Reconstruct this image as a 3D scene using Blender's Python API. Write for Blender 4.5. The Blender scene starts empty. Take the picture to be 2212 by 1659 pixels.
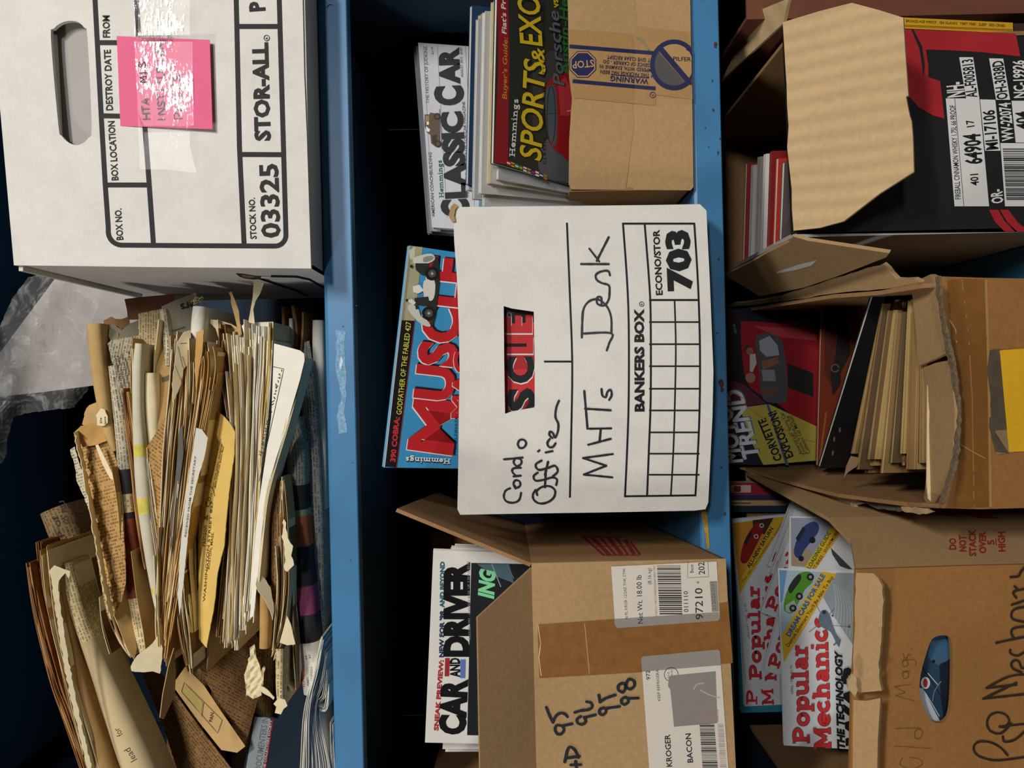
import bpy, bmesh, math, random
from mathutils import Vector, Matrix
from mathutils.geometry import delaunay_2d_cdt
random.seed(7)
sc = bpy.context.scene
# ---------------------------------------------------------------- camera
F, CX, CY = 1720.0, 1106.0, 829.5
PHI = 0.0228
CAMZ = 1.35
CAM = Vector((0, 0, CAMZ))
cph, sph = math.cos(PHI), math.sin(PHI)
IV = Vector((-sph, 0, -cph))      # image right  (the phone was held upright: true "up" is image left)
JV = Vector((-cph, 0, sph))       # image down
cd = bpy.data.cameras.new('camera'); cam = bpy.data.objects.new('camera', cd)
sc.collection.objects.link(cam)
cd.sensor_fit = 'HORIZONTAL'; cd.sensor_width = 36.0; cd.lens = 36.0 * F / 2212.0
cd.clip_start = 0.01
m3 = Matrix((IV, -JV, Vector((0, -1, 0)))).transposed()
cam.matrix_world = Matrix.Translation(CAM) @ m3.to_4x4()
sc.camera = cam
# ---------------------------------------------------------------- light
w = bpy.data.worlds.new('room_world'); sc.world = w; w.use_nodes = True
w.node_tree.nodes['Background'].inputs[0].default_value = (0.80, 0.90, 1.0, 1)
w.node_tree.nodes['Background'].inputs[1].default_value = 0.045
def area(name, loc, target, sx, sy, power, col):
    l = bpy.data.lights.new(name, 'AREA'); l.shape = 'RECTANGLE'; l.size = sx; l.size_y = sy
    l.energy = power; l.color = col
    o = bpy.data.objects.new(name, l); sc.collection.objects.link(o)
    o.location = loc
    d = Vector(target) - Vector(loc)
    o.rotation_euler = d.to_track_quat('-Z', 'Y').to_euler()
    return o
area('ceiling_light_near', (0.98, -1.15, CAMZ + 1.18), (0.0, 0.8, CAMZ + 0.1), 0.50, 0.18, 35, (1.0, 0.95, 0.87))
area('ceiling_light_far', (1.05, -3.2, CAMZ + 1.05), (0.0, 0.8, CAMZ), 0.6, 0.25, 44, (0.97, 0.98, 1.0))
area('ceiling_light_side', (-1.9, -0.8, CAMZ + 1.2), (0.0, 0.8, CAMZ + .1), 0.5, 0.2, 19, (1.0, 0.97, 0.93))
sc.view_settings.view_transform = 'Standard'
try: sc.view_settings.look = 'None'
except Exception: pass
sc.view_settings.gamma = 1.0
sc.view_settings.use_curve_mapping = False
sc.view_settings.exposure = 0.0

# ---------------------------------------------------------------- projection helpers
def ray(px, py): return IV * ((px - CX) / F) + JV * ((py - CY) / F) + Vector((0, 1, 0))
def P(px, py, y): return CAM + ray(px, py) * y
def PZ(px, py, z):
    r = ray(px, py); return CAM + r * (z / r.z)
def pix(v):
    d = Vector(v) - CAM; d = d / d.y
    return (CX + F * d.dot(IV), CY + F * d.dot(JV))
ZT, ZM, ZB = 0.185, -0.184, -0.555       # shelf heights relative to the camera
# depth of a plane over the picture: 1/y is linear in the pixel
class Dep:
    def __init__(s, pts, bulge=None):
        M = Matrix([[p[0], p[1], 1.0] for p in pts[:3]])
        s.c = M.inverted() @ Vector([1.0 / p[2] for p in pts[:3]])
        s.b = bulge
    def __call__(s, px, py):
        y = 1.0 / (s.c[0] * px + s.c[1] * py + s.c[2])
        if s.b: y += s.b(px, py)
        return y
def flat(y): return lambda px, py: y

# ---------------------------------------------------------------- materials
def lin(h):
    h = h.lstrip('#')
    v = [int(h[i:i + 2], 16) / 255 for i in (0, 2, 4)]
    return tuple(c / 12.92 if c <= 0.04045 else ((c + 0.055) / 1.055) ** 2.4 for c in v) + (1,)
MATS = {}
def nd(nt, t, x=0, y=0, **kw):
    n = nt.nodes.new(t); n.location = (x, y)
    for k, v in kw.items(): setattr(n, k, v)
    return n
def M(name, hexc, rough=0.75, var=0.10, scale=60, bump=0.0, bscale=500, spec=0.3, metal=0.0, stain=0.0, sscale=9, stretch=None, flute=0.0, fperiod=0.0065, trans=0.0, coat=0.0):
    if name in MATS: return MATS[name]
    m = bpy.data.materials.new(name); m.use_nodes = True
    nt = m.node_tree; b = nt.nodes['Principled BSDF']
    b.inputs['Roughness'].default_value = rough
    b.inputs['Specular IOR Level'].default_value = spec
    b.inputs['Metallic'].default_value = metal
    b.inputs['Coat Weight'].default_value = coat
    c = lin(hexc)
    b.inputs['Base Color'].default_value = c
    tc = nd(nt, 'ShaderNodeTexCoord'); src = tc.outputs['Object']
    if stretch:
        mp = nd(nt, 'ShaderNodeMapping'); mp.inputs['Scale'].default_value = stretch
        nt.links.new(src, mp.inputs[0]); src = mp.outputs[0]
    col = None
    if var:
        n = nd(nt, 'ShaderNodeTexNoise'); n.inputs['Scale'].default_value = scale; n.inputs['Detail'].default_value = 5
        nt.links.new(src, n.inputs['Vector'])
        r = nd(nt, 'ShaderNodeMapRange'); r.inputs[1].default_value = 0.25; r.inputs[2].default_value = 0.75
        r.inputs[3].default_value = 1 - var; r.inputs[4].default_value = 1 + var
        nt.links.new(n.outputs['Fac'], r.inputs[0])
        mx = nd(nt, 'ShaderNodeVectorMath', operation='SCALE'); mx.inputs[0].default_value = c[:3]
        nt.links.new(r.outputs[0], mx.inputs['Scale']); col = mx.outputs[0]
    if stain:
        n = nd(nt, 'ShaderNodeTexNoise'); n.inputs['Scale'].default_value = sscale; n.inputs['Detail'].default_value = 6
        nt.links.new(tc.outputs['Object'], n.inputs['Vector'])
        r = nd(nt, 'ShaderNodeMapRange'); r.inputs[1].default_value = 0.42; r.inputs[2].default_value = 0.7
        r.inputs[3].default_value = 1.0; r.inputs[4].default_value = 1 - stain
        nt.links.new(n.outputs['Fac'], r.inputs[0])
        mx = nd(nt, 'ShaderNodeVectorMath', operation='SCALE')
        if col: nt.links.new(col, mx.inputs[0])
        else: mx.inputs[0].default_value = c[:3]
        nt.links.new(r.outputs[0], mx.inputs['Scale']); col = mx.outputs[0]
    if col: nt.links.new(col, b.inputs['Base Color'])
    hgt = None
    if bump:
        n = nd(nt, 'ShaderNodeTexNoise'); n.inputs['Scale'].default_value = bscale; n.inputs['Detail'].default_value = 3
        nt.links.new(src, n.inputs['Vector']); hgt = n.outputs['Fac']
    if flute:
        uv = nd(nt, 'ShaderNodeUVMap'); wv = nd(nt, 'ShaderNodeTexWave'); wv.bands_direction = 'Y'
        wv.inputs['Scale'].default_value = 0.314 / fperiod / 1.0; wv.inputs['Distortion'].default_value = 1.2
        wv.inputs['Detail Scale'].default_value = 2.0
        nt.links.new(uv.outputs[0], wv.inputs['Vector'])
        ml = nd(nt, 'ShaderNodeMath', operation='MULTIPLY'); ml.inputs[1].default_value = flute
        wv.inputs['Detail'].default_value = 3.0; wv.inputs['Distortion'].default_value = 2.5; wv.inputs['Detail Scale'].default_value = 0.6
        fr_ = nd(nt, 'ShaderNodeMapRange'); fr_.inputs[3].default_value = 0.90; fr_.inputs[4].default_value = 1.05; nt.links.new(wv.outputs['Fac'], fr_.inputs[0])  # shading of the flute ridges put into the colour as bands
        mf = nd(nt, 'ShaderNodeVectorMath', operation='SCALE'); nt.links.new(fr_.outputs[0], mf.inputs['Scale'])
        if col: nt.links.new(col, mf.inputs[0])
        else: mf.inputs[0].default_value = c[:3]
        nt.links.new(mf.outputs[0], b.inputs['Base Color'])
        nt.links.new(wv.outputs['Fac'], ml.inputs[0])
        if hgt:
            ad = nd(nt, 'ShaderNodeMath', operation='ADD'); nt.links.new(hgt, ad.inputs[0]); nt.links.new(ml.outputs[0], ad.inputs[1]); hgt = ad.outputs[0]
        else: hgt = ml.outputs[0]
    if hgt:
        bp = nd(nt, 'ShaderNodeBump'); bp.inputs['Strength'].default_value = bump if bump else 0.3
        bp.inputs['Distance'].default_value = 0.001
        nt.links.new(hgt, bp.inputs['Height']); nt.links.new(bp.outputs[0], b.inputs['Normal'])
    if trans:
        mix = nd(nt, 'ShaderNodeMixShader'); tr = nd(nt, 'ShaderNodeBsdfTransparent')
        mix.inputs[0].default_value = trans
        out = nt.nodes['Material Output']
        nt.links.new(b.outputs[0], mix.inputs[1]); nt.links.new(tr.outputs[0], mix.inputs[2]); nt.links.new(mix.outputs[0], out.inputs[0])
    MATS[name] = m
    return m
def ink(hexc, rough=0.55): return M('ink_' + hexc, hexc, rough=rough, var=0)
def gloss(hexc, rough=0.32): return M('gloss_' + hexc + '_%d' % int(rough * 100), hexc, rough=rough, var=0.04, scale=30, spec=0.4)
def newsprint(name, paper, inkc, row=0.0030, wordw=0.007, amount=0.62, rot=0.0, stain=0.25):
    """aged paper carrying lines of small print (UV in metres)"""
    if name in MATS: return MATS[name]
    m = bpy.data.materials.new(name); m.use_nodes = True
    nt = m.node_tree; b = nt.nodes['Principled BSDF']
    b.inputs['Roughness'].default_value = 0.85; b.inputs['Specular IOR Level'].default_value = 0.15
    uv = nd(nt, 'ShaderNodeUVMap'); mp = nd(nt, 'ShaderNodeMapping'); mp.inputs['Rotation'].default_value = (0, 0, rot)
    nt.links.new(uv.outputs[0], mp.inputs[0])
    sx = nd(nt, 'ShaderNodeSeparateXYZ'); nt.links.new(mp.outputs[0], sx.inputs[0])
    def mth(op, a, b=None):
        q = nd(nt, 'ShaderNodeMath', operation=op)
        for k_, v_ in enumerate((a, b)):
            if v_ is None: continue
            if isinstance(v_, (int, float)): q.inputs[k_].default_value = v_
            else: nt.links.new(v_, q.inputs[k_])
        return q.outputs[0]
    vr = mth('DIVIDE', sx.outputs[1], row); fr = mth('FRACT', vr); ri = mth('FLOOR', vr)
    rowm = mth('LESS_THAN', fr, 0.56)
    def nz(fu, fv, thr):
        cb_ = nd(nt, 'ShaderNodeCombineXYZ'); nt.links.new(mth('MULTIPLY', sx.outputs[0], fu), cb_.inputs[0]); nt.links.new(mth('MULTIPLY', ri, fv), cb_.inputs[1])
        n_ = nd(nt, 'ShaderNodeTexNoise'); n_.inputs['Scale'].default_value = 1.0; n_.inputs['Detail'].default_value = 0.0; nt.links.new(cb_.outputs[0], n_.inputs['Vector'])
        return mth('GREATER_THAN', n_.outputs['Fac'], thr)
    inkm = mth('MULTIPLY', mth('MULTIPLY', rowm, nz(1500, 5.3, 0.44)), nz(330, 3.7, 0.40))
    inkm = mth('MULTIPLY', inkm, 0.72)
    mxm_out = mth('SUBTRACT', 1.0, inkm)
    s = nd(nt, 'ShaderNodeTexNoise'); s.inputs['Scale'].default_value = 22; s.inputs['Detail'].default_value = 6
    tc = nd(nt, 'ShaderNodeTexCoord'); nt.links.new(tc.outputs['Object'], s.inputs['Vector'])
    rg = nd(nt, 'ShaderNodeMapRange'); rg.inputs[1].default_value = 0.35; rg.inputs[2].default_value = 0.75; rg.inputs[3].default_value = 1.08; rg.inputs[4].default_value = 1 - stain
    nt.links.new(s.outputs['Fac'], rg.inputs[0])
    pc = nd(nt, 'ShaderNodeVectorMath', operation='SCALE'); pc.inputs[0].default_value = lin(paper)[:3]; nt.links.new(rg.outputs[0], pc.inputs['Scale'])
    mix = nd(nt, 'ShaderNodeMix', data_type='RGBA'); mix.inputs[6].default_value = lin(inkc)
    nt.links.new(mxm_out, mix.inputs[0]); nt.links.new(pc.outputs[0], mix.inputs[7]); nt.links.new(mix.outputs[2], b.inputs['Base Color'])
    MATS[name] = m
    return m

# ---------------------------------------------------------------- objects
class Thing:
    """one top-level object; parts are added in world coordinates and re-based in finish()"""
    def __init__(s, name, label=None, cat=None, group=None, kind=None):
        s.o = bpy.data.objects.new(name, None); sc.collection.objects.link(s.o)
        s.o.empty_display_size = 0.02
        if label: s.o['label'] = label
        if cat: s.o['category'] = cat
        if group: s.o['group'] = group
        if kind: s.o['kind'] = kind
        s.parts = []
    def mesh(s, name, verts, faces, mats, fm=None, parent=None, uvs=None, smooth=False, label=None, kind=None):
        me = bpy.data.meshes.new(name)
        me.from_pydata([tuple(v) for v in verts], [], faces)
        for m in (mats if isinstance(mats, (list, tuple)) else [mats]): me.materials.append(m)
        if fm:
            for p, i in zip(me.polygons, fm): p.material_index = i
        if uvs:
            l = me.uv_layers.new(name='UVMap')
            for lp in me.loops: l.data[lp.index].uv = uvs[lp.vertex_index]
        if smooth:
            for p in me.polygons: p.use_smooth = True
        me.update()
        o = bpy.data.objects.new(name, me); sc.collection.objects.link(o)
        o.parent = parent or s.o
        if label: o['label'] = label
        if kind: o['kind'] = kind
        s.parts.append(o)
        return o
    def finish(s, loc=None):
        lo = Vector((1e9,) * 3); hi = -lo
        for o in s.parts:
            for v in o.data.vertices:
                for k in range(3):
                    lo[k] = min(lo[k], v.co[k]); hi[k] = max(hi[k], v.co[k])
        L = Vector(loc) if loc else Vector(((lo.x + hi.x) / 2, (lo.y + hi.y) / 2, lo.z))
        T = Matrix.Translation(-L); done = set()
        for o in s.parts:
            if o.data.name not in done:
                o.data.transform(T); done.add(o.data.name)
        s.o.location = L
        return s

def hexa(f4, off):
    """solid from a quad and an offset vector (or 4 offsets)"""
    offs = off if isinstance(off, (list, tuple)) else [off] * 4
    v = [Vector(p) for p in f4] + [Vector(p) + o for p, o in zip(f4, offs)]
    f = [(0, 1, 2, 3), (7, 6, 5, 4), (0, 4, 5, 1), (1, 5, 6, 2), (2, 6, 7, 3), (3, 7, 4, 0)]
    return v, f
def join(parts):
    V, Fc = [], []
    for v, f in parts:
        n = len(V); V += list(v); Fc += [tuple(i + n for i in q) for q in f]
    return V, Fc
def inpoly(x, y, poly):
    c = False; j = len(poly) - 1
    for i in range(len(poly)):
        xi, yi = poly[i]; xj, yj = poly[j]
        if (yi > y) != (yj > y) and x < (xj - xi) * (y - yi) / (yj - yi) + xi: c = not c
        j = i
    return c
def resample(poly, step, closed=True):
    out = []
    n = len(poly)
    for i in range(n if closed else n - 1):
        a = Vector(poly[i]); b = Vector(poly[(i + 1) % n])
        k = max(1, int((b - a).length / step))
        for j in range(k): out.append(tuple(a.lerp(b, j / k)))
    if not closed: out.append(tuple(poly[-1]))
    return out
def smooth_line(pts, sub=5, closed=False):
    n = len(pts); out = []
    if n < 3: return [tuple(p) for p in pts]
    rng = range(n if closed else n - 1)
    for i in rng:
        g = lambda k: Vector(pts[k % n]) if closed else Vector(pts[min(max(k, 0), n - 1)])
        p0, p1, p2, p3 = g(i - 1), g(i), g(i + 1), g(i + 2)
        for j in range(sub):
            t = j / sub
            out.append(tuple(0.5 * ((2 * p1) + (p2 - p0) * t + (2 * p0 - 5 * p1 + 4 * p2 - p3) * t * t + (3 * p1 - p0 - 3 * p2 + p3) * t ** 3)))
    if not closed: out.append(tuple(pts[-1]))
    return out
def cdt(outline, holes=(), step=0):
    V = []; E = []
    for lp in [outline] + list(holes):
        n = len(V); k = len(lp); V += [Vector(p) for p in lp]
        E += [(n + i, n + (i + 1) % k) for i in range(k)]
    if step:
        xs = [p[0] for p in outline]; ys = [p[1] for p in outline]
        x = min(xs) + step * 0.7
        while x < max(xs):
            y = min(ys) + step * 0.7
            while y < max(ys):
                if inpoly(x, y, outline) and not any(inpoly(x, y, h) for h in holes): V.append(Vector((x, y)))
                y += step
            x += step
    r = delaunay_2d_cdt(V, E, [], 0, 1e-7)
    ov = [tuple(v) for v in r[0]]; T = []
    for f in r[2]:
        cx = sum(ov[i][0] for i in f) / len(f); cy = sum(ov[i][1] for i in f) / len(f)
        if inpoly(cx, cy, outline) and not any(inpoly(cx, cy, h) for h in holes): T.append(tuple(f))
    return ov, T
def solid(v3, tris, offv):
    """thicken a triangulated sheet along offv(vector) and close its rim"""
    n = len(v3)
    V = [Vector(v) for v in v3] + [Vector(v) + offv for v in v3]
    ed = {}
    for t in tris:
        for i in range(len(t)):
            a, b = t[i], t[(i + 1) % len(t)]
            ed[(a, b)] = 1
    Fc = [tuple(t) for t in tris] + [tuple(i + n for i in reversed(t)) for t in tris]
    for (a, b) in ed:
        if (b, a) not in ed: Fc.append((b, a, a + n, b + n))
    return V, Fc
def sheet_uv(v3, rot=0.0):
    c = sum((Vector(v) for v in v3), Vector()) / len(v3)
    cr, sr = math.cos(rot), math.sin(rot)
    out = []
    for v in v3:
        d = Vector(v) - c
        a, b = d.x, d.z - d.y * 0.6
        out.append((a * cr + b * sr, -a * sr + b * cr))
    return out
def plate(th, name, outline, dep, mat, thick=0.003, holes=(), step=0, offv=None, parent=None, uvrot=0.0, sub=0, smooth=False, label=None, kind=None):
    """solid sheet whose front face has the given outline (picture points) on the surface dep(px,py)"""
    if sub: outline = resample(outline, sub); holes = [resample(h, sub) for h in holes]
    v2, T = cdt(outline, holes, step)
    v3 = [P(x, y, dep(x, y)) for x, y in v2]
    n = Vector()
    for t in T: n += (v3[t[1]] - v3[t[0]]).cross(v3[t[2]] - v3[t[0]])
    n.normalize()
    if n.y > 0:
        T = [tuple(reversed(t)) for t in T]; n = -n
    if offv is None: offv = -n * thick
    else: offv = Vector(offv)
    V, Fc = solid(v3, T, offv)
    return th.mesh(name, V, Fc, mat, parent=parent, uvs=sheet_uv(V, uvrot), smooth=False, label=label, kind=kind)

# ---------------------------------------------------------------- print on surfaces
_tc = {}
def text_mesh(s, bold=0.0, shear=0.0, res=3, space=1.0):
    k = (s, bold, shear, res, space)
    if k in _tc: return _tc[k]
    cu = bpy.data.curves.new('t', 'FONT'); cu.body = s; cu.offset = bold; cu.shear = shear
    cu.resolution_u = res; cu.fill_mode = 'FRONT'; cu.space_character = space
    ob = bpy.data.objects.new('t', cu)
    me = bpy.data.meshes.new_from_object(ob)
    v = [(a.co.x, a.co.y) for a in me.vertices]; f = [tuple(p.vertices) for p in me.polygons]
    bpy.data.objects.remove(ob); bpy.data.curves.remove(cu); bpy.data.meshes.remove(me)
    _tc[k] = (v, f)
    return v, f
CAP = max(p[1] for p in text_mesh('H')[0])
class Print:
    """flat print lying on the surface dep; every mark is laid a few hundredths of a millimetre proud"""
    def __init__(s, dep, eps=0.0003, xmax=1e9):
        s.xmax = xmax; s.dep = dep; s.V = []; s.F = []; s.fm = []; s.m = []; s.eps = eps; s.lay = 0
    def add(s, v2, faces, mat):
        if mat not in s.m: s.m.append(mat)
        k = s.m.index(mat); n = len(s.V); s.lay += 1
        e = s.eps + s.lay * 0.000012
        v2 = [(min(x, s.xmax), y) for x, y in v2]
        for x, y in v2: s.V.append(P(x, y, s.dep(x, y) - e))
        for f in faces:
            a, b, c = (Vector(v2[f[i]]) for i in range(3))
            if len(f) == 3 and min(a.x, b.x, c.x) >= s.xmax: continue
            cr = (b.x - a.x) * (c.y - a.y) - (b.y - a.y) * (c.x - a.x)
            s.F.append(tuple(i + n for i in (f if cr < 0 else reversed(f)))); s.fm.append(k)
    def poly(s, pts, mat, step=0, holes=(), sub=0):
        if isinstance(mat, str): mat = ink(mat)
        if sub: pts = resample(pts, sub)
        v, t = cdt(pts, holes, step); s.add(v, t, mat)
    def rect(s, x0, y0, x1, y1, mat): s.poly([(x0, y0), (x1, y0), (x1, y1), (x0, y1)], mat)
    def disc(s, x, y, r, mat, n=16, ry=None):
        ry = ry or r
        s.poly([(x + r * math.cos(2 * math.pi * i / n), y + ry * math.sin(2 * math.pi * i / n)) for i in range(n)], mat)
    def ring(s, x, y, r, w, mat, n=20, ry=None):
        ry = ry or r
        pts = [(x + r * math.cos(2 * math.pi * i / n), y + ry * math.sin(2 * math.pi * i / n)) for i in range(n)]
        s.line(pts + pts[:2], w, mat)
    def line(s, pts, wd, mat, curve=0, sub=14, jit=0.0):
        if isinstance(mat, str): mat = ink(mat)
        if curve: pts = smooth_line(pts, curve)
        pts = resample(pts, sub, closed=False)
        n = len(pts); v = []; f = []
        for i, p in enumerate(pts):
            a = Vector(pts[max(i - 1, 0)]); b = Vector(pts[min(i + 1, n - 1)])
            d = (b - a)
            if d.length < 1e-6: d = Vector((0, 1))
            d.normalize(); nn = Vector((-d.y, d.x))
            h = wd * 0.5 * (1 + random.uniform(-jit, jit))
            v += [tuple(Vector(p) + nn * h), tuple(Vector(p) - nn * h)]
        for i in range(n - 1): f.append((2 * i, 2 * i + 1, 2 * i + 3, 2 * i + 2))
        s.add(v, f, mat)
    def pen(s, pts, wd, mat, curve=4):
        """marker stroke with round ends"""
        if isinstance(mat, str): mat = ink(mat)
        s.line(pts, wd, mat, curve=curve, sub=6, jit=0.12)
        for e in (pts[0], pts[-1]): s.disc(e[0], e[1], wd * 0.5, mat, n=8)
    def text(s, t, a, b, h, mat, bold=0.0, shear=0.0, res=2, space=1.0):
        if isinstance(mat, str): mat = ink(mat)
        v, f = text_mesh(t, bold, shear, res, space)
        if not v: return
        x0 = min(p[0] for p in v); x1 = max(p[0] for p in v)
        a = Vector(a); b = Vector(b); d = (b - a); up = Vector((d.y, -d.x)); up.normalize(); up *= h / CAP
        q = [tuple(a + d * ((p[0] - x0) / (x1 - x0)) + up * p[1]) for p in v]
        s.add(q, f, mat)
    def bars(s, x0, x1, y0, y1, mat, n, x0b=None, x1b=None, seed=1):
        """barcode: bars run along x between x0 and x1, stacked from y0 to y1"""
        rr = random.Random(seed); y = y0
        if isinstance(mat, str): mat = ink(mat)
        x0b = x0 if x0b is None else x0b; x1b = x1 if x1b is None else x1b
        un = (y1 - y0) / n
        vs = []; fs = []
        while y < y1:
            wd = un * rr.choice((0.45, 0.45, 0.9, 1.3)); t0 = (y - y0) / (y1 - y0); t1 = (y + wd - y0) / (y1 - y0)
            k = len(vs)
            vs += [(x0 + (x0b - x0) * t0, y), (x1 + (x1b - x1) * t0, y), (x1 + (x1b - x1) * t1, y + wd), (x0 + (x0b - x0) * t1, y + wd)]
            fs.append((k, k + 1, k + 2, k + 3)); y += wd + un * rr.choice((0.4, 0.6, 1.0))
        s.add(vs, fs, mat)
    def build(s, th, name, parent=None, label=None):
        if not s.V: return None
        return th.mesh(name, s.V, s.F, s.m, s.fm, parent=parent, label=label)

# materials in common use
CARD = M('kraft_cardboard', '#a98a62', rough=0.85, var=0.10, scale=260, bump=0.12, bscale=700, stain=0.10, spec=0.15)
CARD2 = M('kraft_cardboard_dark', '#9a7650', rough=0.85, var=0.10, scale=240, bump=0.12, bscale=700, stain=0.12, spec=0.15)
CARDO = M('kraft_cardboard_orange', '#94683a', rough=0.85, var=0.10, scale=240, bump=0.12, bscale=700, stain=0.14, spec=0.15)
CARDI = M('kraft_cardboard_inner', '#c2a67c', rough=0.9, var=0.07, scale=200, bump=0.15, bscale=600, stain=0.08, spec=0.1, flute=0.5, fperiod=0.016)
WHITEB = M('white_cardboard', '#d9d6cf', rough=0.7, var=0.035, scale=200, bump=0.10, bscale=420, stain=0.07, sscale=35, spec=0.2)
WHITEG = M('white_cardboard_grey', '#cfcdc9', rough=0.65, var=0.03, scale=90, bump=0.08, bscale=300, stain=0.05, sscale=25, spec=0.2)
BLUE = M('blue_enamel', '#3f7cab', rough=0.42, var=0.05, scale=25, bump=0.05, bscale=220, stain=0.16, sscale=14, spec=0.45)
PAPER = M('white_pages', '#d8d5cc', rough=0.8, var=0.06, scale=90, spec=0.15)
PAPERY = M('cream_pages', '#cdbb93', rough=0.85, var=0.12, scale=90, spec=0.1)
PAPERT = M('tan_pages', '#a8895c', rough=0.88, var=0.16, scale=80, spec=0.1)
PAPERB = M('brown_pages', '#8a6238', rough=0.9, var=0.2, scale=80, spec=0.1)
BLACK = ink('#161616')
# ================================================================ setting
fl = Thing('floor', kind='structure')
fl.mesh('floor_slab', *hexa([(-2.5, -4.6, 0), (2.5, -4.6, 0), (2.5, 1.31, 0), (-2.5, 1.31, 0)], Vector((0, 0, -0.05))), M('grey_concrete', '#6d6a65', var=0.15, scale=8))
fl.finish()
def rm(name, c4, off, hexc):
    t = Thing(name, kind='structure'); t.mesh(name + '_surface', *hexa([Vector(c) for c in c4], Vector(off)), M('paint_' + hexc, hexc, rough=0.9, var=0.05, scale=5)); t.finish()
RX0, RX1, RY0, RY1, RZ = -2.5, 2.5, -4.6, 1.262, 2.75
rm('wall_back', [(RX0, RY1, 0), (RX1, RY1, 0), (RX1, RY1, RZ), (RX0, RY1, RZ)], (0, .05, 0), '#3c3a37')
rm('wall_front', [(RX0, RY0, 0), (RX1, RY0, 0), (RX1, RY0, RZ), (RX0, RY0, RZ)], (0, -.05, 0), '#3c3a37')
rm('wall_left', [(RX0, RY0, 0), (RX0, RY1, 0), (RX0, RY1, RZ), (RX0, RY0, RZ)], (-.05, 0, 0), '#3c3a37')
rm('wall_right', [(RX1, RY0, 0), (RX1, RY1, 0), (RX1, RY1, RZ), (RX1, RY0, RZ)], (.05, 0, 0), '#3c3a37')
rm('ceiling', [(RX0, RY0, RZ), (RX1, RY0, RZ), (RX1, RY1, RZ), (RX0, RY1, RZ)], (0, 0, .05), '#55524d')
YL, YBK = 0.79, 1.247
XL, XR = -0.515, 0.402
unit = Thing('steel_shelving_unit', 'blue painted steel shelving unit that carries all the boxes and papers', 'shelving')
def shelf(z, hole=True):
    z += CAMZ
    # folded sheet: deck, rounded nose, lip, return
    prof = [(YBK, z), (YL + 0.004, z), (YL + 0.0012, z - 0.0012), (YL, z - 0.004), (YL, z - 0.0285), (YL + 0.001, z - 0.0295), (YL + 0.012, z - 0.0305)]
    t = 0.0012; inner = [(YBK, z - t), (YL + 0.0045, z - t), (YL + 0.0022, z - 0.0022), (YL + t, z - 0.0045), (YL + t, z - 0.0280), (YL + 0.0018, z - 0.0286), (YL + 0.012, z - 0.0293)]
    V = []; Fc = []
    loop = prof + inner[::-1]; n = len(loop)
    for x in (XL, XR): V += [(x, a, b) for a, b in loop]
    for i in range(n):
        j = (i + 1) % n
        if (i, j) == (3, 4) or (i, j) == (n - 5, n - 4) and hole: pass
        if hole and i == 3: continue
        Fc.append((i, j, n + j, n + i))
    k = len(prof)
    for s_ in (0, n):
        for i in range(k - 1):
            q = [s_ + i, s_ + i + 1, s_ + n - 2 - i, s_ + n - 1 - i]; Fc.append(tuple(q))
    b = unit.mesh('shelf_board', V, Fc, BLUE)
    if hole:
        zc = z - 0.0135
        hs = []
        for xc in (XR - 0.024, XL + 0.024):
            hs.append([(xc + 0.0028 * math.cos(a * math.pi / 6), zc + 0.0034 * math.sin(a * math.pi / 6)) for a in range(12)])
        v2, T = cdt([(XL, z - 0.0285), (XR, z - 0.0285), (XR, z - 0.004), (XL, z - 0.004)], hs)
        unit.mesh('shelf_lip', [(x, YL, zz) for x, zz in v2], T, BLUE, parent=b)
    return b
top_b = shelf(ZT); mid_b = shelf(ZM); low_b = shelf(ZB); upp_b = shelf(0.70); base_b = shelf(-0.93, False); base2 = shelf(-1.30, False)
unit.mesh('back_panel', *hexa([(XL, YBK, 0.03), (XR, YBK, 0.03), (XR, YBK, 2.35), (XL, YBK, 2.35)], Vector((0, 0.0015, 0))), M('blue_enamel_shaded', '#14293c', rough=0.7, var=0.05, scale=20))  # same blue enamel, darkened: the shade inside the unit is put into its colour
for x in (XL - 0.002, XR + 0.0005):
    unit.mesh('side_panel', *hexa([(x, YL + 0.02, 0.0), (x, YBK, 0.0), (x, YBK, 2.35), (x, YL + 0.02, 2.35)], Vector((0.0015, 0, 0))), MATS['blue_enamel_shaded'])
for x0, x1 in ((XL - 0.004, XL - 0.002), (XR + 0.002, XR + 0.004)):
    unit.mesh('post', *hexa([(x0, YL - 0.002, 0), (x1, YL - 0.002, 0), (x1, YL - 0.002, 2.36), (x0, YL - 0.002, 2.36)], Vector((0, 0.04, 0))), BLUE)
# marks on the lips
pr = Print(flat(YL))
rs = random.Random(4)
edge = [(727, 712), (748, 716), (743, 760), (750, 820), (744, 880), (749, 934), (733, 938), (728, 905), (737, 850), (724, 800), (727, 760)]
pr.poly([(x + rs.uniform(-2, 2), y) for x, y in resample(edge, 9)], M('tape_residue', '#7fa6c4', rough=0.9, var=0.35, scale=420))
pr.poly([(736, 770), (741, 778), (738, 790), (735, 800), (733, 788)], M('bare_paint_chip', '#c9d6de', rough=0.6, var=0.2, scale=200))
pr.build(unit, 'tape_residue', parent=top_b, label='pale torn tape residue')
pr = Print(flat(YL))
for x, y, r in ((741, 705, 1.5), (762, 1000, 1.2), (770, 660, 1.4), (757, 1210, 1.2)): pr.disc(x, y, r, '#3a3b3f', n=7)
pr.build(unit, 'paint_chips', parent=top_b)
pr = Print(flat(YL))
RUST = M('rust_chip', '#4a3328', rough=0.9, var=0.3, scale=200)
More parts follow.
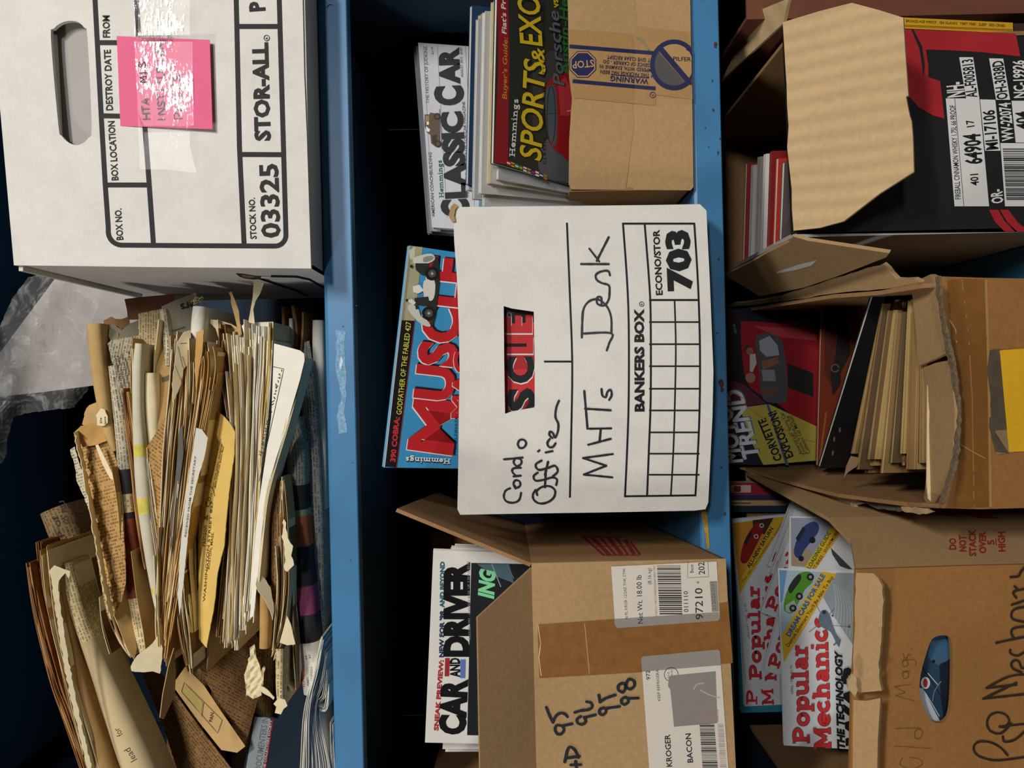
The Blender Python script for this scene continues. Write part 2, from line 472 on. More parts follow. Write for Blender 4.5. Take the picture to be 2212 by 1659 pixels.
for x, y, r in ((1546, 98, 5), (1539, 175, 2), (1541, 238, 3), (1555, 300, 2), (1551, 330, 3), (1557, 828, 6), (1560, 842, 4), (1549, 720, 2), (1553, 560, 2), (1558, 1010, 2), (1566, 1110, 3), (1524, 276, 1.5), (1531, 318, 1.5)):
    pr.poly([(x + r * math.cos(a) * rs.uniform(0.5, 1.2), y + 1.7 * r * math.sin(a) * rs.uniform(0.5, 1.2)) for a in [k * 0.7 for k in range(9)]], RUST)
pr.build(unit, 'rust_spots', parent=mid_b)
pr = Print(Dep([(1520, 1100, .7895), (1530, 1100, .7895), (1530, 1180, .7895)]))
pr.poly([(1514, 1103), (1526, 1103), (1530, 1140), (1533, 1185), (1527, 1185), (1523, 1150)], M('yellow_paint_smear', '#b08a2a', rough=0.7, var=0.4, scale=160))
pr.build(unit, 'yellow_paint', parent=mid_b)
unit.finish((0, 1.0, 0))
# ================================================================ boxes
def DepW(*pts): return Dep([pix(p) + (Vector(p).y,) for p in pts])
UPV = Vector((0, 0, 1))
def wall(th, name, c4, off, mat, parent=None, label=None):
    return th.mesh(name, *hexa(c4, Vector(off)), mat, parent=parent, label=label)
def curtain(th, name, tops, zb, thick, mat, parent=None, label=None, side=1):
    """standing cardboard wall under a polyline of top points (world), down to height zb"""
    T = [Vector(p) for p in tops]; n = len(T); V = []; Fc = []
    for i, p in enumerate(T):
        a = T[max(i - 1, 0)]; b = T[min(i + 1, n - 1)]; d = (b - a); d.z = 0; d.normalize()
        o = Vector((d.y, -d.x, 0)) * thick * side
        V += [p, Vector((p.x, p.y, zb)), p + o, Vector((p.x, p.y, zb)) + o]
    for i in range(n - 1):
        a = 4 * i; b = a + 4
        Fc += [(a, a + 1, b + 1, b), (a + 2, b + 2, b + 3, a + 3), (a, b, b + 2, a + 2), (a + 1, a + 3, b + 3, b + 1)]
    Fc += [(0, 2, 3, 1), (4 * n - 4, 4 * n - 3, 4 * n - 1, 4 * n - 2)]
    return th.mesh(name, V, Fc, mat, parent=parent, label=label)
def flutes(th, a, b, nrm, thick, depth, mat, waves, parent=None):
    """the wavy middle layer that shows at a cut cardboard edge from a to b; depth = vector into the board"""
    a = Vector(a); b = Vector(b); nrm = Vector(nrm).normalized(); depth = Vector(depth); V = []; Fc = []
    n = waves * 8
    for i in range(n + 1):
        p = a.lerp(b, i / n) + nrm * (math.sin(i / 8 * 2 * math.pi) * 0.5 + 0.5) * thick
        V += [p, p + depth, p + nrm * 0.0003, p + nrm * 0.0003 + depth]
    for i in range(n):
        k = 4 * i; Fc += [(k, k + 4, k + 5, k + 1), (k + 2, k + 3, k + 7, k + 6), (k, k + 2, k + 6, k + 4)]
    return th.mesh('corrugation', V, Fc, mat, parent=parent)
INK = M('black_print', '#17181a', rough=0.6, var=0.06, scale=300, spec=0.25)
DARKIN = M('dark_card_inside', '#4a3b2b', rough=0.95, var=0.1)

# ---------------- white record box with the sticky note (top shelf)
bx = Thing('record_storage_box', 'large white record storage box with black form print and pink note, on top shelf', 'box')
yf = 0.743
dS = flat(yf)
slot = [(110, 84), (116, 62), (138, 47), (165, 46), (182, 60), (189, 82), (198, 270), (191, 298), (171, 313), (150, 309), (133, 293), (126, 270)]
slot = smooth_line(slot, 3, True)
front = plate(bx, 'front_panel', [(30, 573), (345, 577), (672, 580), (663, 300), (657, 160), (652, -85), (-28, -85)], dS, WHITEB, 0.004, holes=[slot], step=60, sub=60)
fbl, fbr, ftr, ftl = P(672, 580, yf), P(652, -85, yf), P(-28, -85, yf), P(30, 573, yf)
zb = CAMZ + ZT + 0.0005
yb = 0.985
def at_y(v, y): return Vector((v.x, y, v.z))
fbl.z = fbr.z = zb
x0, x1, zt = fbl.x + 0.0005, fbr.x, min(ftl.z, ftr.z)
lw = bx.mesh('side_panel', *hexa([Vector((fbl.x + .0004, yf + .0015, zb)), Vector((ftl.x + .0004, yf + .0015, ftl.z)), Vector((ftl.x + .0004, yb, ftl.z - .004)), Vector((fbl.x + .0004, yb, zb))], Vector((0.004, 0, 0))), WHITEG)
bx.mesh('side_panel', *hexa([Vector((x1, yf + .004, zb)), Vector((x1, yf + .004, zt)), Vector((x1, yb, zt)), Vector((x1, yb, zb))], Vector((-0.004, 0, 0))), WHITEG)
bx.mesh('back_panel', *hexa([Vector((x0, yb, zb)), Vector((x1, yb, zb)), Vector((x1, yb, zt)), Vector((x0, yb, zt))], Vector((0, 0.004, 0))), WHITEG)
bx.mesh('bottom_panel', *hexa([Vector((x0, yf + .002, zb)), Vector((x1, yf + .002, zb)), Vector((x1, yb, zb)), Vector((x0, yb, zb))], Vector((0, 0, 0.004))), WHITEG)
bx.mesh('lid_panel', *hexa([Vector((x0 + .004, yf + .004, zt - .006)), Vector((x1, yf + .004, zt - .006)), Vector((x1, yb, zt - .006)), Vector((x0 + .004, yb, zt - .006))], Vector((0, 0, 0.004))), WHITEG)
bx.mesh('handle_flap', *hexa([P(104, 70, yf + .0045), P(118, 300, yf + .0045), P(136, 296, yf + .012), P(124, 76, yf + .012)], Vector((0, 0.002, 0.002))), WHITEG)
bx.mesh('inner_folder', *hexa([P(90, 20, yf + .016), P(110, 330, yf + .016), P(230, 330, yf + .009), P(220, 20, yf + .009)], Vector((0, .002, 0))), M('grey_folder', '#a5a29d', var=0.06, scale=20))
pr = Print(dS)
W = 10.5
arc = lambda cx, cy, r, a0, a1: [(cx + r * math.cos(math.radians(a0 + (a1 - a0) * k / 7)), cy + r * math.sin(math.radians(a0 + (a1 - a0) * k / 7))) for k in range(8)]
pr.line([(203, -80), (205, 0), (219, 262), (227, 398), (233.5, 490)] + arc(263, 500, 29.5, 188, 92)[1:] + [(400, 530.5)] + arc(594, 508, 23.5, 88, 0) + [(611, 278), (603, 0), (601, -80)], W, INK)
pr.line([(331, 525), (322, 398), (313, 278), (301, 92), (294, 0), (290, -80)], W, INK)
pr.line([(527, 527), (517, 318), (511, 40), (508, -80)], W, INK)
for a, b in (((229, 399.5), (323, 399.5)), ((221, 250), (311, 252)), ((209, 92), (301, 92)), ((522, 333.5), (612, 334)), ((511, 57), (604, 57))): pr.line([a, b], W, INK)
for t, a, b, h, bo in (('BOX NO.', (266, 518), (261.5, 450), 14, .022), ('BOX LOCATION', (255.5, 389), (247, 261), 14, .022), ('DESTROY DATE', (243.5, 238), (238.5, 107), 14, .022), ('FROM', (237, 81), (236, 33), 14.5, .022),
                       ('STOCK NO.', (554, 516), (550, 427), 13, .022), ('03325', (604.5, 513), (599, 353), 38, .028), ('STOR-ALL', (583, 304), (577, 91), 31, .045), ('P', (571.5, 23), (570, 2), 31, .045)):
    pr.text(t, a, b, h, INK, bold=bo)
pr.ring(576, 82, 6, 1.4, INK); pr.text('R', (578.5, 84.5), (578.5, 79.5), 5, INK, .01)
pr.build(bx, 'form_print', parent=front, label='black printed form')
# side print and torn handle
sd = DepW(Vector((fbl.x, yf, zb)), Vector((fbl.x, yb, zb)), Vector((ftl.x, yf, ftl.z)))
pr = Print(sd)
pr.line([(556, 600), (590, 612), (640, 628), (690, 652)], 4, INK); pr.line([(585, 597), (640, 598), (668, 604), (700, 622)], 4, INK)
pr.poly([(509, 591), (525, 592), (548, 596), (566, 597), (582, 598), (570, 602), (548, 604), (530, 602), (518, 598)], '#2a211b')
pr.poly([(520, 593), (545, 596), (552, 599), (538, 601), (526, 599)], '#8a6a4c'); pr.poly([(565, 597), (583, 598), (575, 602), (563, 601)], '#e6e2da')
pr.build(bx, 'side_print', parent=lw)
dN = Dep([(252, 80, yf - .0004), (453, 87, yf - .0055), (260, 272, yf - .0004)])
pr = Print(lambda x, y: min(yf, dN(x, y)) if (250 < x < 460 and 80 < y < 280) else yf, 0.0014)
# clear packing tape across the note
def clear_tape(name='clear_gloss_tape'):
    m = bpy.data.materials.new(name); m.use_nodes = True; nt = m.node_tree; out = nt.nodes['Material Output']
    nt.nodes.remove(nt.nodes['Principled BSDF'])
    tr = nd(nt, 'ShaderNodeBsdfTransparent'); gl = nd(nt, 'ShaderNodeBsdfGlossy'); gl.inputs['Roughness'].default_value = 0.09
    lw_ = nd(nt, 'ShaderNodeFresnel'); lw_.inputs[0].default_value = 1.5
    tc = nd(nt, 'ShaderNodeTexCoord'); mp = nd(nt, 'ShaderNodeMapping'); mp.inputs['Scale'].default_value = (70, 70, 200)
    nt.links.new(tc.outputs['Object'], mp.inputs[0])
    n = nd(nt, 'ShaderNodeTexNoise'); n.inputs['Scale'].default_value = 2.2; n.inputs['Detail'].default_value = 6; n.inputs['Roughness'].default_value = 0.75
    nt.links.new(mp.outputs[0], n.inputs['Vector'])
    gl.inputs['Roughness'].default_value = 0.30
    n2 = nd(nt, 'ShaderNodeTexNoise'); n2.inputs['Scale'].default_value = 14; n2.inputs['Detail'].default_value = 2; nt.links.new(tc.outputs['Object'], n2.inputs['Vector'])
    sm = nd(nt, 'ShaderNodeMath', operation='ADD'); nt.links.new(n.outputs['Fac'], sm.inputs[0]); nt.links.new(n2.outputs['Fac'], sm.inputs[1])
    bp = nd(nt, 'ShaderNodeBump'); bp.inputs['Strength'].default_value = 0.5; bp.inputs['Distance'].default_value = 0.0006
    nt.links.new(n.outputs['Fac'], bp.inputs['Height']); nt.links.new(bp.outputs[0], gl.inputs['Normal'])
    ad = nd(nt, 'ShaderNodeMapRange'); ad.inputs[1].default_value = 1.11; ad.inputs[2].default_value = 1.22; ad.inputs[3].default_value = 0.035; ad.inputs[4].default_value = 0.75
    nt.links.new(sm.outputs[0], ad.inputs[0])
    mx = nd(nt, 'ShaderNodeMixShader'); nt.links.new(ad.outputs[0], mx.inputs[0])
    nt.links.new(tr.outputs[0], mx.inputs[1]); nt.links.new(gl.outputs[0], mx.inputs[2]); nt.links.new(mx.outputs[0], out.inputs[0])
    return m
CLR = clear_tape()
pr.poly([(288, -60), (415, -60), (416, 90), (417, 200), (419, 270), (424, 373), (398, 371), (360, 366), (330, 366), (302, 366), (296, 200), (290, 90)], CLR, step=14)
pr.build(bx, 'clear_tape', parent=front, label='shiny wrinkled clear tape')
bx.finish()
# pink sticky note
nt_ = Thing('sticky_note', 'pink handwritten sticky note taped to the white record box', 'sticky note')
PINK = M('pink_paper', '#e0688f', rough=0.8, var=0.03, scale=60)
dN = Dep([(252, 80, yf - .0004), (453, 87, yf - .0055), (260, 272, yf - .0004)])
sheet = plate(nt_, 'note_sheet', [(252, 78), (453, 86), (459, 279), (260, 272)], dN, PINK, 0.0003)
pr = Print(dN, 0.0002); PEN = '#2c1a35'
def strokes(pr, L, ox, oy, sx, sy, wd, col):
    for s_ in L: pr.pen([(ox + sx * a, oy + sy * b) for a, b in s_], wd, col, curve=3 if len(s_) > 3 else 0)
# block capitals, drawn left to right = image bottom to top: glyph box 10 wide, 14 high, (x right, y up)
GL = {'P': [[(0, 0), (0, 14)], [(0, 14), (6, 14), (8, 11), (6, 7), (0, 6)]], 'A': [[(0, 0), (4, 14), (8, 0)], [(2, 5), (7, 5)]], 'E': [[(0, 0), (0, 14)], [(0, 14), (7, 14)], [(0, 7), (6, 7)], [(0, 0), (7, 0)]],
      'R': [[(0, 0), (0, 14)], [(0, 14), (6, 13), (7, 10), (0, 7), (8, 0)]], 'S': [[(8, 12), (4, 14), (1, 11), (4, 7), (8, 4), (5, 0), (0, 2)]], 'T': [[(4, 0), (4, 14)], [(0, 14), (8, 14)]], 'U': [[(0, 14), (0, 3), (4, 0), (8, 3), (8, 14)]],
      'I': [[(3, 0), (3, 14)]], 'O': [[(4, 14), (0, 9), (1, 2), (5, 0), (8, 5), (7, 12), (4, 14)]], 'N': [[(0, 0), (0, 14), (8, 0), (8, 14)]], 'H': [[(0, 0), (0, 14)], [(8, 0), (8, 14)], [(0, 7), (8, 7)]], 'M': [[(0, 0), (1, 14), (4, 5), (7, 14), (8, 0)]]}
def caps(pr, s, a, b, h, wd, col):
    a = Vector(a); b = Vector(b); n = len(s); d = (b - a) / n; up = Vector((d.y, -d.x)).normalized() * (h / 14)
    for i, ch in enumerate(s):
        for st in GL.get(ch, []):
            pr.pen([tuple(a + d * (i + x / 10.5) + up * y) for x, y in st], wd, col, curve=3 if len(st) > 3 else 0)
caps(pr, 'PAPERS', (394, 256), (389, 158), 17, 2.4, PEN)
caps(pr, 'INSTITUTION', (356, 262), (351, 88), 15, 2.4, PEN)
caps(pr, 'HTA  MIS', (323, 256), (314, 130), 15, 2.4, PEN)
pr.build(nt_, 'handwriting', parent=sheet)
nt_.finish()

# ---------------- white bankers box (middle shelf)
bb = Thing('bankers_box', 'white open record box with black grid and marker handwriting, centre of middle shelf', 'box')
def bulge(px, py):
    s_ = max(0, min(1, (px - 1000) / 540)); s_ = s_ * s_ * (3 - 2 * s_)
    return -0.020 * s_ * math.exp(-((py - 790) / 230) ** 2)
dB = Dep([(1528, 1100, .760), (1518, 442, .757), (985, 770, .757)], bulge)
out = [(979, 447), (981, 520), (987, 600), (991, 700), (993, 800), (991, 900), (990, 1000), (988, 1100), (994, 1112), (1100, 1110), (1300, 1107), (1500, 1103), (1524, 1100), (1530, 1085), (1534, 1000), (1539, 900), (1541, 800), (1537, 700), (1533, 600), (1528, 500), (1526, 455), (1512, 441), (1400, 443), (1200, 445), (1000, 447)]
hs = [(1088, 661), (1105, 666), (1153, 673), (1155, 780), (1155, 880), (1105, 889), (1091, 894), (1089, 780)]
fp = plate(bb, 'front_panel', out, dB, WHITEB, 0.004, holes=[hs], step=30, sub=25)
zbb = CAMZ + ZM + 0.0005
yB = .757
xl, xr = P(1300, 1107, yB).x + .001, P(1300, 444, yB).x - .001
ztop = P(988, 780, yB).z - .002
for nm, c4, o in (('side_panel', [(xl, yB + .004, zbb), (xl, 1.18, zbb), (xl, 1.18, ztop), (xl, yB + .004, ztop)], (.004, 0, 0)), ('side_panel', [(xr, yB + .004, zbb), (xr, 1.18, zbb), (xr, 1.18, ztop), (xr, yB + .004, ztop)], (-.004, 0, 0)),
                  ('back_panel', [(xl, 1.18, zbb), (xr, 1.18, zbb), (xr, 1.18, ztop), (xl, 1.18, ztop)], (0, .004, 0)), ('bottom_panel', [(xl, yB + .004, zbb), (xr, yB + .004, zbb), (xr, 1.18, zbb), (xl, 1.18, zbb)], (0, 0, .004))):
    wall(bb, nm, [Vector(c) for c in c4], o, WHITEG)
pr = Print(dB)
L = 4.2
pr.line([(1224.5, 481), (1231, 640), (1236, 785), (1234, 930), (1231, 1075)], L, INK, curve=3)
pr.line([(1175, 781), (1236, 781)], L, INK)
pr.line([(1343.6, 483), (1501.5, 483)], L, INK)
pr.line([(1499.7, 483), (1508, 620), (1512, 767), (1510, 920), (1502, 1072)], L, INK, curve=4)
pr.line([(1348, 1072), (1504, 1070)], L, INK)
pr.line([(1345.6, 483), (1354, 600), (1358, 700), (1358, 855), (1355, 960), (1350, 1072)], L, INK, curve=3)
pr.line([(1392.5, 484), (1403, 620), (1405.5, 700), (1405.5, 855), (1402, 960), (1397.7, 1071)], L, INK, curve=3)
pr.line([(1457, 648), (1459.5, 730), (1459, 810), (1455, 960), (1449, 1071)], 3.4, INK, curve=3)
for i, y in enumerate((648, 695.6, 743.4, 791, 839.7, 886.6, 934, 980, 1025.5)): pr.line([(1402, y), (1511, y)], L if i == 0 else 3.4, INK)
pr.text('BANKERS BOX', (1391, 889), (1390, 667), 19, INK, .045); pr.ring(1386, 657, 5, 1.2, INK)
pr.text('R', (1388, 659), (1388, 655), 4, INK, .01)
pr.text('ECONO/STOR', (1431, 637), (1424, 496), 13.5, INK, .03)
pr.text('703', (1492, 627), (1486, 496), 46, INK, .055)
pr.build(bb, 'form_print', parent=fp, label='black printed grid and lettering')
pr = Print(dB, 0.0006)
MK = M('marker_ink', '#22242a', rough=0.5, var=0.1, scale=200)
def hw(pr, L, fx, fy, sc_, wd, mat):
    for s_ in L: pr.pen([(fx + a / sc_, fy + b / sc_) for a, b in s_], wd, mat, curve=4 if len(s_) > 2 else 0)
hw(pr, [[(695, 1462), (672, 1475), (664, 1505), (678, 1528), (712, 1534), (740, 1520), (750, 1485)],
        [(722, 1463), (712, 1440), (722, 1422), (742, 1428), (745, 1448), (728, 1460), (716, 1448)],
        [(712, 1403), (748, 1399)], [(722, 1398), (706, 1380), (712, 1363), (748, 1360)],
        [(722, 1312), (712, 1332), (728, 1352), (750, 1340), (748, 1318), (725, 1312)], [(665, 1318), (700, 1315), (757, 1309)],
        [(742, 1262), (733, 1242), (744, 1222), (765, 1222), (775, 1240), (762, 1260), (744, 1262)],
        [(822, 1470), (808, 1495), (815, 1522), (845, 1538), (885, 1530), (914, 1505), (918, 1472), (892, 1452), (855, 1455), (828, 1475), (830, 1496)],
        [(832, 1384), (812, 1402), (822, 1424), (860, 1420), (905, 1408), (928, 1418), (924, 1446)], [(868, 1457), (872, 1388)],
        [(852, 1324), (822, 1344), (836, 1370), (880, 1362), (918, 1350), (932, 1378), (908, 1402)], [(868, 1396), (884, 1330)],
        [(872, 1284), (906, 1277)], [(834, 1279), (841, 1273)],
        [(893, 1216), (880, 1236), (888, 1256), (908, 1256), (921, 1238)],
        [(905, 1212), (890, 1196), (894, 1180), (908, 1188), (918, 1210), (932, 1180), (934, 1140), (920, 1108), (924, 1062), (938, 1026)],
        ], 800, 420, 2.304, 4.6, MK)
pr.build(bb, 'handwriting', parent=fp, label='black marker words in the upper left')
pr = Print(dB, 0.0006)
hw(pr, [[(1204, 1408), (1062, 1394)], [(1062, 1394), (1174, 1350)], [(1174, 1350), (1058, 1312)], [(1058, 1312), (1206, 1292)],
        [(1084, 1246), (1196, 1216)], [(1090, 1166), (1198, 1164)], [(1140, 1232), (1146, 1166)],
        [(1080, 1166), (1064, 978)], [(1068, 1066), (1196, 1074)],
        [(1150, 968), (1154, 1000), (1172, 1008), (1178, 984), (1196, 972), (1200, 1000), (1188, 1022)],
        ], 800, 420, 2.304, 4.6, MK)
pr.build(bb, 'handwriting', parent=fp, label='black marker letters in the middle')
pr = Print(dB, 0.0006)
hw(pr, [[(1052, 712), (1054, 640), (1060, 572), (1088, 532), (1132, 522), (1176, 556), (1198, 612), (1199, 692)], [(1062, 692), (1199, 690), (1188, 740), (1176, 776)],
        [(1150, 548), (1148, 512), (1128, 514), (1130, 544), (1164, 552), (1186, 522), (1190, 484)],
        [(1190, 484), (1186, 452), (1150, 440), (1126, 424), (1122, 400), (1146, 384), (1182, 380), (1192, 402)],
        [(1048, 346), (1186, 346)], [(1090, 270), (1138, 332)], [(1126, 330), (1186, 212)]], 800, 420, 2.304, 4.6, MK)
pr.build(bb, 'handwriting', parent=fp, label='black marker handwriting')
# torn corner
plate(bb, 'torn_corner', [(969, 466), (974, 446), (981, 439), (990, 444), (984, 452), (981, 466), (984, 478), (977, 480)], flat(.7535), CARD, .002)
# creases
bb.finish()

# ---------------- brown carton with warning tape (middle shelf, right)
wb = Thing('warning_tape_carton', 'brown carton sealed with blue stop sign warning tape, right end of middle shelf', 'box')
yw = .7855
zb = CAMZ + ZM + 0.0005
dW1 = Dep([(1229, 0, yw), (1229, 400, yw), (1368, 200, yw + .003)]); dW2 = Dep([(1495, 0, yw - .001), (1497, 400, yw - .001), (1368, 200, yw + .003)])
seam = [(1371, -30), (1370, 0), (1376, 33), (1370, 111), (1366, 222), (1371, 266), (1363, 319), (1358, 360), (1352, 410)]
lf = [(1226, -30), (1227, 0), (1230, 166), (1236, 211), (1230, 300), (1229, 396), (1233, 409)]
fa = plate(wb, 'front_flap', lf + [(x - .2, y) for x, y in reversed(seam)], dW1, CARD, .003, sub=40, step=50)
fb = plate(wb, 'front_flap', [(x + .2, y) for x, y in seam] + [(1492, 411), (1498, 404), (1496, 250), (1491, 0), (1490, -30)], dW2, CARD, .003, sub=40, step=50)
xlw = P(1400, 411, yw).x + .001; xrw = min(P(1400, -28, yw).x, XR - .004); ztw = P(1229, 300, yw).z
wall(wb, 'side_panel', [(xlw, yw + .003, zb), (xlw, 1.15, zb), (xlw, 1.15, ztw), (xlw, yw + .003, ztw)], (.003, 0, 0), CARD2)
wall(wb, 'side_panel', [(xrw, yw + .003, zb), (xrw, 1.15, zb), (xrw, 1.15, ztw), (xrw, yw + .003, ztw)], (-.003, 0, 0), CARD2)
wall(wb, 'back_panel', [(xlw, 1.15, zb), (xrw, 1.15, zb), (xrw, 1.15, ztw), (xlw, 1.15, ztw)], (0, .003, 0), CARD2)
wall(wb, 'bottom_panel', [(xlw, yw + .003, zb), (xrw, yw + .003, zb), (xrw, 1.15, zb), (xlw, 1.15, zb)], (0, 0, .003), CARD2)
dW = lambda x, y: min(dW1(x, y), dW1(x, y)) if x < 1367 else dW2(x, y)
NAVY = M('navy_print', '#1d2148', rough=0.4, var=0.1, scale=100); TAN = '#b08a5a'
TAPE = M('brown_paper_tape', '#a07a4a', rough=0.5, var=0.08, scale=150, bump=0.1, bscale=200, spec=0.35)
pr = Print(dW, .0005)
pr.poly([(1229, 64), (1370, 74), (1373, 57), (1430, 64), (1492, 70), (1496, 215), (1418, 205), (1416, 228), (1240, 212), (1234, 195)], TAPE, step=30, sub=20)
pr.build(wb, 'sealing_tape', parent=fa, label='brown tape band')
pr = Print(dW, .0009, xmax=1494)
pr.line([(1230, 100), (1418, 115)], 8, NAVY); pr.line([(1237, 175), (1416, 191)], 8, NAVY)
oc = lambda r: [(1259 + r * math.cos(math.pi / 8 + k * math.pi / 4), 139 + r * math.sin(math.pi / 8 + k * math.pi / 4)) for k in range(8)]
pr.poly(oc(31), NAVY); pr.poly(oc(29), TAN); pr.poly(oc(26.5), NAVY)
pr.text('STOP', (1282, 129), (1236, 133), 15, TAN, .015)
for t, a, b, h, bo in (('WARNING', (1401, 171), (1319, 164), 10.5, .03), ('IF THIS PACKAGE HAS BEEN', (1412, 160), (1297, 151), 7.6, .014), ('TAMPERED WITH, EXAMINE IN', (1418, 149), (1296, 139.5), 7.6, .014),
                       ('PRESENCE OF CARRIER - DO', (1417, 138.5), (1303, 129), 7.6, .014), ('NOT GIVE CLEAR RECEIPT.', (1418, 127.5), (1310, 119), 7.6, .014)): pr.text(t, a, b, h, NAVY, bold=bo, space=1.1)
pr.line([(1402, 168.5), (1319, 161)], 1.6, NAVY)
pr.disc(1456, 140, 47, '#a88455', n=28, ry=50)
pr.poly([(1420, 108), (1482, 180), (1470, 188), (1450, 191), (1432, 185), (1418, 170), (1410, 148), (1411, 125)], '#4b4847')
pr.ring(1456, 140, 47, 10, NAVY, n=30, ry=50); pr.line([(1424, 102), (1488, 177)], 12, NAVY)
pr.text('PILFER', (1454, 131), (1493, 132.5), 8.5, BLACK, .02)
pr.line([(1484, 176), (1497, 180)], 8, NAVY); pr.line([(1484, 104), (1494, 110)], 8, NAVY)
pr.ring(1410, 205, 6, 1.2, NAVY); pr.text('A', (1407, 203), (1413, 203), -5, NAVY)
pr.line([(1375, 80), (1390, 90), (1401, 108)], 5, '#7f7a5e', curve=3)
pr.build(wb, 'warning_print', parent=fa, label='navy blue warning print')
wb.finish()

# ---------------- bacon carton (middle shelf, left)
cb = Thing('bacon_carton', 'brown open carton with two white shipping labels and marker numbers, left of middle shelf', 'box')
A = PZ(1569, 1207, ZM); A.z = zb
an = math.radians(5.6)
fv = Vector((-math.cos(an), -math.sin(an), 0)); dv = Vector((-math.sin(an), math.cos(an), 0))
hB = PZ(1569, 1207, ZM); topz = P(1148, 1226, A.y).z
UH = Vector((0, 0, topz - A.z)); Wd = .275; Dp = .44
dC = DepW(A, A + fv * .2, A + UH)
c0, c1, c2, c3 = pix(A), pix(A + fv * Wd), pix(A + fv * Wd + UH), pix(A + UH)
cf = plate(cb, 'front_panel', [c0, c1, c2, c3], dC, CARD, .0035, step=60, sub=60)
In = .0035
sp = cb.mesh('side_panel', *hexa([A + dv * In, A + dv * Dp, A + dv * Dp + UH, A + dv * In + UH], fv * In), CARD2)
cb.mesh('side_panel', *hexa([A + fv * Wd + dv * In, A + fv * Wd + dv * Dp, A + fv * Wd + dv * Dp + UH, A + fv * Wd + dv * In + UH], -fv * In), CARD2)
cb.mesh('back_panel', *hexa([A + dv * Dp, A + fv * Wd + dv * Dp, A + fv * Wd + dv * Dp + UH, A + dv * Dp + UH], -dv * In), CARD2)
cb.mesh('bottom_panel', *hexa([A + dv * In, A + fv * Wd + dv * In, A + fv * Wd + dv * Dp, A + dv * Dp], UPV * In), CARD2)
# flaps
tr_ = A + UH
fo = Vector((.050, 0.0, .118))          # right flap leans out and up
rf = cb.mesh('flap', *hexa([tr_, tr_ + dv * (Dp - .02), tr_ + dv * (Dp - .05) + fo, tr_ + dv * .012 + fo], Vector((-.003, 0, .0015))), CARD2)
ff = Vector((0, -.040, 0)) + UPV * .046  # front flap leans forward
f0 = tr_ + fv * .004; f1 = tr_ + fv * Wd
fl_ = cb.mesh('flap', *hexa([f0, f1, f1 + ff, f0 + fv * .030 + ff], (dv * .0028 + UPV * .0012)), CARD)
flutes(cb, f0 + fv * .030 + ff + UPV * .0008, f1 + ff + UPV * .0008, dv * .0028, .0030, UPV * -.003 + dv * .002, CARDI, 34, parent=fl_)
bk = tr_ + dv * (Dp - .004)
cb.mesh('flap', *hexa([bk + fv * .01, bk + fv * .23, bk + fv * .235 + UPV * .135 + dv * .015, bk + fv * .01 + UPV * .135 + dv * .015], dv * .003), CARD2)
lk = tr_ + fv * Wd
cb.mesh('flap', *hexa([lk + dv * .02, lk + dv * (Dp - .02), lk + dv * (Dp - .03) + UPV * .12 + fv * .012, lk + dv * .03 + UPV * .12 + fv * .012], Vector((.003, 0, 0))), CARD2)
BT = M('brown_poly_tape', '#855a2c', rough=0.35, var=0.16, scale=120, stain=0.1, spec=0.45)
pr = Print(dC)
pr.poly([(1161, 1349), (1330, 1337), (1573, 1300), (1583, 1432), (1387, 1452), (1165, 1465)], BT, step=50, sub=40)
pr.line([(1263, 1347), (1268, 1400), (1273, 1455)], 1.6, '#b98f5e'); pr.line([(1162, 1350), (1168, 1390), (1164, 1420), (1169, 1460)], 1.8, '#d9bf95', jit=.4)
pr.build(cb, 'brown_tape', parent=cf, label='shiny brown tape band')
pr = Print(dC, .0007)
LAB = M('label_paper', '#cfc6ba', rough=0.5, var=0.02); LGR = M('label_taped_grey', '#8e8780', rough=0.4, var=0.05, scale=100); T2 = '#2b2a2a'
pr.poly([(1320, 1224), (1548, 1213), (1555, 1336), (1551, 1341), (1334, 1357), (1329, 1352)], LAB)
pr.poly([(1326, 1337), (1553, 1322), (1555, 1336), (1551, 1341), (1334, 1357), (1329, 1352)], LGR)
pr.text('N PL KRGR 12/24Z THK STPK', (1356.5, 1337), (1351, 1227), 6, T2); pr.text('Net Wt. 18.00 lb', (1389, 1347), (1385.5, 1242), 11, T2, .006)
pr.text('(8.16 kg)', (1407, 1262), (1406, 1227), 7.5, T2); pr.text('1100111109721098320206018001702', (1420, 1331), (1415.5, 1222), 4.5, '#6b625c')
pr.bars(1419, 1470, 1222, 1326, T2, 46, 1425, 1474, seed=3)
pr.text('011110', (1487, 1322), (1486, 1277), 9.5, T2, .004); pr.text('97210', (1519, 1338), (1517, 1270), 16, T2, .006); pr.text('8', (1510, 1260), (1510, 1256), 5, T2)
pr.text('Best', (1498, 1237), (1497.5, 1219), 7, T2); pr.text('202', (1522.6, 1240.5), (1521, 1214), 13, T2, .006)
pr.line([(1486, 1213), (1485, 1248), (1531, 1246)], 1, '#77706a'); pr.line([(1529, 1214), (1531, 1246)], 1, '#77706a')
pr.poly([(1533, 1256), (1549, 1255), (1553, 1321), (1538, 1322)], LGR); pr.text('2120202031', (1547, 1318), (1543, 1257), 8, '#5d5854')
a_ = pr.build(cb, 'weight_label', parent=cf, label='white weight label with barcode')
pr = Print(dC, .0007)
pr.poly([(1385, 1422), (1389, 1418), (1551, 1403), (1555, 1407), (1574, 1668), (1403, 1668)], LAB)
pr.poly([(1385, 1422), (1389, 1418), (1551, 1403), (1555, 1407), (1557, 1437), (1387, 1451)], LGR)
pr.text('972', (1405, 1468), (1403.5, 1448), 8.5, T2, .01); pr.text('KEEP REFRIGERA', (1427, 1514), (1422.6, 1446), 6, T2)
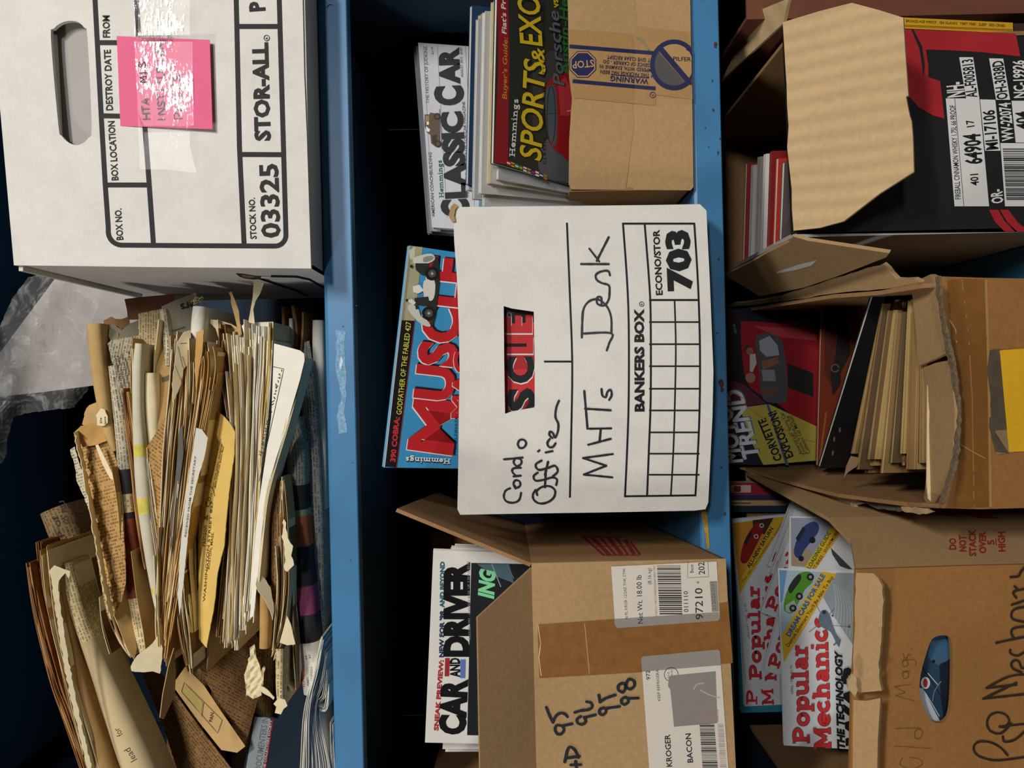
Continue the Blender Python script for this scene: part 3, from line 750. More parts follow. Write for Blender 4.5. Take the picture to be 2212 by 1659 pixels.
pr.ring(1450, 1457, 15, 1.3, T2); pr.text('U.S.', (1446, 1464), (1446, 1450), 4, T2); pr.text('INSPECTED', (1453, 1467), (1453, 1447), 3.5, T2)
pr.poly([(1445, 1461), (1452, 1459), (1546, 1450), (1550, 1562), (1456, 1570), (1448, 1490), (1443, 1482)], M('grey_tape_patch', '#86807b', rough=0.38, var=0.04, scale=60))
pr.line([(1498, 1490), (1506, 1478), (1521, 1476)], 3, '#a5a09a', curve=3); pr.line([(1512, 1490), (1530, 1500), (1556, 1508)], 2.4, '#aaa59e', curve=3)
pr.text('KROGER', (1452, 1656), (1447, 1586), 11.5, T2, .02); pr.text('BACON', (1497, 1647), (1492, 1584), 11.5, T2, .02)
pr.bars(1511, 1543, 1564, 1664, T2, 44, 1518, 1551, seed=8); pr.bars(1510, 1552, 1533, 1558, '#93807a', 14, seed=2); pr.bars(1550, 1562, 1564, 1664, '#ab9a92', 40, 1556, 1570, seed=8)
pr.build(cb, 'shipping_label', parent=cf, label='white product label with barcode')
pr = Print(dC, .0006)
hw(pr, [[(252, 1404), (228, 1404), (218, 1428), (232, 1454), (256, 1454), (272, 1430), (262, 1406)], [(264, 1406), (320, 1394)],
        [(166, 1296), (186, 1346), (206, 1386)], [(206, 1384), (222, 1350), (250, 1330), (278, 1336), (292, 1352)],
        [(372, 1350), (350, 1366), (354, 1390), (382, 1397), (402, 1380), (392, 1354)], [(396, 1356), (460, 1340)],
        [(336, 1326), (378, 1314), (414, 1310), (440, 1294), (432, 1268), (406, 1262)],
        [(510, 1298), (486, 1308), (484, 1328), (500, 1341), (522, 1326), (520, 1300)], [(520, 1302), (604, 1290)],
        [(480, 1222), (486, 1264)], [(486, 1264), (524, 1240), (578, 1222)],
        [(642, 1234), (618, 1246), (616, 1268), (636, 1278), (656, 1262), (652, 1240)], [(654, 1242), (716, 1240)],
        [(622, 1206), (596, 1190), (600, 1162), (628, 1152), (646, 1176), (668, 1186), (692, 1168), (688, 1136), (660, 1128), (644, 1152), (636, 1190), (622, 1206)],
        [(276, 1622), (298, 1538), (332, 1546), (358, 1596)], [(280, 1600), (364, 1588)], [(312, 1640), (372, 1638)], [(340, 1618), (346, 1660)]], 1120, 1060, 2.769, 6.4, MK)
pr.build(cb, 'handwriting', parent=cf, label='thick black marker numbers')
dsd = DepW(A, A + dv * .3, A + UH)
pr = Print(dsd, .0005)
for k, (a, b) in enumerate((((1305, 1200), (1258, 1158)), ((1318, 1200), (1276, 1158)), ((1331, 1200), (1294, 1158)), ((1344, 1199), (1313, 1160)), ((1357, 1199), (1330, 1160)), ((1370, 1198), (1350, 1166)), ((1383, 1198), (1362, 1170)))):
    pr.line([a, b], 8 if k % 2 else 5, '#8c2f2a')
for y in (1199, 1180, 1160): pr.line([(1256 + (y - 1158) * 1.1, y), (1345 + (y - 1158) * .9, y)], 2.5, '#8c2f2a')
pr.build(cb, 'red_side_print', parent=sp)
cb.finish()

# ---------------- whisky carton (bottom shelf, right)
wh = Thing('whisky_carton', 'black and red printed liquor carton with open tan flaps, right on bottom shelf', 'box')
BLK = M('black_carton', '#1c1b1c', rough=0.55, var=0.06, scale=60, spec=0.3); RED = M('red_carton_print', '#a3242b', rough=0.5, var=0.05, scale=60)
SILV = M('silver_carton', '#a9a8a6', rough=0.5, var=0.05, scale=20, spec=0.4)
yh = .77
zbl = CAMZ + ZB + .0005
dH = flat(yh)
whf = plate(wh, 'front_panel', [(1692, 56), (1712, 506), (2310, 500), (2306, 82)], dH, BLK, .004, step=80, sub=80)
hl = P(1712, 507, yh); hr = P(1692, 56, yh)
xl_, xr_ = P(2000, 506, yh).x, P(2000, 68, yh).x
ztl = hl.z - .0005
ybk = 1.10
hw1 = wall(wh, 'side_panel', [(xl_, yh, zbl), (xl_, ybk, zbl), (xl_, ybk, ztl), (xl_, yh, ztl)], (.004, 0, 0), SILV)
wall(wh, 'side_panel', [(xr_, yh + .004, zbl), (xr_, ybk, zbl), (xr_, ybk, ztl), (xr_, yh + .004, ztl)], (-.004, 0, 0), CARD2)
wall(wh, 'back_panel', [(xl_, ybk, zbl), (xr_, ybk, zbl), (xr_, ybk, ztl), (xl_, ybk, ztl)], (0, .004, 0), CARD2)
wall(wh, 'bottom_panel', [(xl_, yh + .004, zbl), (xr_, yh + .004, zbl), (xr_, ybk, zbl), (xl_, ybk, zbl)], (0, 0, .004), CARD2)
rs = random.Random(5)
hinge = [(1690 + i * 2.2 + rs.uniform(-3, 3), 48 + i * 45) for i in range(11)]
dF = Dep([(1692, 50, yh - .001), (1712, 500, yh - .001), (1958, 210, .700)])
plate(wh, 'front_flap', hinge + [(1770, 492), (1822, 478), (1900, 418), (1974, 371), (1972, 300), (1969, 262), (1965, 250), (1962, 236), (1957, 209), (1962, 206), (1956, 120), (1951, 38), (1900, 22), (1840, 6), (1770, 24)], dF, CARDI, .0035, step=60, sub=40, uvrot=math.radians(80))
# right flap, folded out and up; left flap folded out
rt = Vector((xr_, yh, ztl))
plate(wh, 'flap', [(1692, 50), (1588, 146), (1557, 176), (1600, 90), (1648, 19), (1704, -4), (1698, 20)], Dep([(1692, 50, .77), (1557, 176, .93), (1690, -4, .76)]), CARDI, .0035, step=40, sub=30)
lfp = plate(wh, 'flap', [(1566, 594), (1620, 568), (1660, 545), (1704, 523), (1714, 511), (1745, 520), (1921, 547), (1914, 556), (1817, 594), (1734, 622), (1640, 640)], Dep([(1566, 594, .95), (1714, 511, .765), (1921, 547, .70)]), CARD, .0035, step=40, sub=30)
pr = Print(Dep([(1566, 594, .95), (1714, 511, .765), (1921, 547, .70)]), .0006)
pr.poly([(1678, 587), (1700, 580), (1730, 570), (1765, 562), (1752, 574), (1720, 583), (1678, 591)], '#d3d1ce'); pr.build(wh, 'torn_white_patch', parent=lfp)
pr = Print(dH, .0004)
pr.poly([(1946, 63), (2194, 72), (2204, 122), (2123, 113), (2060, 109), (2000, 107), (2005, 140), (2005.5, 167), (2031, 175), (2040, 256), (2014.6, 249), (1985, 232), (1963, 208), (1950, 190)], RED)
pr.poly([(1968, 63), (1973, 63), (1992, 100), (1998, 140), (1995, 168), (1993, 150), (1986, 105)], BLK)
pr.poly([(2136, 453), (2156, 453), (2170, 478), (2192, 500), (2170, 500), (2150, 480)], RED); pr.poly([(2160, 453), (2178, 453), (2200, 482), (2225, 500), (2197, 500), (2176, 480)], RED)
WL = M('carton_white_print', '#d6d5d3', rough=0.5, var=0.02); K = '#17171a'
for q in ([(2043, 212.5), (2115.5, 212.5), (2136.6, 445.6), (2062, 445.6)], [(2117, 214.6), (2150, 215.5), (2161, 325.6), (2128, 325.6)], [(2072, 123.6), (2102, 123.6), (2115.5, 212.5), (2087, 212.5)], [(2136.6, 126), (2167, 126.6), (2182, 215.6), (2151.7, 215.6)],
          [(2161, 309), (2290, 310), (2296, 445.6), (2171, 445.6)], [(2185, 217.7), (2280, 217.7), (2290, 309), (2194, 308)]): pr.poly(q, WL)
pr.line([(2062.5, 213), (2082, 445)], 1.2, K)
for t, a, b, h, c, bo in (('FIREBALL CINNAMON WHISKY 1.75L 66 PROOF', (2075.5, 430), (2063, 227), 11.5, K, .012), ('64904', (2121.6, 353), (2116.5, 288), 35, K, .03), ('17', (2105, 273), (2102.6, 258), 16, K, .02), ('401', (2114.6, 400), (2112.5, 375), 17, K, .02),
                          ('NH-', (2083, 208), (2080, 176), 35, WL, .03), ('AL-F005813', (2111, 209.5), (2100.5, 127), 23, K, .02), ('MI-17106', (2156, 322), (2148, 237), 25, K, .025), ('OH-3038D', (2177, 213), (2166, 130), 23, K, .025), ('WV-22074', (2189.4, 303), (2182, 221), 24, WL, .025),
                          ('NC-19926', (2215, 211), (2212, 130), 24, WL, .025), ('404', (2222, 278), (2219, 240), 25, K, .025), ('OR-', (2167, 438), (2164, 408), 24, WL, .03)): pr.text(t, a, b, h, c, bold=bo)
pr.bars(2166, 2285, 321, 431, K, 46, 2174, 2290, seed=5)
pr.build(wh, 'carton_print', parent=whf, label='red, white and black carton print')
wh.finish()

# ---------------- torn carton (bottom shelf, middle)
tb = Thing('torn_carton', 'torn brown carton with ragged flaps and yellow note, holding old magazines on bottom shelf', 'box')
yt = .69
dT = Dep([(2050, 600, yt), (2050, 1100, yt), (2250, 850, yt)], lambda px, py: -.012 * math.exp(-((py - 880) / 140) ** 2) * max(0, min(1, (2250 - px) / 180)))
tf = plate(tb, 'front_panel', [(2031, 597), (2036, 660), (2044, 715), (2052, 765), (2064, 815), (2072, 890), (2070, 960), (2062, 1010), (2046, 1060), (2035, 1098), (2120, 1100), (2330, 1094), (2330, 604), (2120, 600)], dT, CARDO, .005, step=35, sub=25)
rs = random.Random(9)
def ragged(pts, step, amp, seed=0):
    r_ = random.Random(seed); q = resample(pts, step, closed=False)
    return [(x + r_.uniform(-amp, amp), y + r_.uniform(-amp, amp)) for x, y in q]
dTi = Dep([(2035, 600, yt), (2060, 1020, yt - .004), (1985, 680, yt + .045)])
plate(tb, 'folded_edge', [(2031, 597)] + ragged([(2030, 620), (2044, 715), (2053, 764)], 12, 1.5, 1) + [(2030, 775), (1995, 789), (1991, 750), (1985, 680), (1978, 620), (1990, 606), (2020, 592)], dTi, CARD, .004, step=22, sub=20)
dTj = Dep([(2054, 781, yt - .006), (2060, 1020, yt - .006), (2012, 880, yt + .035)])
plate(tb, 'folded_edge', [(2005, 794), (2030, 784), (2054, 779)] + ragged([(2066, 820), (2073, 890), (2070, 977), (2058, 1030), (2030, 1085)], 12, 1.5, 2) + [(2012, 1092), (2006, 1075), (2014, 995), (2018, 890), (2012, 837)], dTj, CARD, .004, step=22, sub=20)
plate(tb, 'torn_ridge', ragged([(2029, 596), (2031, 640), (2043, 715), (2052, 765), (2063, 815), (2071, 890), (2069, 960), (2060, 1015), (2034, 1092)], 9, 1.8, 3) + list(reversed(ragged([(2034, 597), (2037, 650), (2048, 712), (2060, 765), (2070, 815), (2077, 890), (2075, 960), (2066, 1015), (2040, 1092)], 9, 2.2, 4))),
      flat(.668), M('torn_liner', '#6b5a45', rough=0.95, var=0.5, scale=400), .006)
# right wall with torn flap, left wall with ragged top
def TP(l): return [P(*q) for q in l]
rw = curtain(tb, 'side_panel', TP([(1995, 612, .695), (1900, 628, .76), (1800, 636, .84), (1680, 655, .96), (1600, 668, 1.06)]), zbl, .004, CARD2, side=-1)
dRf = Dep([(1990, 606, .70), (1600, 668, 1.06), (1905, 572, .74)])
plate(tb, 'flap', ragged([(1990, 610), (1970, 618), (1900, 625), (1800, 634), (1690, 652), (1570, 664)], 25, 1.5, 5) + ragged([(1570, 658), (1680, 642), (1740, 622), (1800, 604), (1860, 584), (1908, 571), (1916, 580), (1924, 592), (1935, 603), (1975, 604)], 14, 2.0, 6), dRf, CARD, .0045, step=30)
lwp = curtain(tb, 'side_panel', TP([(2030, 1098, .694), (1960, 1094, .745), (1880, 1084, .80), (1810, 1074, .85), (1740, 1056, .92), (1670, 1036, .99), (1592, 1010, 1.07)]), zbl, .004, CARD2, side=1)
dLr = lambda px, py: .694 + (2030 - px) / 438 * .376
WT = M('torn_white_liner', '#bdb6a8', rough=0.9, var=0.3, scale=300)
for i, (q, mm) in enumerate((([(1592, 1006), (1640, 1018), (1670, 1028), (1700, 1042), (1690, 1046), (1650, 1032), (1600, 1014)], CARDI), ([(1690, 1038), (1730, 1048), (1770, 1060), (1830, 1076), (1870, 1086), (1850, 1092), (1800, 1080), (1740, 1062), (1700, 1050)], WT),
          ([(1795, 1072), (1803, 1085), (1796, 1094), (1800, 1100), (1810, 1092), (1812, 1080), (1806, 1070)], WT), ([(1822, 1078), (1836, 1090), (1842, 1098), (1824, 1108), (1830, 1112), (1848, 1106), (1850, 1094), (1840, 1080)], CARDI),
          ([(1865, 1086), (1885, 1076), (1905, 1074), (1925, 1086), (1960, 1096), (2000, 1104), (1990, 1110), (1940, 1104), (1890, 1098)], M('torn_dark_liner', '#5a534d', rough=0.8, var=0.5, scale=200)), ([(1950, 1092), (2005, 1098), (2020, 1106), (1990, 1112), (1955, 1104)], CARDI))):
    plate(tb, 'torn_strip', ragged(q + q[:1], 7, 1.6, 20 + i)[:-1], (lambda px, py: dLr(px, py) - .004), mm, .002)
wall(tb, 'bottom_panel', [P(2000, 600, yt), P(2000, 1095, yt), P(2000, 1095, yt), P(2000, 600, yt)][:0] or [Vector((-.10, yt + .004, zbl)), Vector((.085, yt + .004, zbl)), Vector((.11, 1.06, zbl)), Vector((-.115, 1.06, zbl))], (0, 0, .004), CARD2)
wall(tb, 'back_panel', [Vector((-.115, 1.07, zbl)), Vector((.10, 1.07, zbl)), Vector((.10, 1.07, zbl + .2)), Vector((-.115, 1.07, zbl + .2))], (0, .004, 0), CARD2)
pr = Print(dT, .0005)
TB = M('amber_tape', '#7d5324', rough=0.35, var=0.12, scale=90, stain=0.15, spec=0.45)
pr.poly([(2046, 606), (2080, 602), (2128, 604), (2134, 700), (2136, 900), (2138, 1095), (2060, 1098), (2076, 960), (2080, 880), (2072, 810), (2056, 740)], TB, step=30, sub=20)
pr.line([(2078, 604), (2092, 720), (2100, 860), (2104, 1096)], 2, '#9a7242'); pr.line([(2130, 604), (2136, 800), (2140, 1096)], 6, '#a07a48')
pr.line([(2050, 690), (2064, 712), (2066, 740)], 2, '#b08a55', curve=3); pr.line([(2075, 960), (2100, 975), (2128, 990)], 1.6, '#b08a55', curve=3)
pr.build(tb, 'amber_tape', parent=tf, label='shiny amber tape bands')
pr = Print(dT, .0008)
pr.poly([(2138, 756), (2160, 754), (2175, 758), (2172, 860), (2180, 980), (2150, 976), (2136, 920), (2140, 860), (2132, 800)], M('smudged_tape', '#54493a', rough=0.45, var=0.3, scale=60))
pr.poly([(2150, 930), (2185, 928), (2190, 978), (2152, 982)], M('clear_tape_grey', '#8c7350', rough=0.4, var=0.1))
pr.build(tb, 'smudged_tape', parent=tf, label='dark smudged tape')
tb.finish()
yn = Thing('yellow_note', 'yellow paper note stuck on the front of the torn carton', 'note')
plate(yn, 'note_sheet', [(2160, 757), (2330, 744), (2335, 972), (2180, 976)], lambda a, b: dT(a, b) - .0012, M('yellow_paper', '#d9a61c', rough=0.7, var=0.06, scale=150), .0003, step=40, sub=40)
yn.finish()

# ---------------- magazine carton with hand slot (bottom shelf, left)
pb = Thing('hand_slot_carton', 'orange-brown carton with oval hand slot and marker writing, left on bottom shelf', 'box')
yp = .68
dP = flat(yp)
slotp = [(645, 890), (690, 868), (735, 868), (760, 896), (768, 1000), (765, 1200), (752, 1330), (722, 1380), (680, 1390), (632, 1360), (592, 1280), (571, 1190), (580, 1090), (610, 980)]
slotp = smooth_line([(1780 + a / 2.769, 1060 + b / 2.769) for a, b in slotp], 3, True)
pf = plate(pb, 'front_panel', [(1849, 1230), (1846, 1400), (1840, 1500), (1830, 1925), (2400, 1925), (2400, 1216), (2100, 1222)], dP, CARDO, .004, holes=[slotp], step=50, sub=40)
pxr = P(2000, 1226, yp).x; ptz = P(1847, 1400, yp).z - .001; pxl = P(2000, 1920, yp).x
A1 = P(1849, 1232, yp + .001); A3 = P(1790, 1118, .80)
A2 = P(1838, 1155, .742); A2.x = A1.x + (A3.x - A1.x) * (A2.y - A1.y) / (A3.y - A1.y)
psd = curtain(pb, 'side_panel', [A1, A2, A3, P(1742, 1091, .86), P(1640, 1036, 1.0), P(1612, 1020, 1.05)], zbl, .004, CARD, side=-1)
wall(pb, 'side_panel', [(pxl, yp + .004, zbl), (pxl, 1.0, zbl), (pxl, 1.0, ptz), (pxl, yp + .004, ptz)], (.004, 0, 0), CARD2)
wall(pb, 'back_panel', [(pxl, 1.06, zbl), (-.118, 1.06, zbl), (-.118, 1.06, ptz - .02), (pxl, 1.06, ptz - .02)], (0, .004, 0), CARD2)
wall(pb, 'bottom_panel', [(pxl, yp + .004, zbl), (pxr, yp + .004, zbl), (-.122, 1.06, zbl), (pxl, 1.06, zbl)], (0, 0, .004), CARD2)
dPf = Dep([(1847, 1230, yp - .001), (1846, 1500, yp - .001), (1920, 1300, yp - .022)])
plate(pb, 'folded_flap', ragged([(1850, 1236), (1846, 1300), (1848, 1340), (1843, 1420), (1842, 1490)], 12, 1.4, 8) + [(1860, 1496), (1905, 1492)] + ragged([(1902, 1480), (1898, 1440), (1904, 1380), (1908, 1300), (1906, 1268)], 10, 1, 9) + [(1898, 1250), (1886, 1238)], dPf, CARD, .004, step=25)
plate(pb, 'folded_flap', ragged([(1843, 1512), (1842, 1560), (1838, 1600), (1836, 1660), (1834, 1720)], 12, 1.2, 10) + [(1894, 1720), (1896, 1600), (1902, 1508), (1870, 1514)], dPf, CARD, .004, step=25)
plate(pb, 'torn_tab', ragged([(1832, 1470), (1842, 1456), (1850, 1462), (1852, 1490), (1846, 1504), (1834, 1490), (1832, 1470)], 6, 1.5, 11)[:-1], flat(.664), CARDI, .003)
dPs = DepW(A1, Vector((A3.x, A3.y, A1.z)), Vector((A1.x, A1.y, zbl)))
pr = Print(dPs, .0008); RI = '#9c3129'
for t, a, b in (('DO', (2065, 1187), (2064.6, 1162)), ('NOT', (2087, 1191), (2086, 1156)), ('STACK', (2108.5, 1201), (2107, 1143)), ('OVER', (2130, 1195), (2129, 1148)), ('5', (2148, 1176), (2147, 1165)), ('HIGH', (2171.5, 1191), (2170, 1148))): pr.text(t, a, b, 14, RI, .035)
pr.line([(2152, 1178), (2151, 1163)], 2, RI)
pr.build(pb, 'red_side_print', parent=psd, label='red stacking warning print')
pr = Print(dPs, .0008)
pr.poly([(2088, 1107), (2100, 1106), (2150, 1117), (2160, 1120), (2110, 1119), (2098, 1113)], RI)
pr.build(pb, 'red_mark', parent=psd)
pr = Print(dP, .0005)
PMK = M('brown_black_marker', '#33261b', rough=0.5, var=0.15, scale=200)
hw(pr, [[(1098, 1582), (1060, 1540), (1000, 1506), (930, 1500), (896, 1530), (908, 1572), (960, 1600), (1050, 1612), (1250, 1586)],
        [(1120, 1394), (1060, 1450), (1000, 1440), (975, 1395), (992, 1346), (1040, 1326), (1090, 1342), (1108, 1382), (1080, 1412), (1050, 1410)],
        [(1050, 1412), (1150, 1400), (1260, 1390)], [(1070, 1470), (1080, 1500), (1140, 1490), (1200, 1440)],
        [(1260, 1210), (952, 1244)], [(952, 1244), (1150, 1150)], [(1150, 1160), (972, 1180)], [(972, 1180), (1110, 1110), (1250, 1096)],
        [(1180, 1086), (1132, 1064), (1120, 1036), (1140, 1014), (1166, 1022), (1186, 1062), (1230, 1040)],
        [(1114, 952), (1116, 972), (1160, 986), (1220, 950)], [(1030, 910), (1120, 890), (1260, 862)], [(1140, 888), (1120, 850), (1142, 820), (1250, 806)],
        [(1240, 790), (1140, 772), (1120, 740), (1150, 704), (1250, 690)], [(1124, 682), (1250, 640)], [(1150, 640), (1136, 602), (1250, 580)], [(1140, 572), (1160, 590)],
        [(1116, 516), (1164, 510), (1180, 480), (1240, 420)]], 1780, 1060, 2.769, 5.6, PMK)
pr.build(pb, 'marker_writing', parent=pf, label='black marker writing')
pr = Print(dP, .0005)
hw(pr, [[(470, 1600), (455, 1640), (520, 1665), (585, 1640), (570, 1605), (510, 1595)], [(420, 1528), (520, 1534), (640, 1542)], [(425, 1424), (500, 1420), (580, 1420)], [(570, 1425), (590, 1445), (575, 1480), (545, 1480), (545, 1440), (570, 1425)],
        ], 1780, 1060, 2.769, 1.4, '#5f4426')
pr.build(pb, 'pencil_writing', parent=pf, label='faint pencil writing')
pr = Print(dP, .0005)
hw(pr, [[(540, 1258), (428, 1226)], [(428, 1226), (486, 1206)], [(486, 1206), (420, 1172)], [(420, 1172), (520, 1158)], [(475, 1120), (470, 1090), (500, 1085), (505, 1115), (480, 1125)], [(470, 1082), (515, 1078)],
        [(472, 1050), (470, 1020), (496, 1016), (500, 1046), (474, 1052)], [(470, 1012), (540, 1012), (548, 1045)], [(472, 975), (482, 1000), (498, 996), (504, 975), (520, 990)], [(524, 944), (528, 946)]], 1780, 1060, 2.769, 1.4, '#5f4426')
pr.build(pb, 'pencil_writing', parent=pf, label='faint pencil writing')
pb.finish()

# ---------------- brown box at the far right of the bottom shelf
fb_ = Thing('reddish_brown_carton', 'shadowed reddish-brown carton at the far right end of bottom shelf', 'box')
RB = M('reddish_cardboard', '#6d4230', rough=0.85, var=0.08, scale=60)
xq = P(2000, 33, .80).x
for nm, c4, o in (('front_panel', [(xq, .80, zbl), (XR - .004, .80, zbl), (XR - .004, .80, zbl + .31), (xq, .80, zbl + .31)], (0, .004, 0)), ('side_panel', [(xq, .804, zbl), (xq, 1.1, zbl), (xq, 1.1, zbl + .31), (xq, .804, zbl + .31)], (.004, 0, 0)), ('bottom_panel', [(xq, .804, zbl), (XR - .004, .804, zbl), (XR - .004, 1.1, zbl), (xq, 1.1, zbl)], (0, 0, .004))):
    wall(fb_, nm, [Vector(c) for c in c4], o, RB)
fb_.finish()
# ================================================================ magazines
def C4(quad, dep): return [P(x, y, dep(x, y)) for x, y in quad]
def mag3(th, c, thick, cover, pages=PAPER, leaves=4, back=None, seed=1, side=None):
    """magazine from its four front corners (TL, TR, BR, BL): thin cover, several leaf bundles, back cover"""
    n = (c[1] - c[0]).cross(c[3] - c[0]).normalized()
    if n.y < 0: n = -n
    if side is not None: n = side
    ct = min(.0005, thick * .15)
    fc = th.mesh('front_cover', *hexa(c, n * ct), cover)
    r_ = random.Random(seed); bits = []
    e1 = (c[1] - c[0]).normalized(); e2 = (c[3] - c[0]).normalized()
    t0 = ct
    for i in range(leaves):
        t1 = ct + (thick - 2 * ct) * (i + 1) / leaves
        a = [r_.uniform(.0002, .0014) for _ in range(4)]
        q = [c[0] + e1 * a[0] + e2 * a[2], c[1] - e1 * a[1] + e2 * a[2], c[2] - e1 * a[1], c[3] + e1 * a[0]]
        bits.append(hexa([p + n * (t0 + .00004) for p in q], n * (t1 - t0 - .00012)))
        t0 = t1
    th.mesh('pages', *join(bits), pages)
    th.mesh('back_cover', *hexa([p + n * (thick - ct) for p in c], n * ct), back or cover)
    return fc
def mag(name, label, quad, dpts, thick, cover, group=None, pages=PAPER, leaves=4, back=None, seed=1, zoff=0.0):
    th = Thing(name, label, 'magazine', group)
    dep0 = Dep(dpts); dep = (lambda x, y: dep0(x, y) + zoff) if zoff else dep0
    c = C4(quad, dep)
    fc = mag3(th, c, thick, cover, pages, leaves, back, seed)
    return th, dep, fc
# slab-serif letters
def _loop(cx, cy, rx, ry, n=12): return [(cx + rx * math.cos(2 * math.pi * i / n), cy + ry * math.sin(2 * math.pi * i / n)) for i in range(n + 2)]
SL = {'P': (.80, [[(.2, 0), (.2, 1)], [(.2, .9), (.5, .9), (.68, .72), (.5, .5), (.2, .48)]], [[(0, .07), (.42, .07)], [(0, .93), (.3, .93)]]),
      'o': (.68, [_loop(.33, .35, .23, .27)], []), 'p': (.74, [[(.18, -.3), (.18, .7)], _loop(.42, .35, .2, .26)], [[(0, -.25), (.38, -.25)], [(0, .64), (.2, .64)]]),
      'u': (.78, [[(.17, .7), (.17, .2), (.3, .09), (.5, .14), (.58, .3)], [(.58, .7), (.58, 0)]], [[(0, .64), (.2, .64)], [(.42, .64), (.6, .64)], [(.58, .06), (.76, .06)]]),
      'l': (.42, [[(.2, 0), (.2, 1)]], [[(0, .06), (.4, .06)], [(.02, .94), (.2, .94)]]),
      'a': (.66, [[(.1, .56), (.3, .62), (.46, .48), (.46, 0)], [(.46, .36), (.2, .34), (.12, .2), (.2, .1), (.46, .17)]], [[(.46, .06), (.64, .06)]]),
      'r': (.56, [[(.2, 0), (.2, .7)], [(.2, .45), (.34, .62), (.5, .58)]], [[(0, .06), (.42, .06)], [(0, .64), (.2, .64)]]),
      'M': (1.04, [[(.16, 0), (.16, 1)], [(.16, .95), (.5, .25)], [(.5, .25), (.84, .95)], [(.84, 0), (.84, 1)]], [[(0, .06), (.33, .06)], [(.67, .06), (1, .06)], [(0, .94), (.2, .94)], [(.8, .94), (1, .94)]]),
      'e': (.64, [[(.1, .36), (.54, .37), (.48, .56), (.32, .63), (.12, .48), (.12, .22), (.32, .09), (.54, .17)]], []),
      'c': (.62, [[(.5, .54), (.32, .63), (.12, .48), (.12, .22), (.32, .09), (.54, .18)]], []),
      'h': (.80, [[(.2, 0), (.2, 1)], [(.2, .46), (.38, .62), (.58, .5), (.58, 0)]], [[(0, .06), (.38, .06)], [(.44, .06), (.76, .06)], [(.02, .94), (.2, .94)]]),
      'n': (.80, [[(.2, 0), (.2, .7)], [(.2, .46), (.38, .62), (.58, .5), (.58, 0)]], [[(0, .06), (.38, .06)], [(.44, .06), (.76, .06)], [(.02, .64), (.2, .64)]]),
      'm': (1.16, [[(.2, 0), (.2, .7)], [(.2, .46), (.38, .62), (.56, .5), (.56, 0)], [(.56, .46), (.74, .62), (.92, .5), (.92, 0)]], [[(0, .06), (.36, .06)], [(.42, .06), (.7, .06)], [(.78, .06), (1.1, .06)], [(.02, .64), (.2, .64)]]),
      'i': (.42, [[(.2, 0), (.2, .7)], [(.2, .84), (.2, 1.02)]], [[(0, .06), (.4, .06)], [(.02, .64), (.2, .64)]]),
      's': (.58, [[(.46, .54), (.3, .63), (.13, .52), (.28, .37), (.46, .22), (.3, .08), (.08, .17)]], []),
      'g': (.68, [_loop(.3, .42, .18, .2), [(.44, .3), (.14, .12), (.5, 0), (.5, -.2), (.2, -.28), (.08, -.12)], [(.44, .58), (.6, .66)]], []),
      'H': (1.0, [[(.2, 0), (.2, 1)], [(.78, 0), (.78, 1)], [(.2, .5), (.78, .5)]], [[(0, .06), (.4, .06)], [(.58, .06), (.98, .06)], [(0, .94), (.4, .94)], [(.58, .94), (.98, .94)]])}
def slabtext(pr, s, a, b, h, mat, wf=.22, outline=None, ow=.07):
    a = Vector(a); b = Vector(b); d = b - a
    tot = sum(SL[c][0] for c in s); up = Vector((d.y, -d.x)).normalized() * h; dx = d / tot
    for ps in ((1, 0) if outline else (0,)):
        x = 0
        for ch in s:
            w_, st, se = SL[ch]
            f_ = lambda q: tuple(a + dx * (x + q[0]) + up * q[1])
            ex = ow * h * 2 if ps else 0
            for q in st: pr.line([f_(k) for k in q], wf * h + ex, outline if ps else mat, curve=3 if len(q) > 2 else 0, sub=8)
            for q in se: pr.line([f_(k) for k in q], wf * h * .62 + ex, outline if ps else mat)
            x += w_
def shadowed(pr, t, a, b, h, mat, sh, off, bold, hi=None, hoff=(0, 0), shear=0.0):
    A_ = lambda q, o: (q[0] + o[0], q[1] + o[1])
    pr.text(t, A_(a, off), A_(b, off), h, sh, bold=bold * 1.25, shear=shear, res=3)
    if hi: pr.text(t, A_(a, hoff), A_(b, hoff), h, hi, bold=bold * 1.1, shear=shear, res=3)
    pr.text(t, a, b, h, mat, bold=bold, shear=shear, res=3)
def carshape(pr, o, ux, uy, body, glass='#2a3036', tyre='#15151a', roof=True):
    """side view of a car: o = rear wheel contact point, ux = picture vector of the car's length, uy = its height"""
    o = Vector(o); ux = Vector(ux); uy = Vector(uy)
    f_ = lambda x, y: tuple(o + ux * x + uy * y)
    pr.poly(smooth_line([f_(*q) for q in ((-.12, .25), (-.1, .55), (.1, .65), (.7, .62), (1.05, .55), (1.12, .35), (1.08, .18), (-.08, .15))], 3, True), body)
    if roof:
        pr.poly([f_(*q) for q in ((.12, .62), (.25, .95), (.58, .98), (.78, .62))], body); pr.poly([f_(*q) for q in ((.2, .65), (.29, .88), (.55, .9), (.68, .65))], glass)
    for x in (.08, .88):
        c = o + ux * x + uy * .18; r = uy.length * .2
        pr.disc(c.x, c.y, r, tyre, 12); pr.disc(c.x, c.y, r * .5, '#8d8f92', 10)

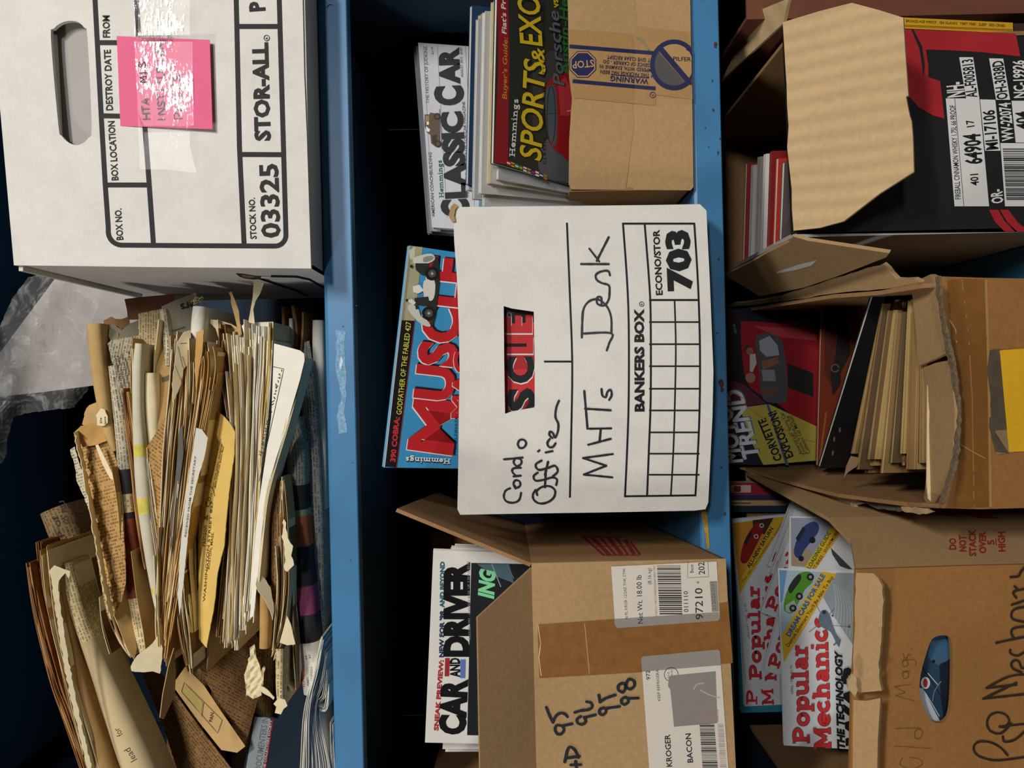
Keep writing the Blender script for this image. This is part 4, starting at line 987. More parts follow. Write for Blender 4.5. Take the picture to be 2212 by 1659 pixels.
# ---------- grey vintage-car monthly and copies behind it (middle shelf, back right)
SILC = gloss('#b9bcc0', .4)
for k in (2, 1):
    t, d, f_ = mag('magazine', ['', 'pale magazine copy directly behind the silver vintage truck cover', 'dim magazine copy furthest behind the silver vintage truck cover'][k],
                   [(933 - 5 * k, 494 + 5 * k), (903 - 5 * k, 96 + 3 * k), (1455, 140), (1475, 530 + 4 * k)], [(933, 490, .905 + .012 * k), (903, 92, .905 + .012 * k), (1461, 130, .905 + .012 * k)], .010, gloss('#8d9095', .4), 'copies behind the truck cover', seed=k)
    t.finish()
t, d, f_ = mag('magazine', 'silver car magazine with small brown vintage truck on cover, back of middle shelf', [(933, 491), (903, 92), (1455, 132), (1474, 527)], [(933, 490, .893), (903, 92, .893), (1461, 130, .893)], .010, SILC, seed=11)
pr = Print(d); K = '#141517'
pr.text('AMERICAN COACHBUILDING', (939.6, 468), (932, 329), 7, '#3a3c40', .006); pr.text('THE HISTORY OF JUDKINS', (927, 223), (922.6, 100), 7, '#55585c', .004); pr.text('$4.99', (937, 117), (936, 101), 5, '#77797d')
for x in (914, 944.5, 1005): pr.line([(x + 29 - 8, 470), (x, 98)], .8, '#8d9094')
slabtext(pr, 'Hemmings', (958.7, 427), (954, 345), 10, ink('#2c5a41'), wf=.17)
pr.text('C', (1010, 467), (1008, 429), 52, K, .06, res=4); pr.text('LASSIC', (1006, 427), (996, 240), 41, K, .06, res=4); pr.text('C', (998, 226), (996, 184), 54, K, .06, res=4); pr.text('AR', (991, 181), (988, 102), 38, K, .06, res=4)
pr.text('THE DEFINITIVE', (1012.5, 427), (1011, 373), 6, '#5c5f63'); pr.text('COLLECTOR-CAR MAGAZINE', (1010, 345), (1004, 219), 6, '#5c5f63'); pr.text('AUGUST 2013   #107', (1000.6, 166), (998, 102), 5.5, '#55585c')
q_ = lambda L: [(860 + a / 3.77, 60 + b / 3.77) for a, b in L]
pr.poly(q_([(215, 706), (255, 705), (262, 690), (318, 700), (335, 720), (342, 960), (300, 965), (268, 940), (262, 870), (232, 850), (215, 800)]), '#5b4630')
pr.poly(q_([(222, 715), (252, 715), (252, 760), (222, 770)]), '#8f7a5c'); pr.poly(q_([(232, 765), (250, 765), (250, 790), (232, 790)]), '#e3e5e6'); pr.poly(q_([(228, 800), (262, 830), (250, 850), (228, 840)]), '#dfe1e2'); pr.poly(q_([(275, 880), (315, 870), (318, 940), (280, 945)]), '#2b2118')
for x, y in ((318, 722), (325, 945)): pr.disc(*q_([(x, y)])[0], 7.5, '#221a14'); pr.disc(*q_([(x, y)])[0], 4, '#57452f')
pr.line(q_([(337, 660), (356, 990)]), 1, '#3d3f42')
pr.build(t, 'cover_print', parent=f_); t.finish()

# ---------- stack of sports-car magazines leaning out of the warning-tape carton
sp_d = [(1066, 352, .745), (1073, 0, .745), (1230, 398, .803)]
base = Dep(sp_d)
c = C4([(1066, 352), (1075, -48), (1390, 30), (1390, 443)], base)
nrm = (c[1] - c[0]).cross(c[3] - c[0]).normalized()
if nrm.y < 0: nrm = -nrm
nrm.z = abs(nrm.z)
e1 = (c[1] - c[0]).normalized(); e2 = (c[3] - c[0]).normalized()
t = Thing('magazine', 'dark sports car magazine with yellow title and red roadster, leaning out of warning-tape carton', 'magazine')
DKG = gloss('#2a2d27', .35)
f_ = mag3(t, c, .005, DKG, leaves=9, seed=2)
pr = Print(base)
pr.poly([(1073.5, -55), (1097, -55), (1099, 60), (1101, 130), (1097, 356), (1067, 351.5), (1076, 150)], gloss('#8e1d24', .35), sub=40)
pr.poly([(1160, 330), (1182, 300), (1228, 330), (1231, 396), (1210, 392), (1165, 380)], gloss('#55565a', .35)); pr.poly([(1150, 120), (1230, 100), (1230, 170), (1190, 190), (1165, 260), (1150, 300)], gloss('#3a3a37', .35))
pr.text("Buyer's Guide:", (1094.5, 215), (1096, 80), 9.5, '#c9862a', .015, shear=.2); pr.text("Fiat's Pr", (1094, 74), (1092, -2), 9.5, '#e2ddd6', .02, shear=.2)
slabtext(pr, 'Hemmings', (1112, 339), (1120, 213), 12, ink('#dedad2'), wf=.2)
for t_, a, b, h in (('SPORTS', (1168, 348), (1178, 128), 45), ('&', (1176, 136), (1175, 103), 27), ('EXO', (1171, 100), (1164, -12), 46)):
    pr.text(t_, (a[0] + 1.5, a[1] + 1), (b[0] + 1.5, b[1] + 1), h, '#1b1c18', .045, shear=.25, res=3); pr.text(t_, a, b, h, '#d3b51e', .016, shear=.25, res=3)
pr.text('CLASSIC   SPEED AND   STYLE FROM AROUND', (1179.6, 355), (1177, 4), 6, '#1d1e1c', .008, space=1.5)
q_ = lambda L: [(1000 + a / 3.607, b / 3.607) for a, b in L]
pr.poly(smooth_line(q_([(650, 660), (700, 600), (790, 560), (845, 600), (845, 1215), (770, 1205), (700, 1150), (660, 1060), (645, 850)]), 3, True), gloss('#8f1d22', .25))
pr.poly(q_([(740, 640), (800, 600), (845, 700), (845, 900), (760, 900)]), gloss('#b0353a', .2))
pr.poly(smooth_line(q_([(648, 700), (710, 665), (730, 800), (735, 960), (725, 1125), (685, 1110), (655, 1010), (642, 850)]), 3, True), gloss('#47525c', .15)); pr.line(q_([(650, 890), (735, 880)]), 1, '#15181a')
pr.ring(*q_([(688, 895)])[0], 9, 1.3, '#15181a', ry=62); pr.line(q_([(812, 866), (848, 860)]), 1.6, '#c9c0b8')
pr.text('Porsche', (1221, 188), (1208, 24), 23, '#15161a', .035, shear=.25, res=3); pr.text('Porsche', (1219.5, 186), (1206.5, 22), 23, '#5b5f68', .012, shear=.25, res=3)
pr.text('vs', (1207, 16), (1205, -2), 14, '#d0b226', .02); pr.text('Austin-Hea', (1231, 165), (1226, -20), 18, '#2c6a2e', .025, shear=.2)
fl_c = [('#b8302f', '#e8e6e0'), ('#c8a22a', '#7c1f24'), ('#2f7a46', '#d8d5cc'), ('#2b6b3b', '#c9a92e'), ('#d8d4cd', '#b02a2d'), ('#b8922d', '#28427c'), ('#20386f', '#c0302f'), ('#e6e3dd', '#b8282c'), ('#22386e', '#d9d6cf'), ('#c46a2c', '#2f7a46')]
for i, (a, b) in enumerate(fl_c):
    x = 1095 + i * 8.8; y = 346 + i * 3.3
    pr.poly([(x, y), (x + 7.6, y + 3), (x + 7.6, y + 13), (x, y + 10)], a); pr.poly([(x, y + 3.5), (x + 7.6, y + 6.5), (x + 7.6, y + 9.5), (x, y + 6.5)], b)
pr.build(t, 'cover_print', parent=f_); t.finish()
off = .0054; rs = random.Random(12)
cols = ['#a9abad', '#c9c4b6', '#c5c6c4', '#c9c9c6', '#b9bbbd', '#cfc2a0', '#29466a', '#c5c7c9']
desc = ['first copy behind it, with a pale cover edge', 'second copy behind it, cream edged', 'third copy behind it, light cover', 'fourth copy behind it, sticking out furthest left', 'fifth copy behind it', 'sixth copy behind it, yellowed pages', 'seventh copy behind it, navy cover', 'rearmost copy of the leaning pile']
for i in range(8):
    th_ = rs.uniform(.0040, .0056)
    sh = [.012, .016, .026, .036, .030, .022, .014, .018][i]
    dr = [.010, .004, -.002, .006, -.003, .003, -.004, 0][i]
    cc = [p + nrm * off - e1 * (sh if q_i < 2 else 0) + e2 * dr for q_i, p in enumerate(c)]
    t = Thing('magazine', ['sports car pile: ' + x for x in desc][i], 'magazine', 'sports car magazines leaning out of the warning-tape carton')
    fcx = mag3(t, cc, th_, gloss(cols[i], .4), PAPERY if i in (1, 5) else PAPER, leaves=9, seed=40 + i)
    t.finish(); off += th_ + .0004
# small blue cover peeping between the boxes
t, d, f_ = mag('magazine', 'light blue magazine cover corner with red letter, between white box and warning-tape carton', [(1030, 520), (1036, 412), (1440, 420), (1440, 530)], [(1030, 520, .868), (1036, 412, .868), (1400, 450, .868)], .006, gloss('#4d7f9e', .4))
pr = Print(d); pr.rect(1052, 420, 1068, 446, '#141519'); pr.text('EX', (1066, 446), (1066, 424), 11, '#c9a62e', .02); pr.text('A', (1103, 446), (1101, 420), 26, '#b02528', .06); pr.build(t, 'cover_print', parent=f_); t.finish()

# ---------- muscle-car magazine standing in the bankers box
dm = [(828, 1010, .743), (883, 530, .745), (985, 1012, .770)]
t, d, f_ = mag('magazine', 'blue muscle car magazine with large red title rising from the white box', [(828, 1010), (883, 530), (1330, 596), (1300, 1016)], dm, .006, gloss('#3f92c4', .3), leaves=4, seed=3)
pr = Print(d)
q_ = lambda L: [(820 + a / 3.13, 500 + b / 3.13) for a, b in L]
pr.poly([(829.5, 1009), (831.5, 1009), (885, 532), (884, 531)], '#d8d6cf')
pr.poly([(831.5, 1008), (856, 1010), (895.5, 693), (868, 691.5)], '#121316'); pr.poly([(856, 1010), (857.5, 1010), (897, 693), (895.5, 693)], '#a02a3a')
pr.poly([(885, 531), (913, 534), (895.5, 693), (868, 691.5)], gloss('#a9a583', .35)); pr.poly([(885, 531), (891, 532), (873, 692), (868, 691.5)], '#8a8a70')
pr.poly(q_([(200, 130), (240, 100), (236, 180), (205, 190)]), '#c9c6ab')
pr.text('390 COBRA:', (853.5, 998), (863, 901), 10.5, '#c8313a', .04); pr.text('GODFATHER OF THE FABLED 427', (867, 896), (888, 696), 11, '#d8cf4a', .006)
RD = gloss('#c0252c', .3); WHT = ink('#e4dfd9')
shadowed(pr, 'M', (974, 984), (990, 869), 92, RD, ink('#14161a'), (3.5, -2), .03, WHT, (-1.8, 2))
shadowed(pr, 'USCLE', (973, 868), (1008, 560), 76, RD, ink('#14161a'), (3.5, -2), .045, WHT, (-1.8, 2))
shadowed(pr, 'MAC', (1010, 905), (1017, 760), 34, RD, ink('#14161a'), (2, -1.5), .04, WHT, (-1, 1))
slabtext(pr, 'Hemmings', (973, 993), (876, 989), 11, ink('#16303f'), wf=.24); slabtext(pr, 'Hemmings', (973, 991), (876, 987), 11, ink('#e9ebec'), wf=.2)
pr.text('THE ULTIMATE', (985, 985), (988, 900), 5, '#15202a')
# racing car photo: open hood, cockpit, wheels
GR = ink('#b9bcae'); DG = ink('#2b2c28')
pr.poly(q_([(380, 170), (398, 175), (405, 330), (380, 560), (360, 640), (342, 640), (345, 560), (330, 440), (352, 330), (345, 250)]), DG)
pr.poly(smooth_line(q_([(225, 185), (280, 160), (345, 150), (372, 170), (368, 195), (330, 215), (290, 220), (250, 240)]), 3, True), ink('#cfd0c4')); pr.poly(smooth_line(q_([(300, 175), (350, 165), (366, 182), (330, 205), (296, 205)]), 3, True), ink('#8d8f86'))
pr.poly(q_([(240, 215), (330, 215), (335, 300), (280, 290), (245, 260)]), DG)
pr.poly(smooth_line(q_([(300, 335), (370, 330), (372, 430), (345, 470), (300, 430)]), 3, True), ink('#d6d6cc')); pr.poly(q_([(225, 370), (270, 360), (300, 400), (260, 420), (228, 410)]), ink('#e1e0d6'))
pr.poly(q_([(235, 450), (330, 440), (340, 500), (290, 500), (240, 490)]), DG); pr.poly(q_([(185, 470), (215, 455), (245, 480), (230, 500)]), ink('#dcdbd0')); pr.disc(*q_([(185, 465)])[0], 3, DG); pr.disc(*q_([(215, 235)])[0], 3.5, DG)
pr.poly(smooth_line(q_([(190, 510), (210, 490), (260, 520), (280, 575), (320, 600), (345, 640), (310, 640), (255, 605), (200, 540)]), 3, True), ink('#c8c9bd')); pr.poly(q_([(240, 500), (258, 495), (262, 525), (245, 528)]), DG)
for x, y in ((355, 285), (333, 553)): pr.disc(*q_([(x, y)])[0], 15, '#17181a', 18); pr.disc(*q_([(x, y)])[0], 8.5, '#4b4c4a', 14); pr.disc(*q_([(x, y)])[0], 3, '#a5a59d', 10)
pr.build(t, 'cover_print', parent=f_); t.finish()
t, d, f_ = mag('magazine', 'black magazine with red band seen through the handle slot of the white box', [(1062, 1090), (1058, 480), (1430, 480), (1430, 1090)], [(1062, 1090, .7665), (1058, 480, .7665), (1400, 780, .7725)], .004, gloss('#1d1d20', .3), leaves=3)
pr = Print(d)
for y0_, y1_, c_ in ((700, 742, '#b5282b'), (762, 800, '#a32227'), (800, 862, '#c22c2e'), (862, 900, '#8f1f24')): pr.poly([(1085, y0_), (1158, y0_ - 4), (1158, y1_), (1085, y1_)], c_)
for t_, a, b in (('S', (1152, 890), (1152, 838)), ('C', (1150, 828), (1150, 770)), ('L', (1148, 764), (1148, 726)), ('E', (1146, 720), (1146, 680))):
    pr.text(t_, (a[0] + 1, a[1] + 3), (b[0] + 1, b[1] + 3), 52, '#d8d4cf', .05, res=3); pr.text(t_, a, b, 52, '#17181b' if t_ in 'SC' else '#b8292c', .05, res=3)
pr.disc(1100, 680, 6, '#6f7073'); pr.disc(1100, 680, 3, '#222222')
pr.build(t, 'cover_print', parent=f_); t.finish()

# ---------- white test-drive magazines in the bacon carton
WC = gloss('#dcd9d2', .3)
for k, lab in ((2, 'white magazine edge furthest back behind the white magazine in the bacon carton'), (1, 'white magazine just behind the front white magazine in the bacon carton')):
    t, d, f_ = mag('magazine', lab, [(950 + 6 * k, 1612 + 6 * k), (966 + 8 * k, 1186 - 4 * k), (1480, 1202), (1480, 1620)], [(918, 1604, .836 + .011 * k), (936, 1188, .836 + .011 * k), (1400, 1300, .836 + .011 * k)], .009, WC, 'spare white magazines in the bacon carton', seed=20 + k); t.finish()
t, d, f_ = mag('magazine', 'white magazine with heavy black title, front one in the bacon carton', [(918, 1604), (936, 1188), (1480, 1208), (1480, 1616)], [(918, 1604, .824), (936, 1188, .824), (1400, 1300, .838)], .008, WC, seed=5)
pr = Print(d); K = gloss('#191a1c', .25)
pr.poly([(1018, 1216), (1150, 1219), (1150, 1500), (1150, 1592), (1009, 1588)], gloss('#23272b', .22)); pr.poly([(1030, 1218), (1100, 1219), (1110, 1260), (1060, 1240)], gloss('#4f6a74', .22)); pr.line([(1062, 1218), (1082, 1268)], 2, '#8b9aa0'); pr.line([(1095, 1219), (1110, 1250)], 1.5, '#6b777c')
pr.text('SNEAK PREVIEW:', (946.4, 1579), (958, 1426), 9, '#a8282c', .05); pr.text("NEW FOR '98", (958, 1420), (959.5, 1320), 9, '#1c2350', .05); pr.text('AND BEYOND', (959.5, 1313), (960, 1213), 9, '#1e5a6e', .05)
pr.text('CAR', (1001.5, 1588), (1007, 1467), 50, K, .06, res=3); pr.text('DRIVER', (1010, 1419), (1011, 1214), 48, K, .065, res=3); pr.text('AND', (993, 1463), (992.5, 1421), 20, K, .04)
pr.poly([(961.5, 1421.4), (971.4, 1421.4), (970, 1461), (960.3, 1461)], '#9c2229'); pr.poly([(994.5, 1424.5), (1005.8, 1424.5), (1004.8, 1465), (994, 1465)], '#5a74b0')
pr.text('AUGUST 1997 - CANADA $4.50  UK 2.30  US $3.50', (1017, 1382), (1014, 1213), 5, '#8a8a86')
pr.text('ING', (1065, 1294), (1069, 1230), 31, '#7fd39a', .05, shear=.25, res=3)
pr.build(t, 'cover_print', parent=f_); t.finish()

# ---------- magazines in the hand-slot carton
PMW = gloss('#cfd1d3', .35); YEL = ink('#d3a823'); PR = ink('#c02b2e')
def pm(label, TLq, TRq, y, title=True, thick=.006, group='monthlies fanned in the hand-slot carton', seed=1, cover=PMW, zb_=None, lean=0.0, name='magazine'):
    a = P(*TLq, y); b = P(*TRq, y); e = (b - a).normalized(); dn = Vector((-e.z, 0, e.x)) * -1
    if dn.z > 0: dn = -dn
    dn.y = -lean; dn.normalize()
    zmin = CAMZ + ZB + .006; h = min((zmin - a.z) / dn.z, (zmin - b.z) / dn.z)
    c = [a, b, b + dn * h, a + dn * h]
    t = Thing(name, label, 'magazine', group)
    d = DepW(c[0], c[1], c[3]); f_ = mag3(t, c, thick, cover, leaves=3, seed=seed)
    return t, d, f_
t, d, f_ = pm('white monthly lying furthest left behind the red title pile in the hand-slot carton', (1600, 1540), (1588, 1135), 1.012, seed=1, cover=gloss('#2f7f95', .4)); t.finish()
t, d, f_ = pm('monthly whose red capitals peep out below the sloping yellow band cover', (1609, 1526), (1590, 1130), .998, seed=2)
pr = Print(d); slabtext(pr, 'P', (1636, 1522), (1636, 1488), 24, PR); slabtext(pr, 'M', (1672, 1522), (1670, 1486), 26, PR); pr.build(t, 'cover_print', parent=f_); t.finish()
t, d, f_ = pm('monthly with red car and yellow diagonal band, left rear in the hand-slot carton', (1612, 1477), (1581, 1122), .982, seed=3)
pr = Print(d); q_ = lambda L: [(1540 + a / 2.517, 1000 + b / 2.517) for a, b in L]
pr.poly(q_([(107, 328), (340, 298), (140, 660)]), gloss('#c98a2c', .35)); pr.poly(q_([(215, 312), (330, 298), (280, 390), (220, 360)]), '#3a2418')
pr.poly(smooth_line(q_([(150, 520), (165, 440), (200, 370), (235, 330), (262, 330), (275, 360), (250, 420), (215, 490), (185, 540), (160, 545)]), 3, True), gloss('#8a1f22', .25)); pr.poly(q_([(168, 430), (205, 370), (215, 385), (180, 450)]), '#1c1b1d')
for q in ((235, 400), (265, 340)): pr.disc(*q_([q])[0], 5, '#c8c4bc'); pr.disc(*q_([q])[0], 3, '#333333')
pr.poly(q_([(138, 655), (145, 712), (405, 292), (338, 296)]), YEL)
pr.text('ALL-NEW SATURN', (1619, 1228), (1671, 1142), 7.5, '#15151a', .03); pr.text('The car. The revolution in carmaking', (1604.5, 1261), (1699, 1120), 5, '#4a4030', .008)
pr.text('JANUARY 1990   $1.95', (1620, 1380), (1612, 1304), 4.5, '#55585c')
slabtext(pr, 'Popular', (1645, 1468), (1640, 1264), 26, PR, outline=ink('#5a1518'), ow=.03); slabtext(pr, 'Mechanics', (1677, 1470), (1670, 1240), 24, PR, outline=ink('#5a1518'), ow=.03)
pr.build(t, 'cover_print', parent=f_); t.finish()
labs = ['monthly tilted most steeply in the fan of red titles', 'second tilted monthly in the fan of red titles', 'third tilted monthly in the fan of red titles', 'topmost short corner in the fan of red titles']
for k, (a, b, y) in enumerate((((1658, 1222), (1712, 1080), .970), ((1665, 1238), (1716, 1100), .958), ((1643, 1322), (1718, 1128), .946), ((1650, 1449), (1728, 1152), .930))):
    t, d, f_ = pm(labs[3 - k], a, b, y, seed=30 + k)
    pr = Print(d); ax = Vector(b) - Vector(a); ax.normalize(); dn = Vector((-ax.y, ax.x)); A0 = Vector(a)
    s0 = A0 + ax * 12 + dn * 30
    room = (Vector(b) - Vector(a)).length - 22; n1 = min(7, int(room / 27)); n2 = min(9, int(room / 28))
    slabtext(pr, 'Popular'[:n1], tuple(s0), tuple(s0 + ax * 27 * n1), 24, PR, outline=ink('#5a1518'), ow=.03)
    s1 = A0 + ax * 10 + dn * 62
    slabtext(pr, 'Mechanics'[:n2], tuple(s1), tuple(s1 + ax * 28 * n2), 24, PR, outline=ink('#5a1518'), ow=.03)
    pr.build(t, 'cover_print', parent=f_); t.finish()
t, d, f_ = pm('monthly with blue off-road truck and yellow guide band, behind the green car cover', (1702, 1420), (1709, 1117), .918, seed=9)
pr = Print(d)
pr.poly(q_([(425, 298), (655, 300), (645, 345), (500, 566), (425, 560)]), gloss('#8d93a6', .35)); pr.poly(q_([(430, 470), (500, 440), (540, 500), (500, 560), (430, 560)]), '#9a8a70')
pr.poly(smooth_line(q_([(440, 490), (455, 420), (490, 350), (540, 320), (570, 330), (575, 370), (540, 420), (500, 470), (470, 520)]), 3, True), gloss('#33406e', .25)); pr.poly(q_([(450, 410), (490, 345), (505, 360), (465, 430)]), '#20242c'); pr.disc(*q_([(540, 420)])[0], 7, '#17181a'); pr.disc(*q_([(480, 520)])[0], 6, '#17181a')
pr.poly(q_([(497, 570), (562, 572), (705, 365), (652, 335)]), YEL)
pr.text('LOADING GUIDE', (1750, 1230), (1795, 1152), 8.5, '#2f5a30', .03); pr.text('RT BIKES - SNOWMOBILE', (1760, 1232), (1815, 1144), 6.5, '#2a2620', .012)
pr.poly(q_([(640, 460), (690, 510), (770, 590), (690, 560), (650, 500)]), '#3e4548')
pr.build(t, 'cover_print', parent=f_); t.finish()
t, d, f_ = pm('front monthly with green car, helicopter and big red title in the hand-slot carton', (1693, 1610), (1682, 1230), .898, seed=10, group=None, lean=.2)
pr = Print(d)
pr.poly([(1683, 1231), (1774, 1235), (1688, 1376)], gloss('#9fb2c0', .35)); pr.poly([(1683, 1231), (1700, 1232), (1690, 1300), (1686, 1300)], gloss('#5f89b0', .35))
pr.poly([(1806, 1237), (1905, 1240), (1905, 1440), (1860, 1420), (1800, 1330), (1778, 1290)], gloss('#8f9aa0', .3))
for k in range(7): pr.line([(1800 + k * 5, 1260 + 3 * k), (1806 + k * 6, 1300 + 4 * k), (1800 + k * 7, 1345 + 6 * k)], 1, '#b5bdc2', curve=3)
pr.poly(smooth_line(q_([(385, 790), (395, 720), (425, 650), (470, 600), (520, 592), (545, 610), (540, 650), (500, 690), (465, 760), (430, 815), (400, 812)]), 3, True), gloss('#4f8a2c', .25)); pr.poly(smooth_line(q_([(410, 680), (440, 630), (470, 605), (480, 630), (440, 690), (420, 710)]), 3, True), '#1d2420'); pr.poly(q_([(395, 775), (440, 745), (455, 775), (420, 815), (395, 805)]), '#9aa39a')
for q in ((470, 725), (530, 620), (435, 790)): pr.disc(*q_([q])[0], 8, '#17181a', 12); pr.disc(*q_([q])[0], 3.5, '#8a8d8a', 10)
pr.poly(q_([(371, 940), (386, 1085), (672, 603), (592, 590)]), YEL)
pr.text('DREAM CARS FOR SALE', (1706, 1376), (1783, 1243), 10, '#2b5f94', .045); pr.text("Detroit Showcars You'll Be Able To Buy", (1704, 1398), (1801, 1247), 7.5, '#17171a', .015)
slabtext(pr, 'Popular', (1749, 1606), (1744, 1391), 36, PR, outline=ink('#3a1012'), ow=.025); slabtext(pr, 'Mechanics', (1795, 1617), (1786, 1330), 36, PR, outline=ink('#3a1012'), ow=.025)
pr.text('APRIL 1989   $1.95', (1713.6, 1500), (1711, 1437), 5, '#4a4d52')
pr.text('THE TECHNOLOGY', (1824, 1617), (1818, 1404), 14.5, '#141417', .05, shear=.22); pr.text('WAR', (1866, 1610), (1858, 1436), 36, '#141417', .06, shear=.22)
H = '#5a6a7a'
pr.poly(smooth_line(q_([(575, 840), (590, 805), (615, 800), (635, 830), (650, 880), (670, 930), (690, 960), (685, 1000), (668, 975), (640, 920), (605, 900), (582, 880)]), 3, True), H); pr.line(q_([(520, 920), (610, 850), (660, 790)]), 1.2, '#6d7880'); pr.line(q_([(560, 770), (600, 840), (640, 900)]), 1.2, '#6d7880'); pr.line(q_([(655, 990), (695, 960)]), 3, H); pr.disc(*q_([(605, 812)])[0], 4, '#2b333b'); pr.disc(*q_([(650, 830)])[0], 2, '#20242a')
pr.line(q_([(620, 880), (740, 890)]), .8, '#777777'); pr.disc(*q_([(740, 890)])[0], 2.5, '#a02a2c')
pr.build(t, 'cover_print', parent=f_); t.finish()
# spines at the right rear of that carton
for k, (y0_, y1_, c_, lab) in enumerate(((1043, 1068, '#9c2230', 'red magazine spine at the rear right of the hand-slot carton'), (1069, 1080, '#3b2a55', 'narrow purple magazine spine at the rear right of the hand-slot carton'), (1081, 1092, '#b99a6b', 'tan magazine spine at the rear right of the hand-slot carton'), (1093, 1106, '#20303f', 'dark blue magazine spine at the rear right of the hand-slot carton'))):
    t = Thing('magazine', lab, 'magazine'); yy = 1.035
    c = [P(1560, y1_, yy), P(1560, y0_, yy), P(1735, y0_ + 6, yy), P(1735, y1_ + 6, yy)]
    for q in c[2:]: q.z = CAMZ + ZB + .006
    t.mesh('spine', *hexa(c, Vector((0, .0006, 0))), gloss(c_, .4)); t.mesh('pages', *hexa([p + Vector((0, .0007, 0)) for p in c], Vector((0, .018, 0))), PAPER)
    if k in (0, 2): pr = Print(flat(yy)); pr.rect(1577, y0_ + 5, 1622, y1_ - 4, '#cbb7a6' if k == 0 else '#2a1e1a'); pr.rect(1585, y0_ + 7, 1600, y1_ - 5, '#7a1e24'); pr.build(t, 'spine_print')
    t.finish()
# cover seen through the hand slot
t, d, f_ = mag('magazine', 'dark blue aviation magazine cover seen through the oval hand slot', [(1930, 1720), (1930, 1300), (2300, 1300), (2300, 1720)], [(1930, 1720, .694), (1930, 1300, .694), (2300, 1500, .698)], .005, gloss('#2c4257', .25), leaves=3)
pr = Print(d); q_ = lambda L: [(1780 + a / 2.769, 1060 + b / 2.769) for a, b in L]
pr.poly(q_([(560, 1180), (590, 1180), (700, 1390), (640, 1420), (560, 1400)]), '#b9c3cc'); pr.poly(q_([(640, 900), (760, 880), (760, 1000), (690, 1050), (620, 1000)]), gloss('#3d5f7d', .2)); pr.poly(q_([(690, 1040), (770, 1000), (770, 1360), (720, 1380), (700, 1250)]), '#16202b')
pr.line(q_([(590, 1060), (650, 1150), (700, 1230)]), 1.4, '#101820'); pr.line(q_([(600, 1200), (650, 1280), (690, 1350)]), 1.6, '#c9d0d6'); pr.line(q_([(620, 1090), (680, 1160)]), 1.4, '#d5dadf'); pr.line(q_([(700, 1140), (660, 1200), (650, 1260)]), 1.2, '#8ea2b4', curve=3)
pr.disc(*q_([(607, 1150)])[0], 10, '#cfd3d6', 16, ry=13); pr.disc(*q_([(607, 1150)])[0], 5, '#a8322f', 12, ry=10); pr.poly(q_([(650, 1010), (668, 1015), (660, 1032), (644, 1026)]), '#0d1216')
pr.build(t, 'cover_print', parent=f_); t.finish()

# ---------- contents of the torn carton
t, d, f_ = pm('dark magazine with red sports car and yellow wedge, rear of the torn carton', (1574, 1000), (1562, 668), 1.03, cover=gloss('#1b1c22', .3), group=None)
pr = Print(d); q_ = lambda L: [(1540 + a / 2.86, 540 + b / 2.86) for a, b in L]
pr.poly(q_([(85, 850), (180, 850), (400, 1330), (90, 1325)]), gloss('#1f2230', .3)); pr.poly(q_([(85, 800), (190, 830), (330, 950), (170, 965), (85, 900)]), '#5a1f2a')
pr.poly(smooth_line(q_([(172, 470), (200, 440), (420, 455), (650, 475), (650, 1085), (400, 950), (230, 850), (185, 700)]), 3, True), gloss('#93232a', .22)); pr.poly(q_([(250, 470), (640, 490), (640, 560), (420, 540)]), gloss('#b04148', .2))
pr.poly(smooth_line(q_([(262, 560), (300, 515), (370, 520), (430, 570), (455, 760), (460, 920), (400, 945), (310, 920), (285, 750)]), 3, True), '#4a4a4e'); pr.poly(q_([(460, 700), (620, 760), (620, 910), (465, 850)]), '#17171b')
pr.poly(q_([(285, 560), (350, 530), (400, 590), (410, 650), (330, 660), (290, 620)]), '#9a9ca6'); pr.poly(q_([(300, 740), (380, 740), (390, 810), (310, 810)]), '#84868c'); pr.poly(q_([(300, 690), (400, 660), (410, 700), (310, 740)]), '#8a5a3a'); pr.poly(q_([(320, 860), (400, 850), (405, 880), (330, 895)]), '#6d4630')
pr.disc(*q_([(215, 610)])[0], 8, '#3a2620', 12); pr.disc(*q_([(228, 625)])[0], 8, '#8a5f46', 12); pr.poly(q_([(228, 645), (262, 640), (270, 700), (245, 755), (228, 750)]), '#b9b6b0'); pr.disc(*q_([(232, 790)])[0], 11, '#9a7456', 12)
pr.poly(q_([(165, 975), (345, 952), (645, 1092), (645, 1300), (312, 1328), (245, 1200)]), gloss('#b5a748', .35)); pr.poly(q_([(330, 955), (345, 952), (470, 1330), (450, 1330)]), '#3f5a72')
for t_, a, b, h in (('CORVETTE', (1690, 992), (1653, 902), 17), ('EXPLOSION!', (1714, 986), (1675, 886), 17)): pr.text(t_, a, b, h, '#14130f', .035)
for t_, a, b in (("America's #1 Sports Car", (1734, 980), (1691, 890)), ('Zooms in Value on the', (1742.5, 981), (1703, 898)), ('Collector Car Market!', (1751, 978), (1710, 897))): pr.text(t_, a, b, 7.5, '#2a2716', .012)
for t_, a, b, h in (('TREND', (1640, 985), (1600, 838), 34), ('MOTOR', (1604, 998), (1572, 850), 34)):
    pr.text(t_, (a[0] + 2, a[1] - 2), (b[0] + 2, b[1] - 2), h, '#35688f', .03, shear=.15, res=3); pr.text(t_, a, b, h, '#d3d4d6', .03, shear=.15, res=3)
pr.text('RX-7 VS 300ZX', (1576, 805), (1571, 745), 6, '#8b8d92'); pr.text('AUGUST 1989', (1592, 720), (1588, 700), 5, '#a5a7aa')
pr.line(q_([(90, 870), (200, 920), (200, 960), (340, 1060), (470, 1120), (480, 1150), (640, 1190)]), 1.6, '#c06a2c')
pr.build(t, 'cover_print', parent=f_); t.finish()
t, d, f_ = pm('rust-red magazine with a dark car picture, between red car cover and black cover', (1766, 1006), (1776, 634), .985, cover=gloss('#6a2a17', .35), group=None)
